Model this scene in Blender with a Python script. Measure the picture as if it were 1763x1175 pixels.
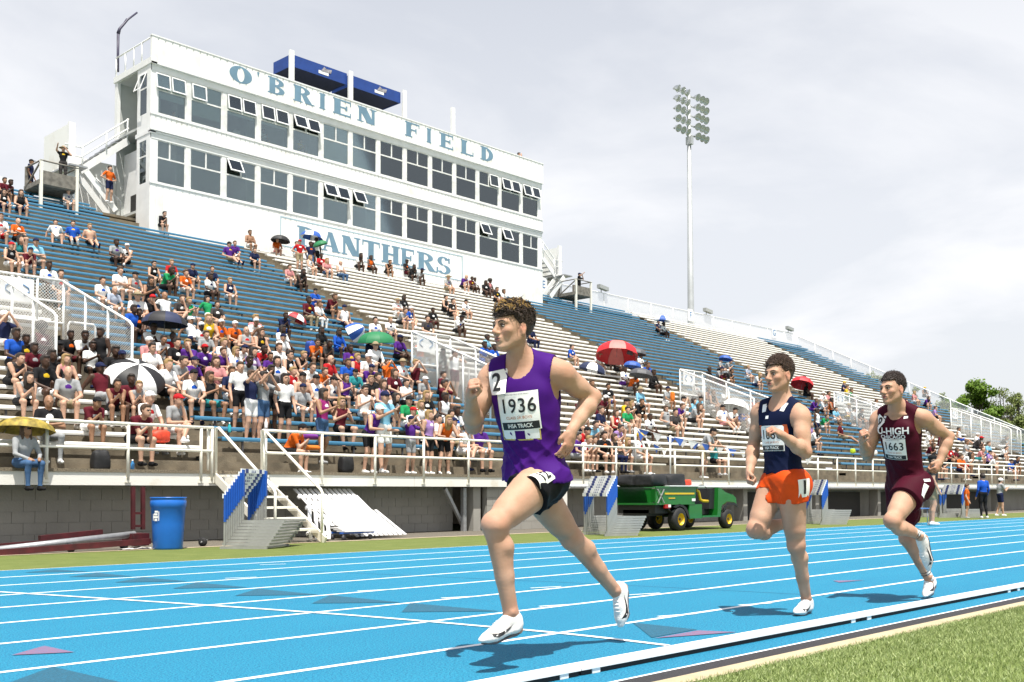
import bpy, bmesh, math, random
import numpy as np
from mathutils import Vector, Matrix
from mathutils.bvhtree import BVHTree

for _o in list(bpy.data.objects):
    bpy.data.objects.remove(_o, do_unlink=True)
SC = bpy.context.scene
COL = SC.collection
RNG = random.Random(11)

# ------------------------------------------------------------------ camera
H_CAM = 0.88                      # camera height above the track
FPX, PW, PH = 1839.0, 1763.0, 1175.0
PITCH, ROLL = math.radians(2.5), math.radians(-0.178)
THETA = math.atan((2632.0 - 881.5) / FPX)          # angle of the track to the view axis
CXP, CYP = 881.5, 851.2 - FPX * math.tan(PITCH)
cam_data = bpy.data.cameras.new('camera')
cam_data.sensor_width = 36.0
cam_data.lens = FPX / PW * 36.0
cam_data.shift_y = (CYP - PH / 2) / PW
cam_data.clip_start, cam_data.clip_end = 0.05, 6000
cam = bpy.data.objects.new('camera', cam_data)
COL.objects.link(cam)
CAM_M = (Matrix.Rotation(THETA - math.pi / 2, 4, 'Z') @ Matrix.Rotation(math.pi / 2 + PITCH, 4, 'X')
         @ Matrix.Rotation(ROLL, 4, 'Z'))
cam.matrix_world = Matrix.Translation((0, 0, H_CAM)) @ CAM_M
SC.camera = cam

# ------------------------------------------------------------------ sky and sun
SUN_EL, SUN_AZ = math.radians(68), math.atan2(-0.84, -0.54)     # direction towards the sun
world = bpy.data.worlds.new('World')
SC.world = world
world.use_nodes = True
wn = world.node_tree.nodes; wl = world.node_tree.links
wn.clear()
w_out = wn.new('ShaderNodeOutputWorld'); w_bg = wn.new('ShaderNodeBackground')
w_sky = wn.new('ShaderNodeTexSky'); w_sky.sky_type = 'NISHITA'; w_sky.sun_disc = False
w_sky.sun_elevation = SUN_EL; w_sky.sun_rotation = math.pi / 2 - SUN_AZ
w_sky.air_density = 1.0; w_sky.dust_density = 2.5; w_sky.ozone_density = 1.5
w_geo = wn.new('ShaderNodeTexCoord')
# a veil of thin cloud, laid out on a flat layer high above (direction divided by its height)
w_sep = wn.new('ShaderNodeSeparateXYZ'); wl.new(w_geo.outputs['Generated'], w_sep.inputs[0])
w_max = wn.new('ShaderNodeMath'); w_max.operation = 'MAXIMUM'; w_max.inputs[1].default_value = 0.0
wl.new(w_sep.outputs[2], w_max.inputs[0])
w_add = wn.new('ShaderNodeMath'); w_add.inputs[1].default_value = 0.16; wl.new(w_max.outputs[0], w_add.inputs[0])
w_div = wn.new('ShaderNodeVectorMath'); w_div.operation = 'DIVIDE'
w_cmb = wn.new('ShaderNodeCombineXYZ')
for i in range(3): wl.new(w_add.outputs[0], w_cmb.inputs[i])
wl.new(w_geo.outputs['Generated'], w_div.inputs[0]); wl.new(w_cmb.outputs[0], w_div.inputs[1])
w_n1 = wn.new('ShaderNodeTexNoise'); w_n1.inputs['Scale'].default_value = 1.25; w_n1.inputs['Detail'].default_value = 7
w_n1.inputs['Roughness'].default_value = 0.55; w_n1.inputs['Distortion'].default_value = 0.4
wl.new(w_div.outputs[0], w_n1.inputs['Vector'])
w_r1 = wn.new('ShaderNodeMapRange'); w_r1.inputs[1].default_value = 0.40; w_r1.inputs[2].default_value = 0.60
w_r1.inputs[3].default_value = 0.76; w_r1.inputs[4].default_value = 1.0
wl.new(w_n1.outputs['Fac'], w_r1.inputs[0])
# the veil thins out towards the zenith, where one looks through less of it
w_th = wn.new('ShaderNodeMapRange'); w_th.inputs[1].default_value = 0.25; w_th.inputs[2].default_value = 0.95
w_th.inputs[3].default_value = 1.0; w_th.inputs[4].default_value = 0.22
wl.new(w_max.outputs[0], w_th.inputs[0])
w_mu = wn.new('ShaderNodeMath'); w_mu.operation = 'MULTIPLY'
wl.new(w_r1.outputs[0], w_mu.inputs[0]); wl.new(w_th.outputs[0], w_mu.inputs[1])
w_sc = wn.new('ShaderNodeVectorMath'); w_sc.operation = 'SCALE'; w_sc.inputs['Scale'].default_value = 0.075
wl.new(w_sky.outputs[0], w_sc.inputs[0])
w_mix = wn.new('ShaderNodeMix'); w_mix.data_type = 'RGBA'
wl.new(w_mu.outputs[0], w_mix.inputs['Factor'])
wl.new(w_sc.outputs[0], w_mix.inputs['A'])
SKY_VEIL = (0.65, 0.656, 0.676)
w_mix.inputs['B'].default_value = (*SKY_VEIL, 1)
wl.new(w_mix.outputs['Result'], w_bg.inputs['Color'])
w_bg.inputs['Strength'].default_value = 1.0
wl.new(w_bg.outputs[0], w_out.inputs[0])

sun_data = bpy.data.lights.new('sun', 'SUN')
sun_data.energy = 5.0; sun_data.angle = math.radians(0.53); sun_data.color = (1.0, 0.96, 0.88)
sun = bpy.data.objects.new('sun', sun_data); COL.objects.link(sun)
_sd = Vector((math.cos(SUN_EL) * math.cos(SUN_AZ), math.cos(SUN_EL) * math.sin(SUN_AZ), math.sin(SUN_EL)))
sun.rotation_euler = _sd.to_track_quat('Z', 'Y').to_euler()
sun.location = (0, -20, 60)
SC.view_settings.view_transform = 'Standard'; SC.view_settings.look = 'None'
SC.view_settings.gamma = 1.0; SC.view_settings.use_curve_mapping = False
SC.view_settings.exposure = 0.65
SC.cycles.max_bounces = 6; SC.cycles.transparent_max_bounces = 16

# ------------------------------------------------------------------ helpers
_R3 = np.array(CAM_M.to_3x3())
def ray(x, y):
    return _R3 @ np.array([(x - CXP) / FPX, -(y - CYP) / FPX, -1.0])
def at(x, y, Y):
    """point of the place seen at photo pixel x,y that stands Y metres from the camera across the track"""
    d = ray(x, y); t = Y / d[1]
    return Vector((d[0] * t, Y, H_CAM + d[2] * t))
def on_ground(x, y, z=0.0):
    d = ray(x, y); t = (z - H_CAM) / d[2]
    return Vector((d[0] * t, d[1] * t, z))
def ratio(x):                       # X / Y on the horizon column x
    d = ray(x, 851.2 - 3.1 * (x - 881) / 1000.0); return d[0] / d[1]
def photo_xy(p):
    v = _R3.T @ (np.array(p) - np.array([0, 0, H_CAM]))
    return CXP - v[0] / v[2] * FPX, CYP + v[1] / v[2] * FPX

def x_on(px, Y, z):
    """X of the point at height z, Y metres across, that shows in photo column px"""
    y = 600.0
    for _ in range(6):
        p = at(px, y, Y); q = photo_xy((p.x, Y, z)); y = q[1]
    return p.x
class MB:
    """collects faces, then links them as one mesh object"""
    def __init__(s): s.v = []; s.f = []; s.m = []; s.sm = []
    def add(s, vs, fs, mi=0, smooth=False):
        b = len(s.v); s.v += [tuple(p) for p in vs]
        for f in fs: s.f.append(tuple(b + i for i in f)); s.m.append(mi); s.sm.append(smooth)
        return s
    def box(s, lo, hi, mi=0):
        x0, y0, z0 = lo; x1, y1, z1 = hi
        vs = [(x0,y0,z0),(x1,y0,z0),(x1,y1,z0),(x0,y1,z0),(x0,y0,z1),(x1,y0,z1),(x1,y1,z1),(x0,y1,z1)]
        return s.add(vs, [(0,3,2,1),(4,5,6,7),(0,1,5,4),(1,2,6,5),(2,3,7,6),(3,0,4,7)], mi)
    def obox(s, c, ax, ay, az, mi=0):
        c, ax, ay, az = map(Vector, (c, ax, ay, az))
        vs = [c-ax-ay-az, c+ax-ay-az, c+ax+ay-az, c-ax+ay-az, c-ax-ay+az, c+ax-ay+az, c+ax+ay+az, c-ax+ay+az]
        return s.add(vs, [(0,3,2,1),(4,5,6,7),(0,1,5,4),(1,2,6,5),(2,3,7,6),(3,0,4,7)], mi)
    def beam(s, a, b, w, h, up=(0,0,1), mi=0):
        a, b = Vector(a), Vector(b); d = b - a; L = d.length; d.normalize()
        up = Vector(up); sd = d.cross(up)
        if sd.length < 1e-4: sd = d.cross(Vector((1,0,0)))
        sd.normalize(); u = sd.cross(d)
        return s.obox((a+b)/2, d*L/2, sd*w/2, u*h/2, mi)
    def tube(s, pts, r, n=8, mi=0, caps=True, smooth=True):
        pts = [Vector(p) for p in pts]; N = len(pts)
        rr = r if isinstance(r, (list, tuple)) else [r]*N
        vs = []; prev = None
        for i, p in enumerate(pts):
            d = (pts[min(i+1,N-1)] - pts[max(i-1,0)]).normalized()
            a = prev if prev is not None else (Vector((0,0,1)) if abs(d.z) < .9 else Vector((1,0,0)))
            sd = d.cross(a)
            if sd.length < 1e-5: sd = d.orthogonal()
            sd.normalize(); u = sd.cross(d).normalized(); prev = u
            for k in range(n):
                t = 2*math.pi*k/n
                vs.append(p + (sd*math.cos(t) + u*math.sin(t))*rr[i])
        fs = [(i*n+k, i*n+(k+1)%n, (i+1)*n+(k+1)%n, (i+1)*n+k) for i in range(N-1) for k in range(n)]
        s.add(vs, fs, mi, smooth)
        if caps:
            b = len(s.v) - len(vs)
            s.f.append(tuple(b+k for k in range(n))[::-1]); s.m.append(mi); s.sm.append(False)
            s.f.append(tuple(b+(N-1)*n+k for k in range(n))); s.m.append(mi); s.sm.append(False)
        return s
    def lathe(s, prof, n=20, c=(0,0,0), axis=(0,0,1), mi=0, smooth=True):
        ax = Vector(axis).normalized(); a = ax.orthogonal().normalized(); b = ax.cross(a); c = Vector(c)
        vs = [c + ax*z + (a*math.cos(2*math.pi*k/n) + b*math.sin(2*math.pi*k/n))*r for r, z in prof for k in range(n)]
        fs = [(i*n+k, i*n+(k+1)%n, (i+1)*n+(k+1)%n, (i+1)*n+k) for i in range(len(prof)-1) for k in range(n)]
        return s.add(vs, fs, mi, smooth)
    def prism(s, poly, d, mi=0):
        """poly: 3D points in order, extruded by vector d"""
        d = Vector(d); n = len(poly); vs = [Vector(p) for p in poly]; vs += [p + d for p in vs]
        fs = [tuple(range(n))[::-1], tuple(range(n, 2*n))] + [(i, (i+1)%n, n+(i+1)%n, n+i) for i in range(n)]
        return s.add(vs, fs, mi)
    def ball(s, c, r, n=8, m=6, mi=0):
        c = Vector(c); r = Vector(r) if hasattr(r, '__len__') else Vector((r,r,r))
        vs = [c + Vector((r.x*math.sin(math.pi*i/m)*math.cos(2*math.pi*k/n), r.y*math.sin(math.pi*i/m)*math.sin(2*math.pi*k/n), r.z*math.cos(math.pi*i/m))) for i in range(m+1) for k in range(n)]
        fs = [(i*n+k, (i+1)*n+k, (i+1)*n+(k+1)%n, i*n+(k+1)%n) for i in range(m) for k in range(n)]
        return s.add(vs, fs, mi, True)
    def build(s, name, mats, parent=None, loc=None):
        me = bpy.data.meshes.new(name)
        me.from_pydata(s.v, [], s.f)
        if not isinstance(mats, (list, tuple)): mats = [mats]
        for m in mats: me.materials.append(m)
        me.polygons.foreach_set('material_index', s.m)
        me.polygons.foreach_set('use_smooth', s.sm)
        me.update()
        o = bpy.data.objects.new(name, me); COL.objects.link(o)
        if parent is not None: o.parent = parent
        if loc is not None: o.location = loc
        return o

def tag(o, label=None, cat=None, group=None, kind=None):
    if label: o['label'] = label
    if cat: o['category'] = cat
    if group: o['group'] = group
    if kind: o['kind'] = kind
    return o
def empty(name, label=None, cat=None, group=None, loc=(0,0,0), kind=None, rz=0.0):
    o = bpy.data.objects.new(name, None); COL.objects.link(o); o.location = loc
    o.rotation_euler = (0, 0, rz); o.empty_display_size = 0.2
    return tag(o, label, cat, group, kind)
def copy_tree(o, parent=None):
    c = o.copy(); COL.objects.link(c)
    if parent is not None: c.parent = parent
    for ch in list(o.children): copy_tree(ch, c)
    return c

_M = {}
def mat(name, col, rough=0.6, var=0.0, scale=8.0, bump=0.0, metal=0.0, spec=0.5, bscale=None, col2=None, detail=4, sheen=0.0, sub=0.0, coat=0.0, thr=None):
    """procedural material: base colour with noise variation (towards col2 if given) and fine relief"""
    if name in _M: return _M[name]
    _k = 1.0 if min(col) > 0.6 else 0.80
    col = tuple(c*_k for c in col); col2 = tuple(c*_k for c in col2) if col2 else None
    m = bpy.data.materials.new(name); m.use_nodes = True
    nt = m.node_tree; n = nt.nodes; l = nt.links; b = n['Principled BSDF']
    b.inputs['Base Color'].default_value = (*col, 1); b.inputs['Roughness'].default_value = rough
    b.inputs['Metallic'].default_value = metal; b.inputs['Specular IOR Level'].default_value = spec
    if sub: b.inputs['Subsurface Weight'].default_value = sub; b.inputs['Subsurface Radius'].default_value = (0.02, 0.008, 0.004); b.inputs['Subsurface Scale'].default_value = 0.4
    if coat: b.inputs['Coat Weight'].default_value = coat
    if sheen: b.inputs['Sheen Weight'].default_value = sheen
    if var or bump or col2:
        tc = n.new('ShaderNodeTexCoord')
        nz = n.new('ShaderNodeTexNoise'); nz.inputs['Scale'].default_value = scale; nz.inputs['Detail'].default_value = detail
        l.new(tc.outputs['Object'], nz.inputs['Vector'])
        if var or col2:
            mr = n.new('ShaderNodeMapRange')
            mr.inputs[1].default_value, mr.inputs[2].default_value = thr if thr else (0.3, 0.7)
            l.new(nz.outputs['Fac'], mr.inputs[0])
            mx = n.new('ShaderNodeMix'); mx.data_type = 'RGBA'
            c2 = col2 if col2 else tuple(min(1, c*(1+var)) for c in col)
            c1 = col if col2 else tuple(c*(1-var) for c in col)
            mx.inputs['A'].default_value = (*c1, 1); mx.inputs['B'].default_value = (*c2, 1)
            l.new(mr.outputs[0], mx.inputs['Factor']); l.new(mx.outputs['Result'], b.inputs['Base Color'])
        if bump:
            nb = n.new('ShaderNodeTexNoise'); nb.inputs['Scale'].default_value = bscale or scale*4; nb.inputs['Detail'].default_value = 3
            l.new(tc.outputs['Object'], nb.inputs['Vector'])
            bp = n.new('ShaderNodeBump'); bp.inputs['Strength'].default_value = bump; bp.inputs['Distance'].default_value = 0.01
            l.new(nb.outputs['Fac'], bp.inputs['Height']); l.new(bp.outputs[0], b.inputs['Normal'])
    _M[name] = m
    return m
def srgb(r, g, b):
    f = lambda c: (c/255/12.92 if c <= 10 else ((c/255+0.055)/1.055)**2.4)
    return (f(r), f(g), f(b))

# ================================================================== ground, track, kerb
LANE = 1.067
Y_IN = 3.2 * LANE                      # inner edge of lane one
Y_OUT = 12.24 * LANE
XA, XB = -40.0, 190.0
def sheet(name, x0, x1, y0, y1, z, m, nx=1):
    mb = MB()
    xs = [x0 + (x1-x0)*i/nx for i in range(nx+1)]
    for i in range(nx): mb.add([(xs[i],y0,z),(xs[i+1],y0,z),(xs[i+1],y1,z),(xs[i],y1,z)], [(0,1,2,3)])
    return mb.build(name, m)

def ground_mat(name, cols, scales, bump=0.3, rough=0.9, bscale=60, stretch=None):
    cols = [tuple(v*0.80 for v in c) for c in cols]
    m = bpy.data.materials.new(name); m.use_nodes = True
    n, l = m.node_tree.nodes, m.node_tree.links; b = n['Principled BSDF']; b.inputs['Roughness'].default_value = rough
    b.inputs['Specular IOR Level'].default_value = 0.25
    tc = n.new('ShaderNodeTexCoord'); last = None
    for i, (s, c) in enumerate(zip(scales, cols[1:])):
        nz = n.new('ShaderNodeTexNoise'); nz.inputs['Scale'].default_value = s; nz.inputs['Detail'].default_value = 3
        if i == 0 and stretch:
            mp = n.new('ShaderNodeMapping'); mp.inputs['Scale'].default_value = stretch; l.new(tc.outputs['Object'], mp.inputs[0]); l.new(mp.outputs[0], nz.inputs['Vector']); nz.inputs['Detail'].default_value = 8
        else: l.new(tc.outputs['Object'], nz.inputs['Vector'])
        mr = n.new('ShaderNodeMapRange'); mr.inputs[1].default_value = 0.38; mr.inputs[2].default_value = 0.66
        l.new(nz.outputs['Fac'], mr.inputs[0])
        mx = n.new('ShaderNodeMix'); mx.data_type = 'RGBA'
        l.new(mr.outputs[0], mx.inputs['Factor'])
        if last is None: mx.inputs['A'].default_value = (*cols[0], 1)
        else: l.new(last, mx.inputs['A'])
        mx.inputs['B'].default_value = (*c, 1); last = mx.outputs['Result']
    l.new(last, b.inputs['Base Color'])
    nb = n.new('ShaderNodeTexNoise'); nb.inputs['Scale'].default_value = bscale; nb.inputs['Detail'].default_value = 2
    l.new(tc.outputs['Object'], nb.inputs['Vector'])
    bp = n.new('ShaderNodeBump'); bp.inputs['Strength'].default_value = bump; bp.inputs['Distance'].default_value = 0.008
    l.new(nb.outputs['Fac'], bp.inputs['Height']); l.new(bp.outputs[0], b.inputs['Normal'])
    return m

M_ground = ground_mat('meadow', [(0.07,0.10,0.03),(0.10,0.13,0.05)], [0.3])
M_turf_in = ground_mat('infield_turf', [(0.17,0.235,0.055),(0.22,0.28,0.08),(0.12,0.17,0.035)], [9, 70], bump=0.8)
M_turf_out = ground_mat('outer_turf', [(0.15,0.19,0.045),(0.20,0.235,0.065),(0.11,0.145,0.03)], [3, 60], bump=0.6)
M_track = ground_mat('blue_rubber', [(0.008,0.185,0.365),(0.015,0.24,0.42),(0.002,0.085,0.20),(0.032,0.33,0.50)], [0.9, 62, 105], bump=0.9, rough=0.75, bscale=170, stretch=(0.35,1.6,1))
M_line = mat('track_line_paint', (0.80,0.83,0.86), 0.6, var=0.1, scale=60, bump=0.3, bscale=170)
M_conc = mat('pale_concrete', (0.52,0.43,0.28), 0.85, var=0.14, scale=6, bump=0.3, bscale=90)
M_drain = mat('black_rubber_strip', (0.030,0.028,0.032), 0.7, var=0.35, scale=120, bump=0.5, bscale=150)
M_gravel = mat('gravel', (0.16,0.14,0.11), 0.95, var=0.55, scale=45, bump=1.0, bscale=80)

tag(sheet('ground', -1500, 1500, -1500, 1500, -0.06, M_ground), kind='structure')
tag(sheet('infield_turf', XA, XB, -60, 2.855, 0.0, M_turf_in), kind='structure')
tag(sheet('concrete_edging', XA, XB, 2.855, 2.99, 0.004, M_conc), kind='structure')
tag(sheet('drain_strip', XA, XB, 2.99, 3.125, 0.002, M_drain), kind='structure')
track = tag(sheet('running_track', XA, XB, 3.125, Y_OUT, 0.0, M_track), kind='structure')
tag(sheet('outer_turf', XA, XB, Y_OUT, 16.15, 0.002, M_turf_out), kind='structure')
tag(sheet('concrete_strip', XA, XB, 16.15, 16.34, 0.008, M_conc), kind='structure')
tag(sheet('gravel_apron', XA, XB, 16.34, 19.2, 0.0, M_gravel), kind='structure')

def strip(name, pts, w, z, m, parent=None):
    """flat painted band along ground points"""
    mb = MB(); P = [Vector((p[0], p[1], 0)) for p in pts]; vs = []
    for i, p in enumerate(P):
        d = (P[min(i+1,len(P)-1)] - P[max(i-1,0)]).normalized(); nrm = Vector((-d.y, d.x, 0))*w/2
        vs += [(p.x-nrm.x, p.y-nrm.y, z), (p.x+nrm.x, p.y+nrm.y, z)]
    mb.add(vs, [(2*i+1, 2*i, 2*i+2, 2*i+3) for i in range(len(P)-1)])
    return mb.build(name, m, parent)

strip('edge_line', [(XA,3.135),(XB,3.135)], 0.022, 0.0018, M_line, track)
for k in range(1, 9):
    Yk = Y_IN + k*LANE
    strip('lane_line', [(XA,Yk),(XB,Yk)], 0.05, 0.0018, M_line, track)
strip('edge_line', [(XA,Y_OUT-0.03),(XB,Y_OUT-0.03)], 0.03, 0.0018, M_line, track)
_cl = [on_ground(*p) for p in [(-240,1006),(0,1020),(300,1039.3),(600,1060),(846,1080.6),(1000,1095),(1150,1112.4)]]
def smooth_path(P, n=8):
    P = [Vector(p) for p in P]; out = []
    for i in range(len(P)-1):
        p0, p1, p2, p3 = P[max(i-1,0)], P[i], P[i+1], P[min(i+2,len(P)-1)]
        for k in range(n):
            t = k/n
            out.append(0.5*((2*p1)+(p2-p0)*t+(2*p0-5*p1+4*p2-p3)*t*t+(3*p1-p0-3*p2+p3)*t**3))
    return out + [P[-1]]
strip('start_line', smooth_path(_cl), 0.05, 0.0045, M_line, track)
M_seam = mat('track_seam', (0.005,0.06,0.16), 0.8)
strip('seam', smooth_path([on_ground(*p) for p in [(318,977),(600,986.8),(852,998),(1000,1004.5),(1190,1014),(1420,1026)]]), 0.013, 0.0012, M_seam, track)
M_wedge = mat('dark_wedge_paint', (0.008,0.075,0.125), 0.8, var=0.5, scale=90, col2=(0.010,0.15,0.26), bump=0.6, bscale=170)
M_wedgep = mat('faded_pink_paint', (0.30,0.12,0.19), 0.8, var=0.4, scale=90, col2=(0.13,0.17,0.33), bump=0.6, bscale=170)
def wedge(pts, m, z=0.003):
    MB().add([on_ground(x, y, z) for x, y in pts], [(0,1,2)]).build('wedge_mark', m, track)
for t in [((706,1038.4),(691,1054),(860,1052.4)), ((568,1025),(537,1039),(690,1037.4)), ((444,1013.6),(404,1026),(548,1024)),
          ((338,1003),(298,1013.5),(426,1011.4)), ((246,994),(198,1003),(322,1001)), ((166,986.4),(118,993.6),(228,992.4)),
          ((94,980.6),(42,986),(152,984.4)), ((1089,1072),(1122,1098),(1200,1084)), ((90,1148),(-12,1186),(222,1178))]:
    wedge(t, M_wedge)
for t in [((76,1112),(20,1128),(128,1123)), ((1202,1085.5),(1126,1099),(1268,1088.5)), ((1434,1000),(1445,1003),(1488,999))]:
    wedge(t, M_wedgep, 0.0042)
for (x, y) in [(645,1017),(790,1029),(960,1043),(1165,1060),(470,972.5),(830,984),(1110,1023.5),(940,1012),(415,995.5),(1300,1041)]:
    g = on_ground(x, y)
    strip('tick_mark', [(g.x-0.16, g.y+0.05), (g.x+0.16, g.y-0.05)], 0.035, 0.0036, M_line, track)

# white aluminium kerb rail of the inner lane
M_kerb = mat('white_kerb_rail', (0.80,0.80,0.80), 0.35, var=0.05, scale=20)
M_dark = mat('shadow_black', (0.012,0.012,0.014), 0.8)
kerb = empty('kerb_rail', 'long white aluminium kerb rail raised on feet along the inside lane', 'kerb rail', loc=(0,3.39,0))
_prof = [(-0.042,0.026),(-0.042,0.036),(-0.031,0.040),(-0.027,0.054),(0.020,0.056),(0.036,0.048),(0.040,0.026)]
_x = -8.0
while _x < 120:
    L = 3.0 if _x < 40 else 20.0
    mb = MB(); n = len(_prof)
    vs = [(x, y, z) for x in (_x+0.004, _x+L-0.004) for y, z in _prof]
    mb.add(vs, [(i, (i+1)%n, n+(i+1)%n, n+i) for i in range(n)] + [tuple(range(n)), tuple(range(n,2*n))[::-1]])
    o = mb.build('rail_length', M_kerb, kerb)
    MB().box((_x+0.01,-0.032,0.001),(_x+L-0.01,0.030,0.0255)).build('base_strip', M_dark, kerb)  # black box painted as the shade in the gap under the rail
    for xx in ((_x+0.12, _x+L-0.12) if L < 5 else (_x+0.2,)):
        MB().box((xx-0.03,-0.037,0.0012),(xx+0.03,0.031,0.0258)).build('foot', M_kerb, o)
    _x += L

# grass blades of the near infield
def grass_blades(n=95000):
    r = np.random.RandomState(4)
    x = r.uniform(1.6, 9.5, n); y = 2.87 - np.abs(r.beta(1.0,1.6,n))*1.55
    keep = y > 0.20*x - 0.1; x, y = x[keep], y[keep]; n = len(x)
    a = r.uniform(0, 6.283, n); h = r.uniform(.010,.026,n); w = r.uniform(.0012,.0024,n)
    ca, sa = np.cos(a), np.sin(a); lx, ly = r.normal(0,.010,n), r.normal(0,.010,n)
    z0 = np.zeros(n)
    v = np.stack([np.stack([x-w*ca,y-w*sa,z0],1), np.stack([x+w*ca,y+w*sa,z0],1), np.stack([x+lx*.5+w*.7*ca,y+ly*.5+w*.7*sa,h*.6],1), np.stack([x+lx,y+ly,h],1)],1).reshape(-1,3)
    me = bpy.data.meshes.new('grass_blades'); q = np.arange(n*4,dtype=np.int32).reshape(n,4)[:,[0,1,2,3]]
    me.vertices.add(n*4); me.vertices.foreach_set('co', v.astype(np.float32).ravel()); me.loops.add(n*4); me.loops.foreach_set('vertex_index', q.ravel())
    me.polygons.add(n); me.polygons.foreach_set('loop_start', np.arange(0,n*4,4,dtype=np.int32)); me.polygons.foreach_set('loop_total', np.full(n,4,np.int32)); me.update(calc_edges=True)
    m = bpy.data.materials.new('grass_blade'); m.use_nodes = True; nn, l = m.node_tree.nodes, m.node_tree.links; b = nn['Principled BSDF']
    g = nn.new('ShaderNodeNewGeometry'); mx = nn.new('ShaderNodeMix'); mx.data_type = 'RGBA'
    mx.inputs['A'].default_value = (0.12,0.18,0.045,1); mx.inputs['B'].default_value = (0.36,0.42,0.17,1)
    l.new(g.outputs['Random Per Island'], mx.inputs['Factor']); l.new(mx.outputs['Result'], b.inputs['Base Color']); b.inputs['Roughness'].default_value = 0.55
    me.materials.append(m); o = bpy.data.objects.new('grass_blades', me); COL.objects.link(o)
    tag(o, 'short green turf blades of the near infield at lower right', 'grass', kind='stuff')
grass_blades()

# ================================================================== grandstand
K = 39.5
T_ROW = 0.5459
def row_Y(j): return K - j*T_ROW
def row_Z(j): return 12.0153 - j*0.2735 + (0.030*(j-31) if j > 31 else 0.0)
X_AISLE = [11.70, 24.28, 38.81, 52.25, 67.15]; X_END = 73.3; AISLE_W = 0.75
N_ROW = 37
Y_FACE, Z_DECK, Z_SOFFIT = 18.2, 1.344, 1.06
SEAT_DROP = 0.33
BOX_X0, BOX_X1, BOX_Y = 19.74, 42.2, 37.9       # press box front
VOM_ROWS = (27, 32)

M_bconc = mat('stand_concrete', (0.20,0.165,0.115), 0.9, var=0.35, scale=3.0, bump=0.6, bscale=40)
M_fascia = mat('white_fascia_paint', (0.74,0.72,0.67), 0.8, col2=(0.60,0.53,0.40), scale=1.6, bump=0.3, bscale=30, detail=8, thr=(0.58,0.80))
M_lip = mat('aggregate_lip', (0.22,0.18,0.125), 0.95, var=0.5, scale=40, bump=0.8, bscale=60)
M_wallg = mat('grey_block_paint', (0.36,0.345,0.31), 0.9, var=0.10, scale=1.5, bump=0.25, bscale=25)
M_blue = mat('blue_bench_paint', (0.055,0.215,0.37), 0.45, var=0.14, scale=1.3, bump=0.1, bscale=20, detail=6)
M_white = mat('white_bench_paint', (0.74,0.73,0.69), 0.5, var=0.07, scale=1.3, bump=0.1, bscale=20)
M_rail = mat('cream_rail_paint', (0.78,0.75,0.66), 0.5, col2=(0.50,0.36,0.20), scale=7, detail=8, thr=(0.66,0.82))
M_steelw = mat('white_steel_paint', (0.80,0.80,0.78), 0.45, var=0.06, scale=5)
M_galv = mat('galvanised_steel', (0.50,0.51,0.52), 0.4, var=0.12, scale=14, metal=0.6)
M_brk = mat('dark_bracket_steel', (0.07,0.07,0.08), 0.6)

stand = empty('grandstand', 'long concrete grandstand with blue and white bench rows behind the track', 'grandstand', loc=(11,18.2,0))
stand.location = (0,0,0)
def tread_z(j): return row_Z(j) - SEAT_DROP
def tier(xa, xb, j0, j1, name='concrete_tier', mats=M_bconc, half=False):
    """stepped concrete between xa and xb, rows j1 (front) up to j0 (back)"""
    mb = MB()
    for j in range(j1, j0-1, -1):
        yf = row_Y(j) - 0.27; yb = row_Y(j-1) - 0.27
        z = tread_z(j); zl = tread_z(j+1) if j < N_ROW else Z_DECK + 0.2
        if half and j < N_ROW+1:
            zm = (z+zl)/2; ym = yf - T_ROW/2
            mb.add([(xa,ym,zl),(xb,ym,zl),(xb,ym,zm),(xa,ym,zm)], [(0,1,2,3)])
            mb.add([(xa,ym,zm),(xb,ym,zm),(xb,yf,zm),(xa,yf,zm)], [(0,1,2,3)])
            zl = zm
        mb.add([(xa,yf,zl),(xb,yf,zl),(xb,yf,z),(xa,yf,z)], [(0,1,2,3)])
        mb.add([(xa,yf,z),(xb,yf,z),(xb,yb+0.001,z),(xa,yb+0.001,z)], [(0,1,2,3)])
    return mb.build(name, mats, stand)

_pl = {}
def plank(x0, x1, j, m, Yo=0.0, Z=None):
    """one bench board with its rounded front"""
    if m.name not in _pl:
        prof = [(0.0,-0.085),(-0.006,-0.055),(0.0,-0.02),(0.03,0.0),(0.20,0.0),(0.20,-0.03),(0.03,-0.035),(0.02,-0.085)]
        n = len(prof); vs = [(x,y,z) for x in (0,1) for y,z in prof]
        mb = MB().add(vs, [(i,(i+1)%n,n+(i+1)%n,n+i) for i in range(n)] + [tuple(range(n)), tuple(range(n,2*n))[::-1]])
        o = mb.build('bench_board', m, stand); _pl[m.name] = o.data; first = o
    else:
        first = bpy.data.objects.new('bench_board', _pl[m.name]); COL.objects.link(first); first.parent = stand
    first.location = (x0, row_Y(j)+Yo, Z if Z else row_Z(j)); first.scale = (x1-x0, 1, 1)
    first.rotation_euler = (RNG.uniform(-.012,.012), RNG.uniform(-.0004,.0004), 0)
    return first

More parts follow.
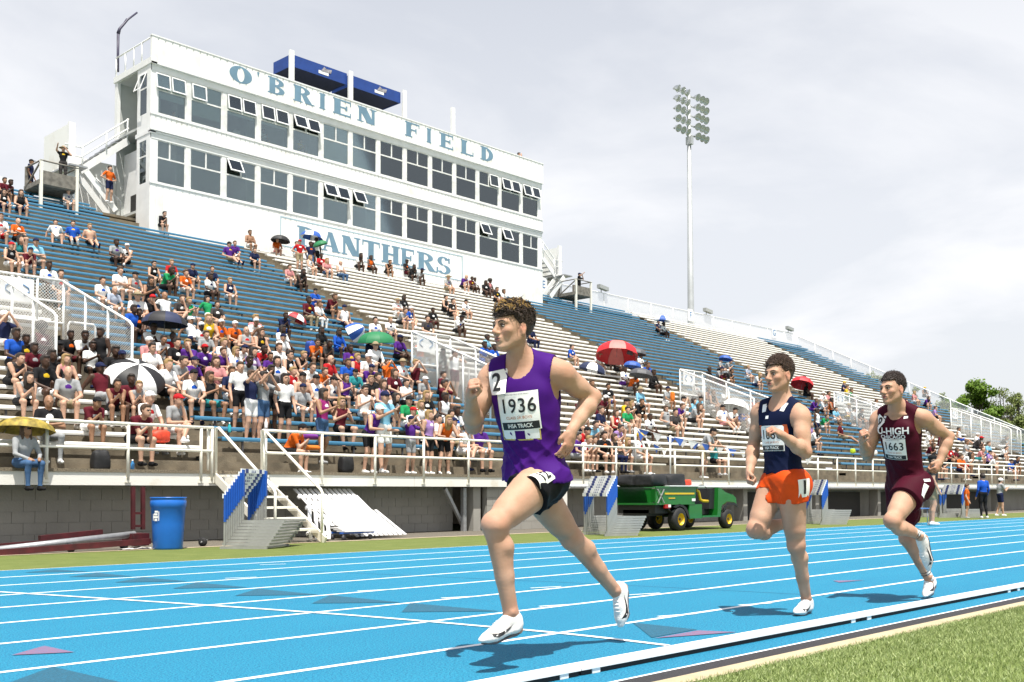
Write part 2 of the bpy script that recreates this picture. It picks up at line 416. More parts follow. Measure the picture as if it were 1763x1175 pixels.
X_LEFT = 3.0
edges = [X_LEFT] + X_AISLE + [X_END + AISLE_W]
SECT = []
for i in range(6):
    xl = edges[i]; xr = edges[i+1] - AISLE_W
    SECT.append((xl, xr, M_white if i % 2 == 0 else M_blue))
for i, (xl, xr, m) in enumerate(SECT):
    xv0, xv1 = xr - 1.62, xr - 0.06                     # vomitory at the right end of each section
    has_v = i < 5
    if has_v:
        tier(xl, xv0, 0, N_ROW); tier(xv0, xr, VOM_ROWS[1]+1, N_ROW); tier(xv0, xr, 0, VOM_ROWS[0]-1)
        tier(xr, xr + AISLE_W, 0, N_ROW, 'aisle_stairs', half=True)
        # dark passage walls
        ya, yb = row_Y(VOM_ROWS[1])-0.27, row_Y(VOM_ROWS[0]-1)-0.27
        zt = tread_z(VOM_ROWS[0]-1); mb = MB()
        mb.add([(xv0,ya,0),(xv0,yb,0),(xv0,yb,zt),(xv0,ya,tread_z(VOM_ROWS[1]))], [(0,1,2,3)])
        mb.add([(xr,ya,0),(xr,yb,0),(xr,yb,zt),(xr,ya,tread_z(VOM_ROWS[1]))], [(3,2,1,0)])
        mb.add([(xv0,yb,0),(xr,yb,0),(xr,yb,zt),(xv0,yb,zt)], [(0,1,2,3)])
        mb.add([(xv0,ya,1.3),(xr,ya,1.3),(xr,yb,1.3),(xv0,yb,1.3)], [(0,1,2,3)])
        mb.build('passage_wall', M_bconc, stand)
    else:
        tier(xl, xr, 0, N_ROW)
    for j in range(0, N_ROW+1):
        segs = [(xl, xr)]
        if has_v and VOM_ROWS[0] <= j <= VOM_ROWS[1]: segs = [(xl, xv0 - 0.08)]
        if j < 4:
            out = []
            for a, b in segs:
                if b < BOX_X0-1.6 or a > BOX_X1 + 0.5: out.append((a, b))
                else:
                    if a < BOX_X0-1.6: out.append((a, BOX_X0-1.6))
                    if b > BOX_X1 + 0.9: out.append((BOX_X1 + 0.9 - 0.5*(j>1), b))
            segs = out
        for a, b in segs: plank(a, b, j, m)
plank(X_LEFT, X_AISLE[0]-AISLE_W-0.05, 38, M_white, Z=1.84)
# bench brackets of the lower rows
for i, (xl, xr, m) in enumerate(SECT[:5]):
    mb = MB()
    for j in range(20, N_ROW+1):
        x = xl + 0.5
        while x < xr - 1.7:
            mb.box((x-0.02, row_Y(j)+0.03, tread_z(j)), (x+0.02, row_Y(j)+0.06, row_Z(j)-0.036))
            mb.box((x-0.02, row_Y(j)+0.06, row_Z(j)-0.075), (x+0.02, row_Y(j)+0.24, row_Z(j)-0.036))
            x += 1.45
    tag(mb.build('bench_brackets', M_brk, stand), kind='stuff')
# deck, step, lip, fascia
MB().box((X_LEFT,Y_FACE,Z_SOFFIT+0.02),(X_END,row_Y(N_ROW)-0.27,Z_DECK)).build('deck_slab', M_bconc, stand)
MB().box((X_LEFT,18.72,Z_DECK),(X_END,row_Y(N_ROW)-0.268,Z_DECK+0.20)).build('front_step', M_bconc, stand)
MB().box((X_LEFT,Y_FACE-0.05,Z_DECK-0.055),(X_END,Y_FACE+0.12,Z_DECK+0.004)).build('deck_lip', M_lip, stand)
_xs = X_LEFT
while _xs < X_END:
    MB().box((_xs+0.004,Y_FACE-0.03,Z_SOFFIT),(min(_xs+4.3,X_END)-0.004,Y_FACE+0.02,Z_DECK-0.055)).build('fascia_panel', M_fascia, stand)
    _xs += 4.3
# added unseen back wall; walls beneath
MB().box((X_LEFT,K+1.0,0),(X_END,K+1.2,row_Z(0)-0.3)).build('back_wall', M_wallg, stand)  # unseen wall, added so light does not leak in from behind
MB().box((X_LEFT,K-0.4,tread_z(0)-0.1),(X_END,K+1.1,tread_z(0)-0.004)).build('top_walkway', M_bconc, stand)
MB().box((X_END,Y_FACE,0),(X_END+0.15,K+1.2,1.0)).build('end_wall', M_wallg, stand)

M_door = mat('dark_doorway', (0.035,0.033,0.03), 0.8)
def wall_blocks(x0, x1, Yw):
    """block wall below the deck: courses of real blocks with recessed joints near, one face behind"""
    MB().box((x0,Yw+0.012,0),(x1,Yw+0.16,Z_SOFFIT+0.02)).build('block_wall', M_wallg, stand)
    mb = MB(); z = 0.0; r = 0
    while z < 1.05:
        x = x0 - (0.2 if r % 2 else 0)
        while x < x1:
            a, b = max(x+0.004,x0), min(x+0.396,x1)
            if b > a+0.02: mb.box((a,Yw+RNG.uniform(-.0015,.0015),z+0.004),(b,Yw+0.03,min(z+0.196,1.055)))
            x += 0.4
        z += 0.2; r += 1
    return tag(mb.build('wall_blocks', M_wallg, stand), kind='stuff')
XW = 18.32
wall_blocks(X_LEFT, XW-0.5, 18.95)
wall_blocks(XW, 21.1, 18.28)
wall_blocks(21.5, 36.0, 18.95)
MB().box((36.0,19.0,0),(X_END,19.15,Z_SOFFIT)).build('rear_wall', M_wallg, stand)
for (a, b) in [(31.2,32.4),(36.5,39.5),(40.5,43.0),(47.0,52.0)]:
    MB().box((a,18.90,0),(b,18.948,0.92)).build('dark_opening', M_door, stand)
for xx in [18.05, 26.5, 30.2, 35.0, 40.0, 46.0, 53.0]:
    MB().box((xx-0.12,18.35,0),(xx+0.12,18.7,Z_SOFFIT+0.019)).build('pillar', M_wallg, stand)
MB().beam((16.95,18.3,1.02),(17.78,18.55,0.12),0.06,0.09).beam((17.70,18.45,0),(17.70,18.45,1.03),0.1,0.1).build('brace', M_galv, stand)
MB().prism([(20.72,18.25,0),(21.1,18.25,0),(21.1,18.25,1.05),(21.02,18.25,1.05)], (0,-0.14,0)).build('buttress', M_fascia, stand)
MB().box((20.42,18.22,0.58),(20.60,18.279,0.80)).build('junction_box', M_galv, stand)
MB().tube([(20.42,18.26,0.66),(20.0,18.26,1.03)],0.012,6).build('conduit', M_galv, stand)
mb = MB(); mb.tube([(21.15,18.09,1.07),(X_END,18.09,1.07)],0.055,10); mb.build('gutter_pipe', M_galv, stand)
_x = 23.0
while _x < 60:
    MB().tube([(_x,18.09,1.07),(_x+0.06,18.09,1.07)],0.062,10).build('pipe_collar', M_galv, stand); _x += 3.1

# front railing: one thing for each length between the stairs
def railing(xs, label, x_end=None):
    r = empty('front_railing', label, 'railing', 'white railings along the deck edge', loc=(xs[0],Y_FACE-0.05,Z_SOFFIT))
    x0 = xs[0]; L = (x_end or xs[-1]) - x0
    for x in xs:
        MB().tube([(x-x0,0,0.10),(x-x0,0,1.08)],0.030,8).box((x-x0-0.05,-0.01,0.05),(x-x0+0.05,0.03,0.13)).build('post', M_rail, r)
    for z in (1.10, 0.655):
        MB().tube([(-0.03,0,z),(L+0.03,0,z)],0.028,8).build('rail', M_rail, r)
    return r
railing([X_LEFT+0.3+1.45*i for i in range(6)]+[10.78], 'cream tubular railing on the deck left of the steel steps')
railing([11.93+1.41*i for i in range(10)], 'cream tubular railing on the deck behind the purple-vested runner', 25.5)
railing([26.0+1.45*i for i in range(12)], 'cream tubular railing on the deck behind the orange-shorts runner', 43.2)
railing([43.5+1.6*i for i in range(18)], 'cream tubular railing on the deck at far right', 72.5)

# steel steps from the deck to the turf
st = empty('deck_steps', 'cream steel steps with sloping handrails leading from deck to turf', 'steps', loc=(10.86,Y_FACE,0))
for i in range(6):
    z = Z_DECK - 0.08 - 0.2*i; y = -0.12 - 0.32*i
    MB().box((0.04,y-0.26,z-0.04),(0.98,y,z)).build('tread', M_rail, st)
for x in (0.0, 1.02):
    MB().beam((x,-0.0,Z_DECK-0.1),(x,-2.15,0.03),0.04,0.16,mi=0).build('stringer', M_rail, st)
    MB().tube([(x,-0.06,1.10),(x,-0.06,2.16),(x,-0.15,2.16),(x,-2.0,0.98),(x,-2.05,0.92),(x,-2.05,0.0)],0.028,8).build('handrail', M_rail, st)
    MB().tube([(x+0.13*(1 if x<.5 else -1)*-1,-0.0,1.10),(x+0.13*(1 if x<.5 else -1)*-1,-0.0,2.16)],0.028,8).build('post', M_rail, st)

# chain-link fences round each passage
def mesh_mat():
    m = bpy.data.materials.new('chain_link'); m.use_nodes = True
    n, l = m.node_tree.nodes, m.node_tree.links; b = n['Principled BSDF']
    b.inputs['Base Color'].default_value = (0.72,0.72,0.70,1); b.inputs['Roughness'].default_value = 0.5
    tc = n.new('ShaderNodeTexCoord'); sp = n.new('ShaderNodeSeparateXYZ'); l.new(tc.outputs['UV'], sp.inputs[0])
    outs = []
    for sgn in (1, -1):
        a = n.new('ShaderNodeMath'); a.operation = 'MULTIPLY_ADD'; a.inputs[1].default_value = sgn
        l.new(sp.outputs[0], a.inputs[0]); l.new(sp.outputs[1], a.inputs[2])
        s = n.new('ShaderNodeMath'); s.operation = 'MULTIPLY'; s.inputs[1].default_value = 1/0.075; l.new(a.outputs[0], s.inputs[0])
        fr = n.new('ShaderNodeMath'); fr.operation = 'FRACT'; l.new(s.outputs[0], fr.inputs[0])
        lt = n.new('ShaderNodeMath'); lt.operation = 'LESS_THAN'; lt.inputs[1].default_value = 0.19; l.new(fr.outputs[0], lt.inputs[0])
        outs.append(lt)
    mx = n.new('ShaderNodeMath'); mx.operation = 'MAXIMUM'; l.new(outs[0].outputs[0], mx.inputs[0]); l.new(outs[1].outputs[0], mx.inputs[1])
    l.new(mx.outputs[0], b.inputs['Alpha'])
    return m
M_link = mesh_mat()
def link_panel(pts, parent, name='wire_mesh'):
    """quad of chain-link, UV in metres"""
    P = [Vector(p) for p in pts]
    o = MB().add(P, [(0,1,2,3)]).build(name, M_link, parent)
    e = (P[1]-P[0]).normalized(); nrm = (P[1]-P[0]).cross(P[3]-P[0]).normalized(); u = nrm.cross(e)
    uv = o.data.uv_layers.new(name='UVMap')
    for li, lp in enumerate(o.data.loops):
        d = P[lp.vertex_index]-P[0]; uv.data[li].uv = (d.dot(e), d.dot(u))
    return o
M_sign = mat('sign_white', (0.80,0.80,0.80), 0.5)
M_signb = mat('sign_blue', (0.10,0.25,0.50), 0.5)
FENCE_SAY = ['beside the black and white umbrella', 'behind the purple-vested runner', 'between the purple and navy runners', 'between the navy and maroon runners', 'right of the maroon runner']
for i in range(5):
    xl, xr, m = SECT[i]; xa, xb = xr - 1.66, xr - 0.02
    Yf, Yb = row_Y(VOM_ROWS[1])-0.35, row_Y(VOM_ROWS[0])+0.35
    zf, zb = row_Z(VOM_ROWS[1])-0.2, row_Z(VOM_ROWS[0])-0.1
    fr = empty('passage_fence', 'white chain-link fence with sign round the stair opening ' + FENCE_SAY[i], 'fence', 'white chain-link fences in the stand', loc=(xa,Yf,zf-0.35))
    W = xb-xa; D = Yb-Yf; dz = zb-zf; hh = 1.55
    rel = lambda x,y,z: (x, y, z+0.35)
    for x in (0.0, W):
        MB().tube([rel(x,0,-0.3),rel(x,0,hh-0.1),rel(x,0.15,hh)]+[rel(x,D,hh+dz-0.12)],0.032,8).build('top_rail', M_steelw, fr)
        for t in (0.33, 0.66, 1.0):
            MB().tube([rel(x,D*t,dz*t-0.2),rel(x,D*t,hh+(dz-0.12)*t)],0.030,8).build('post', M_steelw, fr)
        link_panel([rel(x,0.02,0.05),rel(x,D,dz+0.05),rel(x,D,hh+dz-0.14),rel(x,0.02,hh-0.05)], fr)
    for z in (hh+dz-0.1, hh+dz-0.62, hh+dz-1.12):
        MB().tube([rel(0,D,z),rel(W,D,z)],0.030,8).build('back_rail', M_steelw, fr)
    MB().tube([rel(W*0.62,D,hh+dz-1.12),rel(W*0.62,D,hh+dz-0.1)],0.025,8).build('post', M_steelw, fr)
    link_panel([rel(0.03,D+0.01,hh+dz-1.12),rel(W-0.03,D+0.01,hh+dz-1.12),rel(W-0.03,D+0.01,hh+dz-0.1),rel(0.03,D+0.01,hh+dz-0.1)], fr)
    sg = MB().box(rel(W*0.10,D-0.05,hh+dz-0.72),rel(W*0.56,D-0.035,hh+dz-0.18)).build('sign', M_sign, fr)
    cx = W*0.33; zc = hh+dz-0.45
    ring = [rel(cx+0.26*math.cos(a)*(1+0.1*math.cos(3*a)), D-0.056, zc+0.15*math.sin(a)) for a in [k*math.pi/5-0.9 for k in range(4)]]
    for s in (1, -1):
        MB().tube([(cx+s*(p[0]-cx),p[1],p[2]) for p in ring],0.014,5).build('sign_arrow', M_signb, sg)
    # loop handrail in the aisle
    hr = tag(MB().tube([(0,0,0),(0,0,0.62),(0.04,0,0.70),(0.62,0,0.70),(0.66,0,0.62),(0.66,0,0)],0.028,8).build('aisle_handrail', M_steelw),
        'low white loop handrail in the aisle ' + FENCE_SAY[i], 'handrail', 'loop handrails in the aisles')
    hr.location = (xr+0.05, row_Y(26)-0.3, tread_z(27))

# fence along the top of the stand
tf = empty('top_fence', 'pale chain-link fence with section letter signs along the top of the stand', 'fence', loc=(BOX_X1+1.0,K+0.75,tread_z(0)))
L = X_END-BOX_X1-1.0; ft = 1.35
MB().tube([(0,0,ft),(L,0,ft)],0.022,6).build('top_rail', M_steelw, tf)
x = 0.0
while x < L+0.1:
    MB().tube([(x,0,-0.1),(x,0,ft)],0.02,6).build('post', M_steelw, tf); x += 2.4
link_panel([(0,0.02,0.0),(L,0.02,0.0),(L,0.02,ft),(0,0.02,ft)], tf)
def text_mesh(s, size, extr, m, name, parent=None, mtx=None, align='CENTER', bold=0.0, xs=1.0, space=1.0):
    cu = bpy.data.curves.new(name, 'FONT'); cu.body = s; cu.size = size; cu.align_x = align; cu.align_y = 'CENTER'
    cu.extrude = extr; cu.offset = bold; cu.resolution_u = 4; cu.space_character = space
    ob = bpy.data.objects.new(name, cu); COL.objects.link(ob)
    dg = bpy.context.evaluated_depsgraph_get(); me = bpy.data.meshes.new_from_object(ob.evaluated_get(dg))
    bpy.data.objects.remove(ob, do_unlink=True)
    me.materials.clear(); me.materials.append(m)
    o = bpy.data.objects.new(name, me); COL.objects.link(o)
    if parent is not None: o.parent = parent
    if mtx is not None:
        me.transform(mtx @ Matrix.Diagonal((xs,1,1,1)))
    return o
FRONT = Matrix.Rotation(math.pi/2, 4, 'X')            # text facing the track (-Y)
for s, px in (('E', 936), ('F', 1189), ('G', 1333)):
    X = x_on(px, K+0.7, 12.8) - BOX_X1 - 1.0
    if X < 0.4: X = 0.45
    sgn = MB().box((X-0.30,-0.05,0.70),(X+0.30,-0.03,1.5)).build('letter_sign', M_sign, tf)
    text_mesh(s, 0.62, 0.004, M_signb, 'letter', sgn, Matrix.Translation((X,-0.056,1.08)) @ FRONT)
M_lampg = mat('lamp_grey', (0.42,0.43,0.42), 0.5)
for px in (1035, 1216, 1357):
    X = x_on(px, K+0.75, 13.1)
    lo = empty('flood_lamp', 'grey box floodlight on the top fence, %s' % {1035:'nearest the press box',1216:'right of the tall light pole',1357:'farthest right'}[px], 'floodlight', 'box floodlights on the top fence', loc=(X,K+0.75,tread_z(0)+ft))
    MB().tube([(0,0,0),(0,0,0.18)],0.03,6).build('bracket', M_lampg, lo)
    MB().obox((0.05,-0.1,0.28),(0.42,0,-0.05),(0,0.13,0),(0.0,0,0.11)).build('housing', M_lampg, lo)
# sloping fence at the right-hand end of the stand
ef = empty('end_fence', 'white chain-link fence sloping down the far right end of the stand', 'fence', loc=(X_END-0.1,0,0))
pa, pb = (row_Y(0)+0.3, row_Z(0)+0.75), (row_Y(36), row_Z(36)+0.75)
MB().tube([(0,pa[0],pa[1]),(0,pb[0],pb[1])],0.032,8).build('top_rail', M_steelw, ef)
for k in range(15):
    t = k/14; y = pa[0]+(pb[0]-pa[0])*t; z = pa[1]+(pb[1]-pa[1])*t
    MB().tube([(0,y,z-1.15),(0,y,z)],0.03,8).build('post', M_steelw, ef)
link_panel([(0.01,pa[0],pa[1]-1.0),(0.01,pb[0],pb[1]-1.0),(0.01,pb[0],pb[1]),(0.01,pa[0],pa[1])], ef)

# ================================================================== press box
M_panel = mat('white_metal_siding', (0.80,0.80,0.78), 0.5, col2=(0.66,0.63,0.57), scale=1.1, detail=9, thr=(0.56,0.78))
M_trim = mat('white_trim', (0.76,0.76,0.75), 0.5, var=0.05, scale=3)
M_frame = mat('window_frame_paint', (0.70,0.70,0.68), 0.5, var=0.12, scale=5)
M_sash = mat('white_sash', (0.80,0.80,0.80), 0.4)
M_blind = mat('pale_blind', (0.46,0.52,0.49), 0.7, var=0.06, scale=4)
M_inner = mat('room_grey', (0.58,0.60,0.58), 0.9, var=0.15, scale=0.8)
M_letter = mat('faded_blue_lettering', (0.17,0.30,0.41), 0.7, var=0.10, scale=2.5, detail=8)
M_frameblue = mat('faded_blue_outline', (0.40,0.55,0.63), 0.7)
M_bluedoor = mat('blue_door', (0.02,0.07,0.20), 0.5)
def glass_mat():
    m = bpy.data.materials.new('window_glass'); m.use_nodes = True
    n, l = m.node_tree.nodes, m.node_tree.links; n.remove(n['Principled BSDF'])
    tr = n.new('ShaderNodeBsdfTransparent'); tr.inputs[0].default_value = (0.80,0.86,0.85,1)
    gl = n.new('ShaderNodeBsdfGlossy'); gl.inputs['Roughness'].default_value = 0.03; gl.inputs['Color'].default_value = (0.75,0.85,0.9,1)
    fr = n.new('ShaderNodeFresnel'); fr.inputs[0].default_value = 1.5
    mx = n.new('ShaderNodeMixShader'); ad = n.new('ShaderNodeMath'); ad.inputs[1].default_value = 0.10; l.new(fr.outputs[0], ad.inputs[0]); l.new(ad.outputs[0], mx.inputs[0]); l.new(tr.outputs[0], mx.inputs[1]); l.new(gl.outputs[0], mx.inputs[2])
    l.new(mx.outputs[0], n['Material Output'].inputs[0]); return m
M_glass = glass_mat()

ZB = dict(top=18.57, b1=17.57, wt=17.25, tr=16.57, wb=15.63, b2=14.89, lt=14.60, ltr=13.91, lb=12.92, base=10.2)
BX0, BX1, BY = BOX_X0, BOX_X1, BOX_Y
NB = 14; BW = (BX1-BX0)/NB; BD = 2.9
pb = empty('press_box', 'two storey white press box with long window bands and blue lettering', 'press box', loc=(BX0,BY,ZB['base']))
pb.location = (0,0,0)
def siding(name, x0, x1, y, z0, z1, pitch=0.3, depth=0.02):
    mb = MB(); x = x0; vs = []
    while x < x1 - 1e-4:
        w = min(pitch, x1-x)
        for dx, dy in ((0,0),(w*0.80,0),(w*0.86,depth),(w*0.97,depth)): vs.append((x+dx, y+dy))
        x += w
    vs.append((x1, y)); n = len(vs)
    V = [(a,b,z0) for a,b in vs] + [(a,b,z1) for a,b in vs]
    mb.add(V, [(i,i+1,n+i+1,n+i) for i in range(n-1)])
    return mb.build(name, M_panel, pb)
siding('parapet_siding', BX0-0.02, BX1+0.02, BY-0.08, ZB['b1'], ZB['top'])
MB().box((BX0-0.03,BY-0.055,ZB['b1']+0.002),(BX1+0.03,BY+0.02,ZB['top']-0.012)).build('parapet_backing', M_trim, pb)
MB().box((BX0-0.04,BY-0.10,ZB['top']),(BX1+0.04,BY+0.06,ZB['top']+0.05)).build('coping', M_trim, pb)
MB().box((BX0-0.04,BY-0.10,ZB['b1']-0.07),(BX1+0.04,BY+0.05,ZB['b1'])).build('cornice', M_trim, pb)
MB().box((BX0,BY+0.0,ZB['wt']),(BX1,BY+0.12,ZB['b1']-0.07)).build('head_band', M_trim, pb)
siding('spandrel_siding', BX0, BX1, BY-0.03, ZB['b2']+0.09, ZB['wb']-0.10, 0.22)
MB().box((BX0,BY-0.004,ZB['b2']),(BX1,BY+0.12,ZB['wb']-0.06)).build('spandrel_backing', M_trim, pb)
MB().box((BX0-0.02,BY-0.055,ZB['wb']-0.10),(BX1+0.02,BY-0.006,ZB['wb']-0.02)).build('window_sill', M_trim, pb)
MB().box((BX0-0.04,BY-0.09,ZB['b2']+0.02),(BX1+0.04,BY-0.006,ZB['b2']+0.09)).build('drip_moulding', M_trim, pb)
MB().box((BX0-0.03,BY-0.05,ZB['b2']-0.06),(BX1+0.03,BY+0.10,ZB['b2']-0.002)).build('cornice', M_trim, pb)
MB().box((BX0,BY+0.0,ZB['lt']),(BX1,BY+0.12,ZB['b2']-0.062)).build('head_band', M_trim, pb)
siding('lower_siding', BX0, BX1, BY-0.03, ZB['base'], ZB['lb']-0.08, 0.28, 0.012)
MB().box((BX0,BY-0.004,ZB['base']),(BX1,BY+0.12,ZB['lb'])).build('lower_backing', M_trim, pb)
MB().box((BX0-0.02,BY-0.06,ZB['lb']-0.08),(BX1+0.02,BY-0.006,ZB['lb']-0.01)).build('window_sill', M_trim, pb)
# rooms behind
MB().box((BX0+0.05,BY+0.14,ZB['wb']-0.45),(BX1-0.05,BY+BD,ZB['wb']-0.35)).build('upper_floor', M_inner, pb)
MB().box((BX0+0.05,BY+0.14,ZB['b1']-0.1),(BX1-0.05,BY+BD,ZB['b1'])).build('roof_slab', M_inner, pb)
MB().box((BX0+0.05,BY+0.14,ZB['base']+1.7),(BX1-0.05,BY+BD,ZB['base']+1.8)).build('lower_floor', M_inner, pb)
MB().box((BX0+0.05,BY+BD-0.1,ZB['base']),(BX1-0.05,BY+BD,ZB['b1']-0.1)).build('rear_wall', M_inner, pb)
MB().box((BX1-0.14,BY+0.13,ZB['base']),(BX1,BY+BD,ZB['b1']+0.2)).build('side_wall', M_trim, pb)
for i in range(1, NB):
    if i % 2: MB().box((BX0+i*BW-0.03,BY+0.9,ZB['base']+1.8),(BX0+i*BW+0.03,BY+BD-0.1,ZB['b1']-0.1)).build('partition', M_inner, pb)
M_light_room = mat('room_furniture', (0.45,0.45,0.42), 0.8, var=0.2, scale=3)
for st_, zf in ((0, ZB['base']+1.8), (1, ZB['wb']-0.35)):
    for i in range(NB):
        x = BX0+(i+0.5)*BW
        MB().box((x-0.6,BY+0.25,zf+0.42),(x+0.6,BY+0.6,zf+0.47)).build('work_counter', M_light_room, pb)
        if (i*7+st_*3) % 4 == 1: MB().box((x-0.2,BY+0.3,zf+0.471),(x+0.12,BY+0.5,zf+0.66)).build('equipment_case', M_light_room, pb)
for i in (1, 3, 8, 10): MB().box((BX0+i*BW+0.5,BY+BD-0.16,ZB['wb']-0.35),(BX0+i*BW+1.1,BY+BD-0.102,ZB['wb']+1.2)).build('inner_door', M_bluedoor, pb)

# windows: frame with two top lights (some swung open) over one large pane
OPEN_U = {0:(9,9),1:(8,0),2:(9,9),3:(11,11),4:(24,20),11:(0,8),12:(15,15),13:(16,16)}
OPEN_L = {2:(30,0),5:(26,24),6:(28,0),11:(26,0),12:(24,0)}
BLIND_U = {0:.30,1:.62,2:.12,3:.10,5:1.0,6:1.0,7:.05,8:.04,9:.05}
def window(i, zt, ztr, zb, openings, blind):
    x0 = BX0+i*BW+0.10; x1 = BX0+(i+1)*BW-0.10
    if i == 0: x0 += 0.06
    if i == NB-1: x1 -= 0.06
    yo, yi = BY+0.035, BY+0.085; f = 0.04
    mb = MB()
    mb.box((x0,yo,zb),(x0+f,yi,zt)).box((x1-f,yo,zb),(x1,yi,zt)).box((x0+f,yo,zt-f),(x1-f,yi,zt)).box((x0+f,yo,zb),(x1-f,yi,zb+f))
    mb.box((x0+f,yo,ztr-0.03),(x1-f,yi,ztr+0.03)); xm = (x0+x1)/2
    mb.box((xm-0.03,yo,ztr+0.03),(xm+0.03,yi,zt-f))
    w = mb.build('window', M_frame, pb)
    yg = (yo+yi)/2
    MB().box((x0+f,yg-0.003,zb+f),(x1-f,yg+0.003,ztr-0.03)).build('pane', M_glass, w)
    for s, (a, b) in enumerate(((x0+f, xm-0.03), (xm+0.03, x1-f))):
        ang = openings[s] if openings else 0
        z1, z0 = zt-f, ztr+0.03
        if ang == 0:
            MB().box((a,yg-0.003,z0),(b,yg+0.003,z1)).build('pane', M_glass, w)
        else:
            hh = z1-z0; fw = 0.045; sb = MB()
            sb.box((a+.002,-0.02,-hh),(a+fw,0.02,0)).box((b-fw,-0.02,-hh),(b-.002,0.02,0)).box((a+fw,-0.02,-fw),(b-fw,0.02,0)).box((a+fw,-0.02,-hh),(b-fw,0.02,-hh+fw))
            so = sb.build('sash', M_sash, w); so.location = (0,yo-0.022,z1); so.rotation_euler = (math.radians(-ang),0,0)
            gp = MB().box((a+fw,-0.003,-hh+fw),(b-fw,0.003,-fw)).build('pane', M_glass, w); gp.location = so.location; gp.rotation_euler = so.rotation_euler
    if blind is not None:
        zz = ztr - 0.04 - (ztr-zb)*blind*0.96 if blind >= 0.1 else ztr+0.03
        MB().box((x0+0.02,yi+0.012,zz),(x1-0.02,yi+0.02,zt)).build('blind', M_blind, w)
    return w
for i in range(NB):
    window(i, ZB['wt'], ZB['tr'], ZB['wb'], OPEN_U.get(i), BLIND_U.get(i))
    window(i, ZB['lt'], ZB['ltr'], ZB['lb'], OPEN_L.get(i), None)
for i in range(NB+1):
    x = BX0+i*BW; hw = 0.10 if 0 < i < NB else 0.16
    if i == 0: x += hw
    if i == NB: x -= hw
    MB().box((x-hw,BY+0.012,ZB['wb']-0.06),(x+hw,BY+0.11,ZB['wt']-0.001)).build('mullion', M_frame if 0<i<NB else M_trim, pb)
    MB().box((x-hw,BY+0.012,ZB['lb']),(x+hw,BY+0.11,ZB['lt']-0.001)).build('mullion', M_frame if 0<i<NB else M_trim, pb)

# left-hand end: side window bay, recessed doorway, corner post, roof edge and roof rail
XS = BX0
for (zb_, zt_, lo, hi) in ((ZB['wb'],ZB['wt'],ZB['b2'],ZB['b1']-0.07),(ZB['lb'],ZB['lt'],ZB['base'],ZB['b2']-0.06)):
    MB().box((XS-0.012,BY-0.0,lo),(XS+0.03,BY+0.30,hi)).build('side_panel', M_trim, pb)
    MB().box((XS-0.012,BY+0.85,lo),(XS+0.03,BY+1.05,hi)).build('side_panel', M_trim, pb)
    MB().box((XS-0.010,BY+0.30,lo),(XS+0.03,BY+0.85,zb_)).build('side_panel', M_trim, pb)
    MB().box((XS-0.010,BY+0.30,zt_-0.02),(XS+0.03,BY+0.85,hi)).build('side_panel', M_trim, pb)
    sw = MB().box((XS,BY+0.30,(zb_+zt_)/2+0.18),(XS+0.02,BY+0.85,(zb_+zt_)/2+0.24)).build('side_window', M_frame, pb)
    MB().box((XS+0.008,BY+0.30,zb_),(XS+0.012,BY+0.85,zt_-0.02)).build('pane', M_glass, sw)
so = MB().box((-0.02,0.30,-0.75),(0.0,0.35,0)).box((-0.02,0.80,-0.75),(0,0.85,0)).box((-0.02,0.35,-0.05),(0,0.80,0)).box((-0.02,0.35,-0.75),(0,0.80,-0.70)).build('sash', M_sash, pb)
so.location = (XS-0.02,BY,ZB['wt']-0.03); so.rotation_euler = (0,math.radians(20),0)
MB().box((XS-0.01,BY+2.72,ZB['b2']),(XS+0.12,BY+2.95,ZB['b1']-0.07)).build('corner_post', M_trim, pb)
MB().box((XS+0.9,BY+1.05,ZB['wb']-0.35),(XS+0.95,BY+2.8,ZB['b1']-0.1)).build('recess_wall', M_trim, pb)
MB().box((XS+0.86,BY+1.5,ZB['wb']-0.35),(XS+0.899,BY+2.2,ZB['wb']+0.75)).build('entry_door', M_bluedoor, pb)
MB().box((XS+0.35,BY+1.05,ZB['base']),(XS+0.4,BY+2.95,ZB['b2']-0.3)).build('recess_wall', M_trim, pb)
MB().box((XS+0.31,BY+1.5,ZB['base']+0.9),(XS+0.349,BY+2.15,ZB['base']+2.6)).build('entry_door', M_door, pb)
MB().box((XS-0.05,BY-0.1,ZB['b1']-0.072),(XS+0.2,BY+3.0,ZB['b1']+0.16)).build('side_cornice', M_trim, pb)
MB().box((XS-0.03,BY-0.05,ZB['b2']-0.10),(XS+0.2,BY+1.15,ZB['b2']+0.06)).build('side_cornice', M_trim, pb)
rr = MB()
rr.tube([(XS,BY+0.05,ZB['top']-0.05),(XS,BY+2.9,ZB['top']-0.05)],0.03,6)
for y in (0.75,1.4,2.1,2.88): rr.tube([(XS,BY+y,ZB['b1']+0.1),(XS,BY+y,ZB['top']-0.05)],0.03,6)
rr.build('roof_rail', M_steelw, pb)
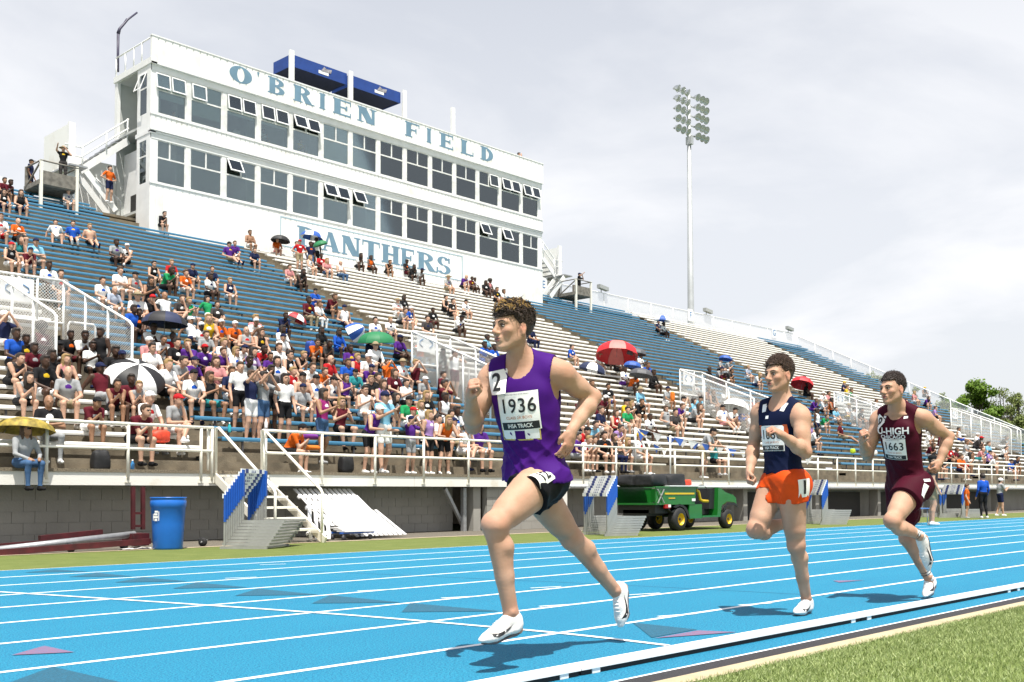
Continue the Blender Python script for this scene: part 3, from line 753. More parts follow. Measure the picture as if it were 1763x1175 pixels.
# lettering: slab letters made of strokes, each letter its own mesh
def slab_letter(ch, w, h, t, name, parent, org, m, y):
    """heavy slab-serif capital from boxes and arcs; front face at y (track side)"""
    s = 0.10*h; mb = MB(); dep = [0.0]
    sv = w*0.09
    def bar(x0, z0, x1, z1):
        dep[0] += 0.0007
        mb.box((org[0]+x0, y-dep[0], org[1]+z0), (org[0]+x1, y+0.02, org[1]+z1))
    def quad(p):
        dep[0] += 0.0007
        mb.prism([(org[0]+a, y+0.02, org[1]+b) for a, b in p], (0,-0.02-dep[0],0))
    def arc(cx, cz, rx, rz, tx, tz, a0, a1, n=12):
        dep[0] += 0.0007
        for k in range(n):
            A, B = a0+(a1-a0)*k/n, a0+(a1-a0)*(k+1)/n
            P = [(cx+rx*math.cos(A),cz+rz*math.sin(A)),(cx+rx*math.cos(B),cz+rz*math.sin(B)),
                 (cx+(rx-tx)*math.cos(B),cz+(rz-tz)*math.sin(B)),(cx+(rx-tx)*math.cos(A),cz+(rz-tz)*math.sin(A))]
            mb.prism([(org[0]+a, y+0.02, org[1]+b) for a, b in P], (0,-0.02-dep[0],0))
    def stem(x): bar(x, 0, x+t, h); bar(x-sv, 0, x+t+sv, s*0.8); bar(x-sv, h-s*0.8, x+t+sv, h)
    pi = math.pi; x0 = sv
    if ch == 'O': arc(w/2, h/2, w/2, h/2, t, s*0.9, 0, 2*pi, 28)
    elif ch == "'": quad([(0.2*w,h),(0.8*w,h),(0.45*w,h*0.68)])
    elif ch == 'I': stem((w-t)/2)
    elif ch in 'BRP':
        stem(x0); r = w-x0-t
        if ch == 'P': arc(x0+t*0.9, h*0.72, r, h*0.28, t*0.85, s*0.8, -pi/2, pi/2)
        else: arc(x0+t*0.9, h*0.745, r*0.92, h*0.255, t*0.85, s*0.8, -pi/2, pi/2)
        if ch == 'B': arc(x0+t*0.9, h*0.265, r, h*0.265, t*0.9, s*0.8, -pi/2, pi/2)
        if ch == 'R': quad([(x0+t*1.05,h*0.5),(x0+t*1.9,h*0.5),(w+sv,0),(w-t*0.95,0)]); bar(w-t*0.9,0,w+sv*2,s*0.7)
    elif ch in 'EF':
        stem(x0); bar(x0+t, h-s, w, h); bar(w-s*0.7, h*0.74, w, h); bar(x0+t, h*0.46, w*0.80, h*0.46+s); bar(w*0.72, h*0.36, w*0.80, h*0.66)
        if ch == 'E': bar(x0+t, 0, w, s); bar(w-s*0.7, 0, w, h*0.26)
    elif ch == 'L': stem(x0); bar(x0+t, 0, w, s); bar(w-s*0.8, 0, w, h*0.30)
    elif ch == 'D': stem(x0); arc(x0+t*0.7, h/2, w-x0-t*0.7, h/2, t, s*0.85, -pi/2, pi/2, 18)
    elif ch == 'N': bar(x0,0,x0+t*0.45,h); bar(w-t*0.45,0,w,h); quad([(x0-sv,h),(x0+t*1.2,h),(w,0),(w-t*1.25,0)]); bar(0,0,x0+t*0.8,s*0.7); bar(w-t*0.9,h-s*0.7,w+sv,h)
    elif ch == 'A': quad([(w*0.36,h),(w*0.60,h),(w*0.98,0),(w*0.98-t*1.15,0)]); quad([(w*0.40,h),(w*0.50,h),(w*0.22,0),(w*0.10,0)]); bar(w*0.22,h*0.24,w*0.72,h*0.24+s*0.7); bar(0,0,w*0.34,s*0.65); bar(w*0.58,0,w*1.05,s*0.65)
    elif ch == 'T': bar((w-t)/2,0,(w+t)/2,h); bar(0,h-s,w,h); bar(0,h*0.70,s*0.7,h); bar(w-s*0.7,h*0.70,w,h); bar((w-t)/2-sv,0,(w+t)/2+sv,s*0.75)
    elif ch == 'H': stem(x0); stem(w-t); bar(x0+t,h*0.45,w-t,h*0.45+s)
    elif ch == 'S':
        arc(w*0.48,h*0.735,w*0.40,h*0.265,t*0.9,s*0.8,pi*0.10,pi*1.5); arc(w*0.50,h*0.265,w*0.46,h*0.265,t*0.95,s*0.8,-pi*0.85,pi*0.5)
        bar(w*0.80,h*0.66,w*0.90,h*0.96); bar(w*0.04,h*0.04,w*0.13,h*0.34)
    return mb.build(name, m, parent)
# each letter's left and right edge read off along the band
for ch, xa, xb in [('O',395,434),("'",441,448),('B',461,491),('R',505,536),('I',548,562),('E',573,604),('N',615,645),('F',697,722),('I',733,744),('E',757,780),('L',793,815),('D',827,849)]:
    A = x_on(xa,BY-0.08,18.1); B = x_on(xb,BY-0.08,18.1); w = B-A
    slab_letter(ch, w, 0.70, w*0.34 if ch != 'I' else w*0.55, 'sign_letter', pb, (A, 17.78), M_letter, BY-0.084)
for ch, xa, xb in [('P',512,545),('A',553,585),('N',588,618),('T',624,654),('H',657,686),('E',690,713),('R',718,748),('S',751,777)]:
    A = x_on(xa,BY-0.04,12.0); B = x_on(xb,BY-0.04,12.0); w = B-A
    slab_letter(ch, w, 0.85, w*0.31, 'sign_letter', pb, (A, 11.57), M_letter, BY-0.036)
A, B = x_on(483,BY-0.05,12.6), x_on(797,BY-0.05,11.5)
for lo, hi in (((A,12.61),(B,12.66)),((A,11.39),(B,11.44)),((A,11.44),(A+0.05,12.61)),((B-0.05,11.44),(B,12.61))):
    MB().box((lo[0],BY-0.0375,lo[1]),(hi[0],BY-0.02,hi[1])).build('sign_outline', M_frameblue, pb)

# roof awnings with white posts
M_awn = mat('royal_blue_canvas', (0.012,0.06,0.30), 0.6, var=0.1, scale=3)
M_awnin = mat('navy_canvas_lining', (0.006,0.010,0.045), 0.9)
M_emb = mat('emblem_grey', (0.35,0.33,0.36), 0.6, var=0.5, scale=14)
for (x0, x1, lab) in ((26.42,29.44,'nearest the antenna'),(29.60,32.62,'right of the white post')):
    aw = empty('roof_awning', 'royal blue canvas awning on press box roof, ' + lab, 'awning', 'blue awnings on the press box roof', loc=(x0,38.3,19.47))
    W = x1-x0; D = 1.35; h = 0.52
    MB().box((0,0,0),(W,0.03,h)).build('front_valance', M_awn, aw)
    MB().box((0,0.03,0),(0.03,D,h)).build('side_valance', M_awn, aw)
    MB().box((W-0.03,0.03,0),(W,D,h)).build('side_valance', M_awn, aw)
    MB().box((0.03,0.03,h-0.04),(W-0.03,D,h)).build('canopy_top', M_awn, aw)
    MB().box((0.03,0.032,0.03),(W-0.03,D,0.06)).build('lining', M_awnin, aw)
    e = MB().box((W*0.48,-0.010,0.10),(W*0.66,-0.001,0.24)).build('emblem', M_sign, aw)
    MB().prism([(W*0.52,-0.011,0.22),(W*0.70,-0.011,0.24),(W*0.72,-0.011,0.42),(W*0.62,-0.011,0.38),(W*0.58,-0.011,0.46)], (0,-0.004,0)).build('emblem_patch', M_emb, e)
for k, x in enumerate((26.32, 29.50, 32.70, 35.86)):
    p = MB().box((-0.11,-0.06,0),(0.11,0.06,2.0)).box((-0.14,-0.09,0),(0.14,0.09,0.05)).build('roof_post', M_trim)
    p.location = (x,38.12,18.06)
    tag(p, 'square white post on press box roof, ' + ('first from the left','between the two awnings','third from the left','fourth from the left')[k], 'post', 'white posts on the press box roof')
# hooked antenna mast at the roof corner
M_mast = mat('dark_mast', (0.05,0.045,0.09), 0.5)
am = empty('antenna_mast', 'thin dark bent mast clamped to the roof corner of the press box', 'mast', loc=(XS-0.05,40.9,17.0))
pp = [at(x,y,40.9)-am.location for x,y in [(203,124),(203,98),(203.5,58),(206,50),(220,34),(236,22)]]
MB().tube(pp[:3],[0.05,0.05,0.055],6).build('upright', M_mast, am)
MB().tube(pp[2:],[0.075,0.06,0.045,0.04],6).build('boom', M_mast, am)
MB().tube([at(x,y,40.88)-am.location for x,y in [(202.5,75),(201.5,64),(204,52),(218,32)]],0.012,5).build('guy_cable', M_mast, am)

# stairs and screens at both ends
def end_stairs(sx, X0, lab):
    s = empty('end_stairs', 'white steel stairs with landing and tall screen ' + lab, 'stairs', 'stairs at the ends of the press box', loc=(X0,40.0,0))
    def B(a, b, w, h, nm): MB().beam((sx*a[0],a[1],a[2]),(sx*b[0],b[1],b[2]),w,h).build(nm, M_trim, s)
    for y in (0.0, 0.9):
        B((-0.05,y,15.0),(1.9,y,13.35),0.05,0.26,'stringer'); B((1.9,y,13.32),(2.55,y,13.32),0.05,0.24,'landing_beam')
    B((1.95,0.05,13.2),(0.75,0.05,11.9),0.05,0.24,'stringer'); B((1.95,-0.65,13.2),(0.75,-0.65,11.9),0.05,0.24,'stringer')
    for k in range(9):
        t = k/8; MB().box((min(sx*(0.05+1.75*t),sx*(0.27+1.75*t)),0.03,15.0-1.6*t),(max(sx*(0.05+1.75*t),sx*(0.27+1.75*t)),0.87,15.04-1.6*t)).build('tread', M_galv, s)
    MB().box((min(sx*1.9,sx*2.6),-0.7,13.30),(max(sx*1.9,sx*2.6),0.9,13.36)).build('landing', M_galv, s)
    for dz in (0.45, 0.82):
        MB().tube([(sx*-0.05,-0.02,15.05+dz),(sx*1.85,-0.02,13.45+dz),(sx*2.5,-0.02,13.45+dz)],0.03,6).build('handrail', M_steelw, s)
    for t in (0.0,0.45,0.95): MB().tube([(sx*1.9*t,-0.02,15.0-1.6*t),(sx*1.9*t,-0.02,15.87-1.6*t)],0.03,6).build('post', M_steelw, s)
    MB().box((min(sx*2.3,sx*2.36),0.02,10.6),(max(sx*2.3,sx*2.36),2.2,15.08)).build('screen_panel', M_panel, s)
    MB().box((min(sx*2.12,sx*2.38),-0.09,10.6),(max(sx*2.12,sx*2.38),0.018,15.15)).build('screen_post', M_trim, s)
    MB().box((min(sx*-0.1,sx*1.7),1.0,10.6),(max(sx*-0.1,sx*1.7),1.05,14.2)).build('back_panel', M_trim, s)
    MB().tube([(sx*1.6,-0.72,13.0),(sx*0.6,-0.72,12.3),(sx*0.6,-0.72,11.2)],0.02,6).build('handrail', M_galv, s)
    return s
end_stairs(-1, 19.85, 'left of the press box')
end_stairs(1, 43.75, 'right of the press box')

# ================================================================== camera platforms, light pole, trees
M_ply = mat('weathered_board', (0.22,0.20,0.17), 0.9, var=0.35, scale=6, bump=0.5, bscale=30)
def platform(X0, lab):
    p = empty('camera_platform', 'raised platform of weathered grey boards on posts ' + lab, 'platform', 'camera platforms on the top rows', loc=(X0,38.3,0))
    W = 1.40; zf = 12.08
    MB().box((0,-0.03,zf-0.02),(W,0.0,zf+0.47)).build('front_board', M_ply, p)
    MB().box((0.0,0.0,zf-0.06),(W,1.3,zf)).build('floor', M_ply, p)
    MB().box((-0.03,0.0,zf-0.05),(-0.001,1.3,zf+0.12)).build('side_board', M_ply, p)
    for x in (0.05, W-0.05):
        for y in (0.04, 1.26): MB().box((x-0.05,y-0.05-0.06*(y<.1),10.9),(x+0.05,y+0.05-0.06*(y<.1),zf+0.85)).build('post', M_rail if y < .1 else M_ply, p)
    for z in (zf+0.82,):
        MB().tube([(0.0,-0.05,z),(W,-0.05,z-0.02)],0.03,6).build('rail', M_ply, p)
        for x in (0.03, W-0.03): MB().tube([(x,-0.05,z),(x,1.3,z)],0.03,6).build('rail', M_ply, p)
    MB().beam((-0.02,1.25,zf),(0.02,0.0,zf+0.75),0.05,0.05).build('brace', M_ply, p)
    return p
platform(15.73, 'left of the press box')
platform(45.4, 'right of the press box')
# signs with round ring at far left
MB_ = empty('letter_board', 'white board with a pale blue ring at the top left of the stand', 'sign', loc=(15.0,40.3,11.3))
MB().box((-0.45,0,0),(0.55,0.04,1.3)).build('board', M_sign, MB_)
MB().tube([(0.22+0.3*math.cos(a),-0.02,0.62+0.36*math.sin(a)) for a in [k*math.pi/10 for k in range(21)]],0.035,6).build('ring', M_frameblue, MB_)

M_pole = mat('galvanised_pole', (0.55,0.57,0.58), 0.45, var=0.08, scale=2, metal=0.3)
M_lampb = mat('lamp_reflector', (0.62,0.64,0.62), 0.2, metal=0.85)
M_lens = mat('lamp_lens', (0.50,0.52,0.50), 0.08, spec=0.8)
lp = empty('light_pole', 'tall grey stadium light pole with thirty round floodlights', 'light pole', loc=(68.2,46,0))
zt = 31.9
MB().tube([(0,0,0),(0,0,12),(0,0,zt)],[0.33,0.27,0.13],14).build('shaft', M_pole, lp)
lamp_me = {}
for r in range(5):
    z = zt - 0.35 - 0.76*r
    MB().beam((-2.05,0,z),(2.05,0,z),0.07,0.09).build('crossarm', M_pole, lp)
    for c, x in enumerate((-1.9,-1.25,-0.6,0.75,1.35,1.9)):
        if 'h' not in lamp_me:
            h = MB().lathe([(0.04,0.25),(0.13,0.22),(0.20,0.11),(0.285,-0.07),(0.30,-0.11)],14).build('floodlight', M_lampb, lp)
            g = MB().lathe([(0.0,-0.125),(0.18,-0.115),(0.285,-0.09)],14).build('lens', M_lens, h)
            k = MB().tube([(0,0,0.2),(0,0.0,0.32)],0.03,6).build('yoke', M_pole, h)
            lamp_me['h'] = h; o = h
        else: o = copy_tree(lamp_me['h'], lp)
        o.location = (x,-0.28,z-0.02); o.rotation_euler = (math.radians(-62 + RNG.uniform(-4,4)), 0, math.radians(RNG.uniform(-14,14)+ (8 if x<0 else -8)))
o = MB()
o.box((-0.16,-0.3,zt-4.2),(0.16,0.2,zt-3.6)).build('collar_box', M_pole, lp)

# ---- trees
def leaf_mat(name, c1, c2):
    m = bpy.data.materials.new(name); m.use_nodes = True
    n, l = m.node_tree.nodes, m.node_tree.links; b = n['Principled BSDF']
    b.inputs['Roughness'].default_value = 0.6; b.inputs['Specular IOR Level'].default_value = 0.3
    oi = n.new('ShaderNodeNewGeometry'); mx = n.new('ShaderNodeMix'); mx.data_type = 'RGBA'
    mx.inputs['A'].default_value = (*c1,1); mx.inputs['B'].default_value = (*c2,1)
    l.new(oi.outputs['Random Per Island'], mx.inputs['Factor']); l.new(mx.outputs['Result'], b.inputs['Base Color'])
    tl = n.new('ShaderNodeBsdfTranslucent'); l.new(mx.outputs['Result'], tl.inputs[0])
    ms = n.new('ShaderNodeMixShader'); ms.inputs[0].default_value = 0.35
    l.new(b.outputs[0], ms.inputs[1]); l.new(tl.outputs[0], ms.inputs[2]); l.new(ms.outputs[0], n['Material Output'].inputs[0])
    return m
M_leaf1 = leaf_mat('bright_leaves', (0.075,0.15,0.012), (0.16,0.26,0.03))
M_leaf2 = leaf_mat('olive_leaves', (0.10,0.14,0.03), (0.20,0.24,0.07))
M_bark = mat('bark', (0.10,0.08,0.06), 0.95, var=0.4, scale=6, bump=0.8, bscale=14)
def tree(px, py_top, Y, width, label, m, n_clump=26, leaf=0.35, dens=130, loose=1.0, seed=1, base_z=0.0, low=0.30):
    rg = random.Random(seed); top = at(px, py_top, Y); X = top.x; Hh = top.z
    t = empty('tree', label, 'tree', 'trees beyond the stand', loc=(X, Y, base_z))
    tb = MB(); tb.tube([(0,0,0),(0.1,0,Hh*0.25),(0.0,0.1,Hh*0.5)],[Hh*0.022,Hh*0.018,Hh*0.011],8)
    vs, fs = [], []
    for c in range(n_clump):
        a = rg.uniform(0, 2*math.pi); rr = math.sqrt(rg.random()); zz = rg.uniform(low, 0.93)
        env = math.sin(math.pi*min(1,max(0.05,(zz-low+0.10)/(1.10-low))))**0.6
        c0 = Vector((math.cos(a)*rr*width/2*env, math.sin(a)*rr*width/2*env, zz*Hh))
        tb.tube([(0,0,Hh*min(0.48,zz*0.6)),tuple(c0*0.55+Vector((0,0,Hh*0.2*zz))),tuple(c0)],[Hh*0.008,Hh*0.005,Hh*0.002],5)
        cr = width*rg.uniform(0.09,0.17)*loose
        for _ in range(int(dens*rg.uniform(0.6,1.3))):
            d = Vector((rg.gauss(0,1),rg.gauss(0,1),rg.gauss(0,0.8))).normalized()*cr*(rg.random()**0.45)
            p = c0 + d; s = leaf*rg.uniform(0.6,1.3)
            u = Vector((rg.gauss(0,1),rg.gauss(0,1),rg.gauss(0,1))).normalized(); w = u.orthogonal().normalized()*s*0.45; u = u*s
            b = len(vs); vs += [p-u*0.5, p+w, p+u*0.5, p-w]; fs.append((b,b+1,b+2,b+3))
    tb.build('trunk', M_bark, t)
    MB().add(vs, fs).build('crown', m, t)
    return t
tree(1676, 648, 85, 13.5, 'dense bright green tree behind the right end of the stand', M_leaf1, 60, 0.62, 230, 0.8, 3, low=0.22)
tree(1700, 672, 84, 8.0, 'lower dark lobe of green tree beside the dense bright tree', M_leaf1, 30, 0.6, 200, 0.9, 5, low=0.15)
tree(1728, 660, 90, 9.0, 'sparse airy tree with thin olive leaves at far right', M_leaf2, 50, 0.45, 95, 1.1, 7, low=0.15)
tree(1755, 668, 88, 9.0, 'sparse olive tree cut by the right edge of the photo', M_leaf2, 50, 0.45, 95, 1.1, 9, low=0.15)
tree(1745, 715, 78, 9.0, 'low leafy olive thicket below the sparse trees', M_leaf2, 40, 0.5, 190, 1.0, 11, low=0.05)
tree(1632, 690, 80, 8.0, 'low green bush behind the sloping end fence', M_leaf1, 30, 0.55, 170, 0.9, 21, low=0.1)
tree(1515, 623, 62, 5.0, 'small olive tree top peeping over the stand behind the maroon runner', M_leaf2, 16, 0.35, 60, 1.1, 13, low=0.6)
tree(1492, 628, 64, 3.6, 'smallest olive tree top left of the maroon runner head', M_leaf2, 12, 0.35, 55, 1.1, 15, low=0.6)
tree(1580, 655, 70, 4.5, 'thin green tree top just right of the maroon runner head', M_leaf2, 16, 0.35, 70, 1.1, 17, low=0.55)
tree(1612, 668, 70, 5.0, 'scrubby tree seen through the chain-link end fence', M_leaf2, 18, 0.35, 90, 1.1, 19, low=0.4)

# ================================================================== bodies: blended limbs turned into one continuous surface
class Body:
    """round cones and ellipsoids melted together; every primitive carries a label that colours the surface near it"""
    def __init__(s): s.p = []
    def cone(s, a, b, ra, rb, lab=0, k=0.02, op=1, sx=None):
        s.p.append(('c', np.array(a, float), np.array(b, float), ra, rb, lab, k, op, sx)); return s
    def ell(s, c, r, lab=0, k=0.02, M=None, op=1):
        r = np.array(r if hasattr(r, '__len__') else (r, r, r), float)
        s.p.append(('e', np.array(c, float), r, None if M is None else np.array(M, float), None, lab, k, op, None)); return s
    @staticmethod
    def dist(q, P):
        if q[0] == 'c':
            a, b, ra, rb, sx = q[1], q[2], q[3], q[4], q[8]
            ab = b - a; L2 = float(ab @ ab) + 1e-12
            d = P - a
            t = np.clip((d @ ab)/L2, 0, 1)
            v = d - t[..., None]*ab
            if sx is not None:                  # (axis, factor): flatten along an axis
                ax = np.array(sx[0], float); c = v @ ax
                v = v + (c*(1.0/sx[1] - 1.0))[..., None]*ax
            return np.sqrt((v*v).sum(-1)) - (ra + (rb-ra)*t)
        c, r, M = q[1], q[2], q[3]
        d = P - c
        if M is not None: d = d @ M.T          # rows of M are the ellipsoid's axes
        k0 = np.sqrt(((d/r)**2).sum(-1)); k1 = np.sqrt(((d/(r*r))**2).sum(-1)) + 1e-9
        return k0*(k0-1.0)/k1
    def bounds(s, pad):
        lo = np.full(3, 1e9); hi = -lo
        for q in s.p:
            if q[7] < 0: continue
            if q[0] == 'c':
                R = max(q[3], q[4])*(1.0 if q[8] is None else max(1.0, q[8][1])); A = np.minimum(q[1], q[2]) - R; B = np.maximum(q[1], q[2]) + R
            else: A = q[1] - q[2].max(); B = q[1] + q[2].max()
            lo = np.minimum(lo, A); hi = np.maximum(hi, B)
        return lo - pad, hi + pad
    def field(s, h, pad=0.03, box=None, extra=None):
        lo, hi = box if box is not None else s.bounds(pad)
        n = np.ceil((hi-lo)/h).astype(int) + 1
        F = np.full(n, 0.08, np.float32)
        ax = [lo[i] + h*np.arange(n[i]) for i in range(3)]
        for q in s.p:
            k = q[6]; m = 0.075 + k
            if q[0] == 'c':
                R = max(q[3], q[4])*(1.0 if q[8] is None else max(1.0, q[8][1])) + m; A = np.minimum(q[1], q[2]) - R; B = np.maximum(q[1], q[2]) + R
            else: R = q[2].max() + m; A = q[1]-R; B = q[1]+R
            i0 = np.clip(np.floor((A-lo)/h).astype(int), 0, n); i1 = np.clip(np.ceil((B-lo)/h).astype(int)+1, 0, n)
            if (i1 <= i0).any(): continue
            sl = tuple(slice(a, b) for a, b in zip(i0, i1))
            P = np.stack(np.meshgrid(*[ax[i][sl[i]] for i in range(3)], indexing='ij'), -1)
            d = Body.dist(q, P); f = F[sl]
            if q[7] > 0:
                hh = np.clip(k - np.abs(f-d), 0, None)/max(k, 1e-6)
                F[sl] = np.minimum(f, d) - hh*hh*k*0.25
            else:
                hh = np.clip(k - np.abs(f+d), 0, None)/max(k, 1e-6)
                F[sl] = np.maximum(f, -d) + hh*hh*k*0.25
        if extra is not None:
            P = np.stack(np.meshgrid(*ax, indexing='ij'), -1)
            F = extra(P, F).astype(np.float32)
        return F, lo
    def label_at(s, V):
        best = np.full(len(V), 1e9); lab = np.zeros(len(V), int)
        for q in s.p:
            if q[7] < 0 or q[5] < 0: continue
            d = Body.dist(q, V); w = d < best; best[w] = d[w]; lab[w] = q[5]
        return lab

def surface_nets(F, lo, h, smooth=1):
    S = F < 0
    nx, ny, nz = F.shape
    acc = np.zeros((nx-1, ny-1, nz-1, 3), np.float32); cnt = np.zeros((nx-1, ny-1, nz-1), np.float32)
    base = [slice(0, -1)]*3
    def corner(o): return tuple(slice(o[i], (F.shape[i]-1)+o[i]) for i in range(3))
    for axn in range(3):
        o1, o2 = [i for i in range(3) if i != axn]
        for u in (0, 1):
            for v in (0, 1):
                a = [0,0,0]; a[o1] = u; a[o2] = v; b = list(a); b[axn] = 1
                fa, fb = F[corner(a)], F[corner(b)]
                cr = (fa < 0) != (fb < 0)
                t = np.where(cr, fa/np.where(cr, fa-fb, 1), 0)
                acc[..., axn] += np.where(cr, t, 0); acc[..., o1] += cr*u; acc[..., o2] += cr*v
                cnt += cr
    act = cnt > 0
    idx = np.full(act.shape, -1, np.int64); idx[act] = np.arange(act.sum())
    ijk = np.argwhere(act)
    V = lo + h*(ijk + acc[act]/cnt[act][:, None])
    faces = []
    for axn in range(3):
        o1, o2 = [(1,2),(2,0),(0,1)][axn]
        s0 = [slice(1, -1)]*3; s0[axn] = slice(0, -1)
        a = S[tuple(s0)]
        s1 = list(s0); s1[axn] = slice(1, None); b = S[tuple(s1)]
        cr = np.argwhere(a != b)
        if not len(cr): continue
        fl = a[tuple(cr.T)]
        off = np.array([1,1,1]); off[axn] = 0
        p = cr + off                           # grid edge start
        def cell(d1, d2):
            c = p.copy(); c[:, o1] -= d1; c[:, o2] -= d2
            return idx[tuple(c.T)]
        q = np.stack([cell(1,1), cell(0,1), cell(0,0), cell(1,0)], 1)
        q[~fl] = q[~fl][:, ::-1]
        faces.append(q)
    Q = np.concatenate(faces)
    Q = Q[(Q >= 0).all(1)]
    for _ in range(smooth):
        s = np.zeros_like(V); c = np.zeros(len(V))
        for i in range(4):
            a, b = Q[:, i], Q[:, (i+1) % 4]
            np.add.at(s, a, V[b]); np.add.at(c, a, 1); np.add.at(s, b, V[a]); np.add.at(c, b, 1)
        V = 0.5*V + 0.5*s/np.maximum(c, 1)[:, None]
    return V, Q

def np_mesh(name, V, Q, labels=None, mats=(), smooth=True):
    me = bpy.data.meshes.new(name)
    me.vertices.add(len(V)); me.vertices.foreach_set('co', np.ascontiguousarray(V, np.float32).ravel())
    me.loops.add(Q.size); me.loops.foreach_set('vertex_index', Q.ravel().astype(np.int32))
    me.polygons.add(len(Q)); me.polygons.foreach_set('loop_start', np.arange(0, Q.size, 4, dtype=np.int32))
    me.polygons.foreach_set('loop_total', np.full(len(Q), 4, np.int32))
    for m in mats: me.materials.append(m)
    if labels is not None: me.polygons.foreach_set('material_index', labels.astype(np.int32))
    me.polygons.foreach_set('use_smooth', np.full(len(Q), smooth))
    me.update(calc_edges=True); me.validate()
    return me
def vnoise(P, scale, seed=0):
    """smooth lumpy noise in -1..1 from a few rotated sines"""
    r = np.random.RandomState(seed); out = 0
    for i in range(5):
        w = r.normal(size=3); w /= np.linalg.norm(w)
        out = out + np.sin((P @ w)*scale*(1+0.45*i) + r.uniform(0, 6.28))/(1+0.35*i)
    return out/2.6

# ================================================================== spectators
CL = {'w':(.74,.74,.73),'g':(.36,.37,.38),'k':(.012,.012,.014),'r':(.50,.015,.02),'m':(.11,.008,.018),'p':(.085,.018,.22),'o':(.72,.13,.012),
      'b':(.012,.09,.48),'n':(.012,.018,.065),'c':(.22,.50,.68),'y':(.70,.45,.02),'e':(.015,.30,.10),'t':(.03,.28,.30),'i':(.66,.28,.28),
      'v':(.36,.22,.50),'l':(.40,.45,.55),'d':(.055,.05,.05),'q':(.30,.02,.16),'K':(.36,.29,.18),'j':(.06,.13,.26),'W':(.78,.78,.78)}
CW = {'w':'white','g':'grey','k':'black','r':'red','m':'maroon','p':'purple','o':'orange','b':'royal blue','n':'navy','c':'light blue','y':'yellow',
      'e':'green','t':'teal','i':'pink','v':'lavender','l':'pale blue-grey','d':'charcoal','q':'magenta','K':'khaki','j':'denim','W':'white'}
SK = {1:(.60,.36,.25),2:(.36,.19,.11),3:(.075,.035,.02)}
HR = {'dark':(.022,.013,.009),'brown':(.075,.038,.018),'blond':(.36,.23,.09)}
def cloth(c): return mat('cloth_'+CW.get(c,c).replace(' ','_').replace('-','_'), CL[c], 0.85, var=0.10, scale=14, bump=0.25, bscale=30, spec=0.2)
def skin(n): return mat('skin_tone_%d' % n, SK[n], 0.5, var=0.08, scale=18, spec=0.35)
def hairm(c): return mat('hair_'+c, HR[c], 0.6, var=0.35, scale=60, bump=0.5, bscale=90)
M_shades = mat('sunglasses', (.01,.01,.012), 0.15)

def pose_joints(pose):
    J = {}
    sit = pose.islower()
    X = np.array([1.,0,0])
    lean = {'a':.22,'b':.62,'c':.12,'d':.02,'e':.38,'f':-.28,'g':-.12,'h':.08,'S':0,'P':0,'L':.55,'H':0,'C':.04,'B':.35}.get(pose,0)
    p = np.array([0,.10,.10]) if sit else np.array([0,.0,.94]) + (np.array([0,.16,-.03]) if pose == 'L' else 0)
    s = np.array([0,-math.sin(lean),math.cos(lean)])
    n = p + .47*s
    J.update(p=p, s=s, c=p+.27*s, n=n, h=n+np.array([0,-.035-.05*max(lean,0),.145])+ (np.array([0,-.05,-.03]) if lean>.4 else 0))
    for sg, nm in ((1,'L'),(-1,'R')):
        sh = n - .045*s + X*sg*.175
        if sit:
            hip = p + X*sg*.085 + np.array([0,-.02,-.01]); kn = np.array([sg*.13,-.33,.07]); an = np.array([sg*.12,-.30,-.34])
            if pose == 'g': kn = np.array([sg*.10,-.36,.06]); an = np.array([sg*.10,-.72,-.20])
            if pose == 'e' and sg > 0: kn = np.array([.05,-.36,.17]); an = np.array([-.16,-.46,-.10])
            if pose == 'c': kn = kn + X*sg*.05
            if pose == 'f': kn = np.array([sg*.17,-.34,.08]); an = np.array([sg*.17,-.44,-.32])
        else:
            hip = p + X*sg*.085; kn = np.array([sg*.10,-.03,.49]); an = np.array([sg*.12,.03,.085])
            if pose == 'L': kn = np.array([sg*.11,.08,.49]); an = np.array([sg*.13,.16,.085])
            if pose == 'C': kn = np.array([sg*.10,-.05,.49]); an = np.array([sg*.10,.02+.1*sg,.085])
        if pose == 'a': el = sh + np.array([sg*.07,-.10,-.27]); wr = kn + np.array([-sg*.02,.05,.09])
        elif pose == 'b': el = kn + np.array([-sg*.01,.08,.10]); wr = np.array([sg*.045, kn[1]-.02, .28])
        elif pose in 'cC': el = sh + np.array([sg*.06,-.12,-.25]); wr = np.array([sg*.045, sh[1]-.33, sh[2]-.13])
        elif pose in 'dP':
            el = sh + np.array([sg*.12,-.22,-.10]); wr = J['h'] + np.array([sg*.07,-.17,-.02])
            if pose == 'P' and sg < 0: el = sh + np.array([-.12,-.22,.04]); wr = sh + np.array([-.10,-.40,.20])
        elif pose == 'e':
            if sg > 0: el = np.array([.10,-.22,.30]); wr = J['h'] + np.array([.02,-.10,-.13])
            else: el = sh + np.array([-.06,-.06,-.28]); wr = np.array([.08,-.26,.24])
        elif pose == 'f': el = sh + np.array([sg*.13,.12,-.24]); wr = np.array([sg*.34,.34,.06])
        elif pose == 'g': el = sh + np.array([sg*.09,.04,-.28]); wr = np.array([sg*.12,-.14,.13])
        elif pose == 'h': el = sh + np.array([sg*.08,-.08,-.27]); wr = np.array([-sg*.09, sh[1]-.20, p[2]+.20])
        elif pose == 'L': el = sh + np.array([sg*.10,-.10,-.27]); wr = np.array([sg*.26,-.42,.98])
        elif pose == 'H': el = sh + np.array([sg*.20,.06,-.24]); wr = p + np.array([sg*.17,-.04,.10])
        else: el = sh + np.array([sg*.06,.02,-.29]); wr = sh + np.array([sg*.05,-.10,-.54])
        J[nm] = dict(sh=sh, el=el, wr=wr, hip=hip, kn=kn, an=an)
    return J
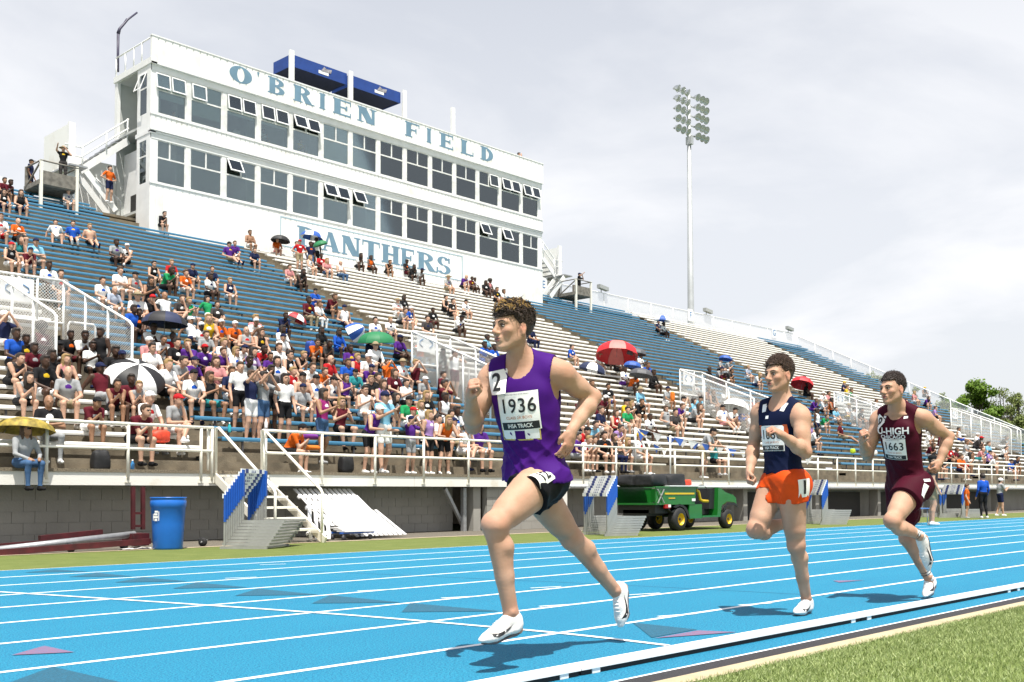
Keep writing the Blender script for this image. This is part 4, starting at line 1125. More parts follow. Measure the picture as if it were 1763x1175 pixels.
def figure(pose, hair, h=0.017):
    """labels: 0 skin 1 top 2 sleeve 3 forearm 4 shorts 5 lower leg 6 hair 7 shoes 8 hat 9 shades 10 shirt print"""
    J = pose_joints(pose); B = Body(); p, s, c, n, hd = J['p'], J['s'], J['c'], J['n'], J['h']
    B.ell(p + np.array([0,.0,.0]), (.165,.125,.11), 4, .03)
    B.cone(p+.10*s, c, .125, .135, 1, .05); B.ell(c+.05*s, (.175,.118,.165), 1, .05)
    B.cone(J['L']['sh']*.8+J['R']['sh']*.2, J['R']['sh']*.8+J['L']['sh']*.2, .07, .07, 1, .05)
    fw = np.array([0,-s[2],s[1]]); B.ell(c+.075*s+fw*.100, (.062,.026,.048), 10, .02)
    B.cone(n-.02*s, hd-np.array([0,-.01,.05]), .062, .054, 0, .025)
    B.ell(hd+np.array([0,.005,.01]), (.078,.098,.115), 0, .01); B.ell(hd+np.array([0,-.035,-.062]), (.056,.060,.058), 0, .03)
    B.ell(hd+np.array([0,-.102,-.018]), (.014,.018,.022), 0, .012)
    for sg in (1,-1): B.ell(hd+np.array([sg*.080,.01,-.005]), (.012,.02,.03), 0, .006)
    if hair in 'sS': B.ell(hd+np.array([0,.034,.044]), (.093,.108,.104), 6, .006); B.ell(hd+np.array([0,-.05,.095]), (.07,.05,.035), 6, .02)
    if hair in 'lL':
        B.ell(hd+np.array([0,.032,.044]), (.095,.110,.106), 6, .006); B.ell(hd+np.array([0,-.05,.095]), (.07,.05,.035), 6, .02); B.ell(hd+np.array([0,.065,-.09]), (.098,.055,.17), 6, .03)
        for sg in (1,-1): B.cone(hd+np.array([sg*.075,.0,.0]), hd+np.array([sg*.085,.0,-.17]), .03, .022, 6, .02)
    if hair == 'a': B.ell(hd+np.array([0,.03,.06]), (.14,.14,.12), 6, .01)
    if hair in 'cCRY': B.ell(hd+np.array([0,.012,.048]), (.092,.110,.082), 8, .006); B.cone(hd+np.array([-.035,-.10,.045]), hd+np.array([.035,-.10,.045]), .012, .012, 8, .02); B.ell(hd+np.array([0,-.135,.035]), (.062,.06,.014), 8, .02); B.ell(hd+np.array([0,.06,-.02]), (.07,.05,.06), 6, .01)
    if hair == 'h': B.ell(hd+np.array([0,.01,.06]), (.095,.108,.085), 8, .01); B.ell(hd+np.array([0,0,.035]), (.20,.21,.018), 8, .02)
    B.ell(hd+np.array([0,-.081,.014]), (.056,.022,.013), 9, .004)
    for nm in 'LR':
        A = J[nm]; m = A['sh']*.42 + A['el']*.58
        B.cone(A['sh'], m, .060, .052, 2, .03); B.cone(m, A['el'], .046, .041, 3, .012)
        B.cone(A['el'], A['wr'], .041, .029, 3, .01)
        d = A['wr']-A['el']; d = d/np.linalg.norm(d)
        B.cone(A['wr']+d*.02, A['wr']+d*.085, .031, .027, 0, .012); B.cone(A['wr']+d*.08, A['wr']+d*.13, .024, .016, 0, .012)
        t = A['hip']*.36 + A['kn']*.64
        B.cone(A['hip'], t, .090, .079, 4, .04); B.cone(t, A['kn'], .068, .058, 5, .012)
        mid = A['kn']*.65+A['an']*.35 + np.array([0,.018,0])
        B.cone(A['kn'], mid, .056, .054, 5, .015); B.cone(mid, A['an'], .052, .036, 5, .015)
        f = np.array([0,-1,0]) if pose != 'g' else np.array([0,-.5,.85])
        dn = np.array([0,0,-1]) if pose != 'g' else np.array([0,-.85,-.5])
        B.cone(A['an']-f*.04+dn*.045, A['an']+f*.13+dn*.052, .040, .032, 7, .02); B.cone(A['an'], A['an']+dn*.045, .038, .04, 7, .02)
    F, lo = B.field(h)
    V, Q = surface_nets(F, lo, h, 1)
    lab = B.label_at(V[Q].mean(1))
    return V, Q, lab
_fig = {}
def figure_mesh(pose, hair):
    key = pose + hair
    if key not in _fig:
        V, Q, lab = figure(pose, hair)
        _fig[key] = np_mesh('person_'+('sitting' if pose.islower() else 'standing'), V, Q, lab, [cloth('w')]*11)
    return _fig[key]
def dress(o, top, bot, hair, sk, kind='t', shoes='w', hat=None, shades=False, hcol=None, pants=False):
    skm = skin(sk); tp = cloth(top) if top != 's' else skm
    hc = hcol or ('blond' if hair in 'SL' else ('dark' if sk == 3 or hair in 'a' else 'brown' if hash_i(o.name) % 2 else 'dark'))
    hatc = {'c':'n' if hash_i(o.name) % 2 else 'k','C':'w','R':'r','Y':'y','h':'K'}.get(hair,'k') if hat is None else hat
    ms = [skm, tp, tp if kind in 'tz' else skm, tp if kind == 'z' else skm, cloth(bot), cloth(bot) if pants else skm,
          hairm(hc) if hair != 'B' else skm, cloth(shoes), cloth(hatc), M_shades if shades else skm, tp]
    hp_ = hash_i(o.name) % 10
    if kind != 'z' and top not in 's' and hp_ < 5: ms[10] = cloth({'w':'bknrmpgd','g':'nkrp','k':'wgoy','p':'ywyw','m':'ywgy','o':'nwbn','b':'wwyo','n':'wowg'}.get(top,'wknw')[hp_ % 4])
    for i, m in enumerate(ms):
        o.material_slots[i].link = 'OBJECT'; o.material_slots[i].material = m
def hash_i(s): return sum((i+1)*ord(ch) for i, ch in enumerate(s)) * 2654435761 % 1000003

ANCH = [('the black and white umbrella',(232,634)),('the large black umbrella',(284,548)),('the small black umbrella',(483,411)),('the big green umbrella',(648,580)),
        ('the red and white umbrella',(505,545)),('the large red umbrella',(1062,597)),('the blue and white umbrella',(1018,631)),('the white umbrella',(1267,697)),
        ('the red umbrella behind the navy runner',(1380,655)),('the blue and white umbrella near the top fence',(1140,547)),('the yellow mottled umbrella',(45,732)),
        ('the left camera platform',(100,310)),('the press box corner',(255,350)),('the PANTHERS sign',(640,420)),('the fence left of the black umbrella',(100,500)),
        ('the steel steps',(410,740)),('the purple runner',(900,620)),('the fence behind the purple runner',(750,590)),('the pennant string',(1140,745)),
        ('the fence beside the navy runner',(1200,650)),('the navy runner',(1340,700)),('the maroon runner',(1540,720)),('the sloping end fence',(1680,690)),('the green utility vehicle',(1190,860)),('the hurdle stack by the steps',(450,860)),('the right edge',(1763,760))]
_lab_used = {}
def describe(px, py, top, bot, hair, sk, kind, pose, pants):
    garment = {'t':'t-shirt','k':'tank top','z':'long sleeves'}[kind]
    who = 'bare-chested person' if top == 's' else 'person in %s %s' % (CW[top], garment)
    hd = {'c':'dark cap','C':'white cap','R':'red cap','Y':'yellow cap','h':'straw hat','l':'long dark hair','L':'long blond hair','S':'blond hair','B':'bald head','a':'big round hair','s':'short hair'}[hair]
    act = {'a':'sitting','b':'sitting hunched','c':'clapping seated','d':'sitting with hands raised','e':'sitting with hand on chin','f':'leaning back','g':'sitting legs stretched','h':'sitting arms folded','S':'standing','P':'standing with arm raised','L':'leaning on rail','H':'standing hands on hips','C':'standing clapping','B':'standing bent'}[pose]
    cand = sorted(ANCH, key=lambda a: (a[1][0]-px)**2 + (a[1][1]-py)**2)[:4]
    bw = '%s %s' % (CW.get(bot,bot), 'trousers' if pants else 'shorts')
    for a, q in cand:
        dx, dy = px-q[0], py-q[1]
        rel = ('right of' if dx > 0 else 'left of') if abs(dx) > abs(dy) else ('below' if dy > 0 else 'above')
        for lab in ('%s, %s, %s %s %s' % (who, hd, act, rel, a), '%s, %s, %s, %s %s' % (who, bw, act, rel, a), '%s, %s, %s, %s %s %s' % (who, hd, bw, act, rel, a)):
            if len(lab.split()) <= 16 and lab not in _lab_used:
                _lab_used[lab] = 1; return lab
    for a, q in cand:
        lab = '%s %s near %s' % (who, act, a)
        if len(lab.split()) <= 16 and lab not in _lab_used: break
    _lab_used[lab] = 1
    return lab
PEOPLE = []
def person(px, py, top, bot, pose, hair, sk=1, kind='t', pants=False, shades=None, Y=None, z=None, yaw=None, hat=None, s=None):
    """px,py: where the head shows; a sitter goes to the bench row that puts the head there"""
    rg = random.Random(int(px*31 + py*17)); best = None
    J = pose_joints(pose); hz = J['h'][2]; hy = J['h'][1]
    if Y is not None:
        P = at(px, py, Y)
        if z is None: z = P.z - hz*s
        base = Vector((P.x, Y, z)); s = s or (P.z - z)/hz
    elif pose.islower():
        for j in range(0, 39):
            sc = 0.93 - 0.13*(37-j)/37
            zs = row_Z(j) if j < 38 else 1.84
            P = at(px, py, row_Y(j) + 0.02 + hy*sc); e = abs(P.z - zs - hz*sc)
            if best is None or e < best[0]: best = (e, j, P, sc, zs)
        e, j, P, s, zs = best; base = Vector((P.x, row_Y(j)+0.02, zs)); s = min(max((P.z-zs)/hz, s*0.93), s*1.07)
    else:
        for j in range(0, 38):
            sc = 0.93 - 0.13*(37-j)/37
            P = at(px, py, row_Y(j) - 0.10); e = abs(P.z - tread_z(j) - hz*sc)
            if best is None or e < best[0]: best = (e, j, P, sc)
        e, j, P, s = best; base = Vector((P.x, row_Y(j)-0.10, tread_z(j)))
    me = figure_mesh(pose, 'B' if hair == 'B' else {'S':'s','L':'l','C':'c','R':'c','Y':'c'}.get(hair, hair))
    o = bpy.data.objects.new('person', me); COL.objects.link(o)
    if yaw is None: yaw = rg.uniform(-.35, .30)
    o.location = base; o.scale = (s*rg.uniform(.95,1.06), s, s); o.rotation_euler = (0, 0, yaw)
    if hy and Y is None: pass
    dress(o, top, bot, hair, sk, kind, rg.choice('wwwkgn'), hat, rg.random() < .22 if shades is None else shades, pants=pants)
    tag(o, describe(px, py, top, bot, hair, sk, kind, pose, pants), 'person', 'spectators in the stand')
    PEOPLE.append(o); return o

CROWD = """
8,311,m,k,a,s,2;16,314,m,k,b,s,3;7,331,k,n,a,l,1k;36.6,332,k,n,a,l,1k;2,374,w,r,a,s,1;31.5,382,o,k,h,B,1;34,411,t,g,e,l,1k;93,384,w,w,f,s,1;124,385.5,b,n,g,s,1;
154,390.6,s,k,g,S,1;62,416,c,g,h,c,1;19.6,423,k,w,a,R,1k;55,433,m,w,b,c,1;85,457,w,g,a,s,3;105.5,472,g,g,a,s,1;118,330,g,w,a,s,1;
282.5,368.5,k,k,b,s,1;201,418,g,k,a,s,3;221,425,w,k,e,C,1k;207.6,465.5,w,w,h,s,1;233,474,g,w,a,c,1k;265.5,455,k,k,a,s,1k;296,453.6,r,k,a,S,1;293,466,e,k,b,s,3;
320,470.6,o,w,a,s,1;332,459,n,k,a,c,1;366,464,n,k,a,s,1;362.5,477,w,k,a,s,3;396.6,484,n,w,a,S,1k;260.4,482.5,k,k,c,l,2k;395,421,p,K,g,c,1;405,419.5,p,w,a,s,1;
430.6,401,s,w,h,s,2;439,431.5,n,k,a,s,1;177,484,w,w,a,s,1;197.4,499.6,l,w,a,B,1;478,414,o,i,a,s,1;
238,510,w,w,a,h,1;265,513,k,k,e,R,1;285.5,510,w,g,f,B,2;316,515,d,g,e,s,1;326,520,e,w,c,S,1k;358,516,e,w,f,l,1;375,525,d,K,a,s,1;241,540,k,b,a,s,3k;231,533,b,k,a,s,3;
330,552,w,n,f,C,2k;347.5,561.6,w,k,a,C,3;256.5,588,i,w,a,C,1;263,597,w,w,a,s,1;284,588,w,w,b,s,2;305,591,k,t,a,s,1;326,592,p,k,e,S,1;353,600,p,k,a,R,3;270,566,w,k,b,s,3;299,581,r,n,a,s,3;
360,548,y,k,a,L,1k;381,556,o,w,a,C,2;405,559,o,k,a,C,1;356,579.5,g,w,a,s,1;386,590,w,w,a,S,1;385,607,p,k,e,s,1;406.7,605,w,w,a,L,1;424,570,g,k,h,B,1k;440.7,548,i,w,c,S,1;
446,555,w,k,b,C,2;450,573,k,w,a,l,1k;453.7,602.6,r,k,b,s,3;488,581,w,k,a,c,1;481.5,598.5,w,w,a,s,1;498.6,611,k,t,a,s,1k;522,613.5,k,k,b,S,1k;495,545,n,b,b,s,3;487,567,w,k,a,l,3;
362,649,k,t,c,l,2k;413.5,632,w,k,S,s,1;432.5,645,n,w,P,s,1;453,644,g,j,P,s,1;490,649,w,k,S,l,1;522.5,649,s,k,a,c,1;522.5,670.7,g,w,a,c,1;466.7,640.8,d,k,S,s,3;
554.5,571,k,k,a,l,3z;550,591,o,k,b,s,2;569.5,593,d,k,b,s,3;584.4,574,b,b,a,l,3z;603.5,598.5,p,k,h,s,3;568.8,619,r,w,a,B,1;615.8,616,r,w,a,S,1k;635,613.5,w,w,e,C,1;647,594.5,w,k,a,h,1z;
643,584,n,k,a,s,3;647,552,w,k,a,s,1;673,552,w,n,a,S,1;689,581,p,k,a,c,3;668,627,o,w,d,s,1z;693.3,624.5,w,l,a,h,1;679.7,642,m,n,a,l,1;651,650,k,w,a,s,1;613,643.5,t,g,a,c,1z;
596.6,653,p,k,c,l,1k;573.5,655.7,w,k,e,c,1k;545.6,653,w,w,a,c,1k;629,672,w,w,c,s,1k;588.5,690,m,k,c,L,1k;
712,708,w,g,c,R,1;782,728,w,K,a,c,1kP;805.8,738,w,w,e,C,1;778,716,w,k,a,l,1;787,708,w,w,a,s,3;827,735,p,w,a,s,1;755,722,w,k,c,s,1;
724.4,589,o,j,d,C,3;716,626,m,k,d,S,1k;733,655,g,w,e,C,1;735,681,k,w,a,L,1;726,699,w,k,a,L,1;764,646,m,k,a,s,1;767,661,m,w,d,s,2;767,684,w,w,a,s,3k;782.6,614,w,m,P,s,1k;765,607,k,k,b,l,3z;
839,581,c,b,a,s,3;834.7,594,b,b,a,s,3;851.6,598,b,b,a,s,3;700,450.6,k,m,a,c,3;714.5,460,k,k,b,l,3z;727.5,466,g,g,b,c,3;771.9,478,g,K,a,h,1;803,477,p,k,b,B,1;813,480,m,k,a,s,3;
818,482,w,k,a,s,3;837,487,k,k,a,l,3;844,484,i,k,a,a,3k;856,498,k,k,a,s,2;867.6,502,w,w,a,l,2;768,513,k,k,a,s,1k;780,518,k,k,e,s,1;802.5,520,w,k,a,c,1;795.6,547,w,k,b,c,3;
684.6,518,w,w,h,h,1;696,513,k,k,a,l,3;697,536,g,k,b,s,1;707,532,b,w,e,C,1;736.6,548.6,d,w,a,s,1;746,535,k,m,a,s,3;
511,420,c,w,a,s,1;516,418,r,K,H,R,1;534.5,419,n,j,S,s,3;544.4,416,w,k,S,s,3k;534.5,444,w,w,a,L,1k;553.6,441,r,k,a,s,3;563.5,449,i,j,a,L,1;586.5,453.5,w,j,h,B,1kP;
622.5,440,w,k,b,l,3;639,444,o,k,a,l,3k;673,452,k,k,b,s,2k;499,461,i,w,a,s,1;523,469,d,k,b,l,3k;543,502.5,b,b,h,c,1;532,516,m,K,a,s,3P;550,524,w,w,a,s,2P;575,510,m,k,b,s,2;592,530,w,n,g,c,1k;
1048,666,k,b,a,s,2;1043,686,m,m,b,C,3;1079,692,y,j,c,c,1;1087.5,696,k,y,a,L,1;1102.8,671.5,c,w,h,h,1z;1108.7,692.8,k,k,b,s,2z;1061,711.5,r,k,a,l,1k;1081.5,708,e,w,a,s,1;
1028,732,c,w,b,s,1;1023,757.5,w,k,b,s,1;1041.5,750.6,k,k,a,s,1;1058.5,754,k,n,h,l,1kP;1084,761,w,k,b,L,1k;1102,750.6,w,w,a,Y,1;1146,706,g,g,g,l,1k;1164,710,d,K,a,s,1;
1177.6,687.7,w,w,d,c,1;1194.7,691,c,k,a,l,1;1203,700,g,k,b,l,1;1199,660.4,w,n,a,s,3;1097,648,o,g,b,c,3;1020,659,k,k,a,s,2;1031,613,w,w,a,h,1;1049,607.6,k,k,a,l,3;1065,612,k,k,a,s,3;
1090,613,n,k,a,s,3;1103.5,613,w,w,c,s,3;1118.5,629.5,b,w,b,s,2;1076,636,w,p,a,s,3;1126,641,k,k,a,s,3z;985,598,b,K,a,s,1;916,565,n,n,a,s,2P;1134,555,n,k,a,s,2;1143,558,w,k,a,s,3;
1221.7,636.8,k,k,a,s,3;1241.5,620.5,g,k,a,s,1;1257,621.8,g,w,b,c,1;1243.5,636,g,k,b,c,1;1249,643,m,m,b,C,3;1260,639,d,w,b,s,2;1288.5,632.7,l,w,a,S,1;1309,646,w,n,b,L,1;
1220,672,m,g,h,l,2k;1228.5,675,k,w,a,s,2k;1247,675,w,k,c,s,3;1255,688.5,i,K,a,L,1;1209.5,687,c,g,b,c,1;1243.5,701,w,i,g,c,1;1268,705,w,k,b,c,1;1282,703.5,b,b,e,s,2;1230,762.5,t,k,d,l,1k;
1407,690,p,p,b,s,2z;1418,678,w,w,a,C,1;1427,677.5,i,k,a,s,2;1424,692,w,k,b,h,1;1432.5,689,o,k,a,l,2k;1406,709.5,w,n,S,s,3k;1425.6,717.7,e,w,b,s,1;1447.5,730,m,K,g,s,2;1396,730,v,w,a,l,1k;
1461.8,698.6,w,y,a,h,1;1471,704,w,K,a,c,1;1483.6,706.8,k,k,a,s,2;1454,660.5,n,n,a,Y,1;1459,667,y,t,a,s,1;1466,672.7,e,k,a,s,2;1509.5,690.5,w,w,a,s,2;1385.5,651,k,n,a,s,3;1390,662,k,k,a,s,3;
1592,669,d,k,h,Y,2k;1600.5,686,p,k,b,l,1;1611,702.7,v,k,a,s,1;1606,746,w,w,b,s,2;1621,749,m,m,a,s,1;1608.7,767,m,g,b,l,2;1609,784,m,w,a,c,1;1651,739.5,w,b,g,s,2k;1683.5,749,w,K,a,C,1;
1689,754.5,d,k,b,R,3;1702.6,764,c,b,a,s,1;1694.5,776,i,t,b,B,1;1705,780,v,k,a,c,1;1732.6,753,k,w,b,s,2;1734,773.5,w,k,b,s,1;1754,789.8,n,k,b,s,2;1648,776,m,k,a,l,2;1656,787,o,n,a,s,1;1636,770,r,k,a,s,2;1560,690,w,i,a,s,1;1575,676,i,w,a,L,1;1628,792,k,w,b,s,1;
32,619,d,k,b,s,1k;8.5,544,n,w,d,C,1;28,574.5,b,k,a,s,3;46,587,k,k,a,s,3;73,564,m,k,h,a,3k;102,594,k,k,c,c,3;122.6,581,k,m,a,s,3;153,579.6,w,k,b,s,3;160,598,w,k,c,s,3;118.5,639,g,K,a,B,1;
114,622,i,k,a,L,1k;175.7,634,m,g,f,c,3kP;227.6,654,m,k,a,s,3;208,664,m,k,b,s,2k;248,666,g,k,b,S,1k;258,684,w,r,a,C,1;247,707,m,k,b,s,1;305,686,g,w,e,R,1;334.8,644,w,k,a,c,1;
167.5,696,m,w,b,c,2;84,692,k,g,h,B,2P;50,652,g,k,b,l,1k;78,620,k,w,a,s,3;200,604,k,k,a,s,3;215,612,k,m,b,c,3;60,602,m,k,a,s,3;90,612,k,k,a,l,3z;
290,628,w,k,a,S,1;312,622,g,w,b,s,1;335,622,p,k,a,c,1;372,622,i,w,h,l,1;400,640,n,w,a,s,2;420,600,w,k,b,c,1;436,606,v,w,a,l,1;466,616,p,g,c,s,2;505,640,r,w,a,S,1k;540,630,w,k,b,s,1;
600,625,b,w,a,s,2;642,634,p,w,b,c,1;660,662,v,w,a,l,1k;700,660,w,k,c,s,1;705,690,e,w,a,c,1;680,684,w,p,b,l,1;640,654,k,w,a,S,1;560,640,o,w,b,s,1;478,620,w,j,a,l,1;432,622,g,k,b,s,3;
1000,690,m,w,a,s,2;1012,712,w,n,b,l,1;1035,706,n,w,a,s,1;1070,738,v,w,b,s,1;1120,720,w,k,a,s,3;1010,742,r,k,b,c,1;996,768,p,g,a,s,1;1016,780,w,k,b,S,1;1150,670,g,w,a,c,2;1176,700,p,w,b,s,1;
1296,716,w,w,a,l,1;1304,690,r,k,b,s,3;1408,742,w,k,b,l,1;1440,705,c,w,a,s,1;1600,730,k,w,a,s,2;1625,770,w,n,b,c,1;1665,762,g,w,a,s,2;1716,790,w,k,b,s,1;1742,795,b,w,a,c,1;1670,782,w,r,b,l,2
"""
for ent in CROWD.replace('\n','').split(';'):
    if not ent.strip(): continue
    f = ent.split(','); q = f[6]
    kind = 'k' if 'k' in q else 'z' if 'z' in q else 't'
    person(float(f[0]), float(f[1]), f[2], f[3], f[4], f[5], int(q[0]), kind, 'P' in q or f[3] in 'jn' and 'z' in q)
# people along the rail on the deck
DK = dict(z=Z_DECK)
person(554.5,679,'q','j','C','l',2,'k',Y=18.95,z=Z_DECK+0.2,yaw=.3)
person(643,690,'p','k','L','C',1,'k',Y=18.55,z=Z_DECK,yaw=.15,s=.98)
person(660.6,684,'c','w','C','c',1,'t',Y=18.5,z=Z_DECK,yaw=-.1)
person(707,723,'p','g','P','c',1,'t',Y=18.55,z=Z_DECK,s=.80)
person(737.5,715,'v','k','S','L',1,'k',Y=18.7,z=Z_DECK)
person(768,735,'o','k','L','L',1,'k',Y=18.55,z=Z_DECK,s=.90)
person(1217.6,745,'g','K','L','c',1,'t',Y=18.55,z=Z_DECK,yaw=.35,s=1.02)
person(502,724,'o','k','b','c',1,'t',Y=18.75,z=Z_DECK+.36,yaw=.5,s=.92)
person(43,748,'g','j','a','l',2,'z',True,Y=18.05,z=Z_DECK,s=.90,yaw=.2)
person(174.5,523,'k','k','S','s',3,'k',True,Y=22.6,z=tread_z(31)-.1,yaw=-1.0,s=.86)
# platforms, stairs, roof and rooms of the press box
person(109,257,'k','d','P','h',1,'t',True,Y=38.85,s=.86,yaw=-.3)
person(53,279,'n','n','S','c',2,'t',Y=39.6,s=.80,yaw=.8)
person(188.6,291,'o','n','H','s',1,'t',Y=39.2,s=.85,yaw=.2)
person(357,362,'i','w','H','h',1,'t')
person(895,266,'m','k','d','s',1,'k',Y=38.25,s=.75,yaw=.6)
person(997,473,'k','k','P','c',1,'t',True,Y=38.85,s=.82,yaw=.4)
person(454,226,'w','k','c','s',1,'t',Y=38.6,s=.72)
person(518,244,'y','k','c','s',1,'t',Y=38.6,s=.72)
person(298,196,'n','k','a','s',1,'t',Y=38.6,s=.72)

# ================================================================== things on the turf, deck and benches
M_barrel = mat('blue_plastic', (0.012,0.16,0.62), 0.35, var=0.08, scale=4)
g = on_ground(289, 946)
ba = empty('barrel', 'tall bright blue plastic barrel with white sticker on the turf', 'barrel', loc=(g.x, g.y, 0.0))
MB().lathe([(0.0,0.0),(0.225,0.0),(0.235,0.03),(0.255,0.40),(0.272,0.68),(0.285,0.70),(0.285,0.79),(0.278,0.80),(0.278,0.825),(0.29,0.835),(0.288,0.85),(0.262,0.85),(0.25,0.70),(0.0,0.69)],32).build('shell', M_barrel, ba)
st_ = MB()
_b = Vector((-g.x,-g.y,0)).normalized(); a0 = math.atan2(_b.y,_b.x) - 0.62
for (u0,u1,v0,v1) in [(0,.16,.60,.63),(.02,.20,.555,.59),(0,.22,.51,.545),(.03,.17,.465,.50),(.22,.26,.47,.58),(-.05,-.02,.47,.62)]:
    P = [(0.2705*math.cos(a0-u), 0.2705*math.sin(a0-u), v) for u, v in ((u0*1.6,v0),(u1*1.6,v0),(u1*1.6,v1),(u0*1.6,v1))]
    st_.add(P, [(0,1,2,3),(3,2,1,0)][:1])
st_.build('sticker', M_sign, ba)

# ---- stacked hurdles
M_hblue = mat('hurdle_blue_pad', (0.012,0.10,0.47), 0.45, var=0.12, scale=6)
M_hgrey = mat('hurdle_aluminium', (0.42,0.42,0.40), 0.4, var=0.12, scale=8, metal=0.35)
M_hwood = mat('hurdle_board', (0.80,0.80,0.78), 0.4)
M_hcham = mat('hurdle_print_blue', (0.015,0.04,0.22), 0.5)
_h = {}
def hurdle(loc, lab, grp):
    W, Hh, FL = 1.05, 0.90, 0.74
    if not _h:
        root = empty('hurdle')
        MB().box((-0.02,0,Hh-0.075),(0.0,W,Hh+0.0)).build('crossbar', M_hwood, root)
        cb = root.children[0]
        for a, b in ((0.17,0.29),(0.76,0.88)): MB().box((-0.0225,a,Hh-0.073),(0.0025,b,Hh-0.002)).build('blue_square', M_hcham, cb)
        for k in range(3): MB().prism([(-0.022,0.42+.07*k,Hh-0.062),(-0.022,0.47+.07*k,Hh-0.062),(-0.022,0.445+.07*k,Hh-0.014)],(0.024,0,0)).build('print_mark', M_hcham, cb)
        for y in (0.03, W-0.03):
            MB().box((0.001,y-0.02,0.05),(0.03,y+0.02,0.50)).build('upright', M_hgrey, root)
            MB().box((0.004,y-0.028,0.44),(0.036,y+0.028,Hh-0.02)).build('pad', M_hblue, root)
            MB().box((-0.06,y-0.022,0.0),(FL,y+0.022,0.045)).build('foot', M_hgrey, root)
        MB().box((FL-0.06,0.052,0.008),(FL-0.02,W-0.052,0.035)).build('weight_bar', M_hgrey, root)
        _h['r'] = root; o = root
    else: o = copy_tree(_h['r'])
    o.location = loc; tag(o, lab, 'hurdle', grp); return o
def stack(px, py, n, say, phi, step=0.035, up=0.052):
    g = on_ground(px, py); ph = math.radians(phi); step = (0.042, 0.0, up)
    for i in range(n):
        pos = 'lowest and nearest' if i == 0 else 'topmost' if i == n-1 else ('%s from the bottom' % ['','second','third','fourth','fifth','sixth','seventh','eighth','ninth'][i])
        o = hurdle((g.x+step[0]*i, g.y+step[1]*i, step[2]*i+0.003), 'white and blue hurdle, %s in stack %s' % (pos, say), 'hurdles stacked '+say)
        o.rotation_euler = (0,0,ph+RNG.uniform(-.012,.012))
        if i == n-1 or i < 0: pass
stack(384, 946, 9, 'beside the steel steps', -55)
stack(1046, 924, 8, 'before the green vehicle', -22)
stack(1416, 904, 8, 'right of the navy runner', -36)
stack(1619, 892, 3, 'beyond the maroon runner', -30)
stack(1657, 892, 6, 'beside the blue-jacketed man', -30)

# ---- white picket panels leaning on the block wall
M_vinyl = mat('white_vinyl', (0.80,0.80,0.80), 0.35, var=0.05, scale=6)
def picket_panel(x0, y0, z0, W, n, vec, say):
    r = empty('picket_panel', 'white picket fence panel ' + say, 'fence panel', 'picket panels stored under the deck', loc=(x0,y0,z0))
    v = Vector(vec); L = v.length; v.normalize(); side = Vector((1,0,0)); nrm = side.cross(v).normalized()
    for i in range(n):
        c = side*(W*(i+0.5)/n) + v*L*0.5
        MB().obox(c, side*0.037, v*L*0.5, nrm*0.010).build('picket', M_vinyl, r)
    for t in (0.16, 0.80):
        MB().obox(side*W*0.5 + v*L*t - nrm*0.03, side*W*0.5, v*0.04, nrm*0.018).build('rail', M_vinyl, r)
    return r
def xg(px, Y): return Y*ratio(px)
picket_panel(xg(612,16.9), 16.9, 0.05, xg(702,16.9)-xg(612,16.9), 11, (0.0,0.98,0.50), 'lying frontmost in the pile')
picket_panel(xg(600,17.05), 17.05, 0.12, 1.25, 10, (-0.05,1.0,0.58), 'second in the pile')
picket_panel(xg(585,17.2), 17.2, 0.20, 1.3, 10, (-0.05,1.0,0.66), 'third in the pile')
picket_panel(xg(560,17.3), 17.3, 0.26, 1.5, 12, (-0.02,1.1,0.74), 'leaning rearmost against the wall')
picket_panel(xg(530,16.4), 16.4, 0.05, 0.55, 4, (0.35,0.55,0.75), 'standing steeply behind the stacked hurdles')
tr = empty('low_trolley', 'low blue framed trolley loaded with white boards beside the picket panels', 'trolley', loc=(xg(585,16.6),16.6,0.0))
for y in (0,0.35): MB().beam((0,y,0.14),(0.85,y,0.14),0.03,0.03).build('frame', M_hblue, tr)
for x in (0.1,0.75):
    for y in (0,0.35): MB().lathe([(0.0,-.015),(0.05,-.015),(0.05,.015),(0,.015)],12,(x,y,0.055),(0,1,0)).build('wheel', M_brk, tr)
for k in range(3): MB().box((0.08,-0.06+0.1*k,0.16+.03*k),(0.82,0.2+.1*k,0.185+.03*k)).build('board', M_vinyl, tr)

# ---- dark red frame and beams on the gravel at left
M_red = mat('dark_red_steel', (0.075,0.005,0.009), 0.6, var=0.35, scale=8)
M_tyre = mat('tyre_rubber', (0.016,0.016,0.017), 0.75, var=0.2, scale=40, bump=0.3)
fr = empty('goal_post_frame', 'dark red steel goal frame with twin posts lying under the deck at left', 'goal frame', loc=(xg(240,17.0),17.0,0))
x0 = fr.location.x
def rel_at(px, py, Y): p = at(px, py, Y); return (p.x-x0, p.y-17.0, max(p.z,0.03))
MB().beam(rel_at(229,912,17.4),rel_at(229,838,17.4),0.06,0.06).build('post', M_red, fr)
MB().beam(rel_at(246,912,17.4),rel_at(246,838,17.4),0.06,0.06).build('post', M_red, fr)
for y in (884,906): MB().beam(rel_at(229,y,17.4),rel_at(246,y,17.4),0.04,0.04).build('cross_tie', M_red, fr)
MB().beam(rel_at(-60,958,16.3),rel_at(258,932,16.3),0.07,0.09).build('base_beam', M_red, fr)
MB().beam(rel_at(-60,945,16.9),rel_at(250,922,16.9),0.06,0.08).build('base_beam', M_red, fr)
MB().beam(rel_at(68,928,17.2),rel_at(175,917,17.2),0.10,0.10).build('loose_beam', M_red, fr)
MB().box((rel_at(232,0,16.6)[0],-0.6,0.06),(rel_at(258,0,16.6)[0],-0.2,0.26)).build('end_plate', M_red, fr)
tb = tag(MB().tube([at(-30,950,16.5),at(232,920,16.6)],0.055,10).build('steel_tube', M_galv), 'long grey steel tube lying across the dark red beams', 'tube')
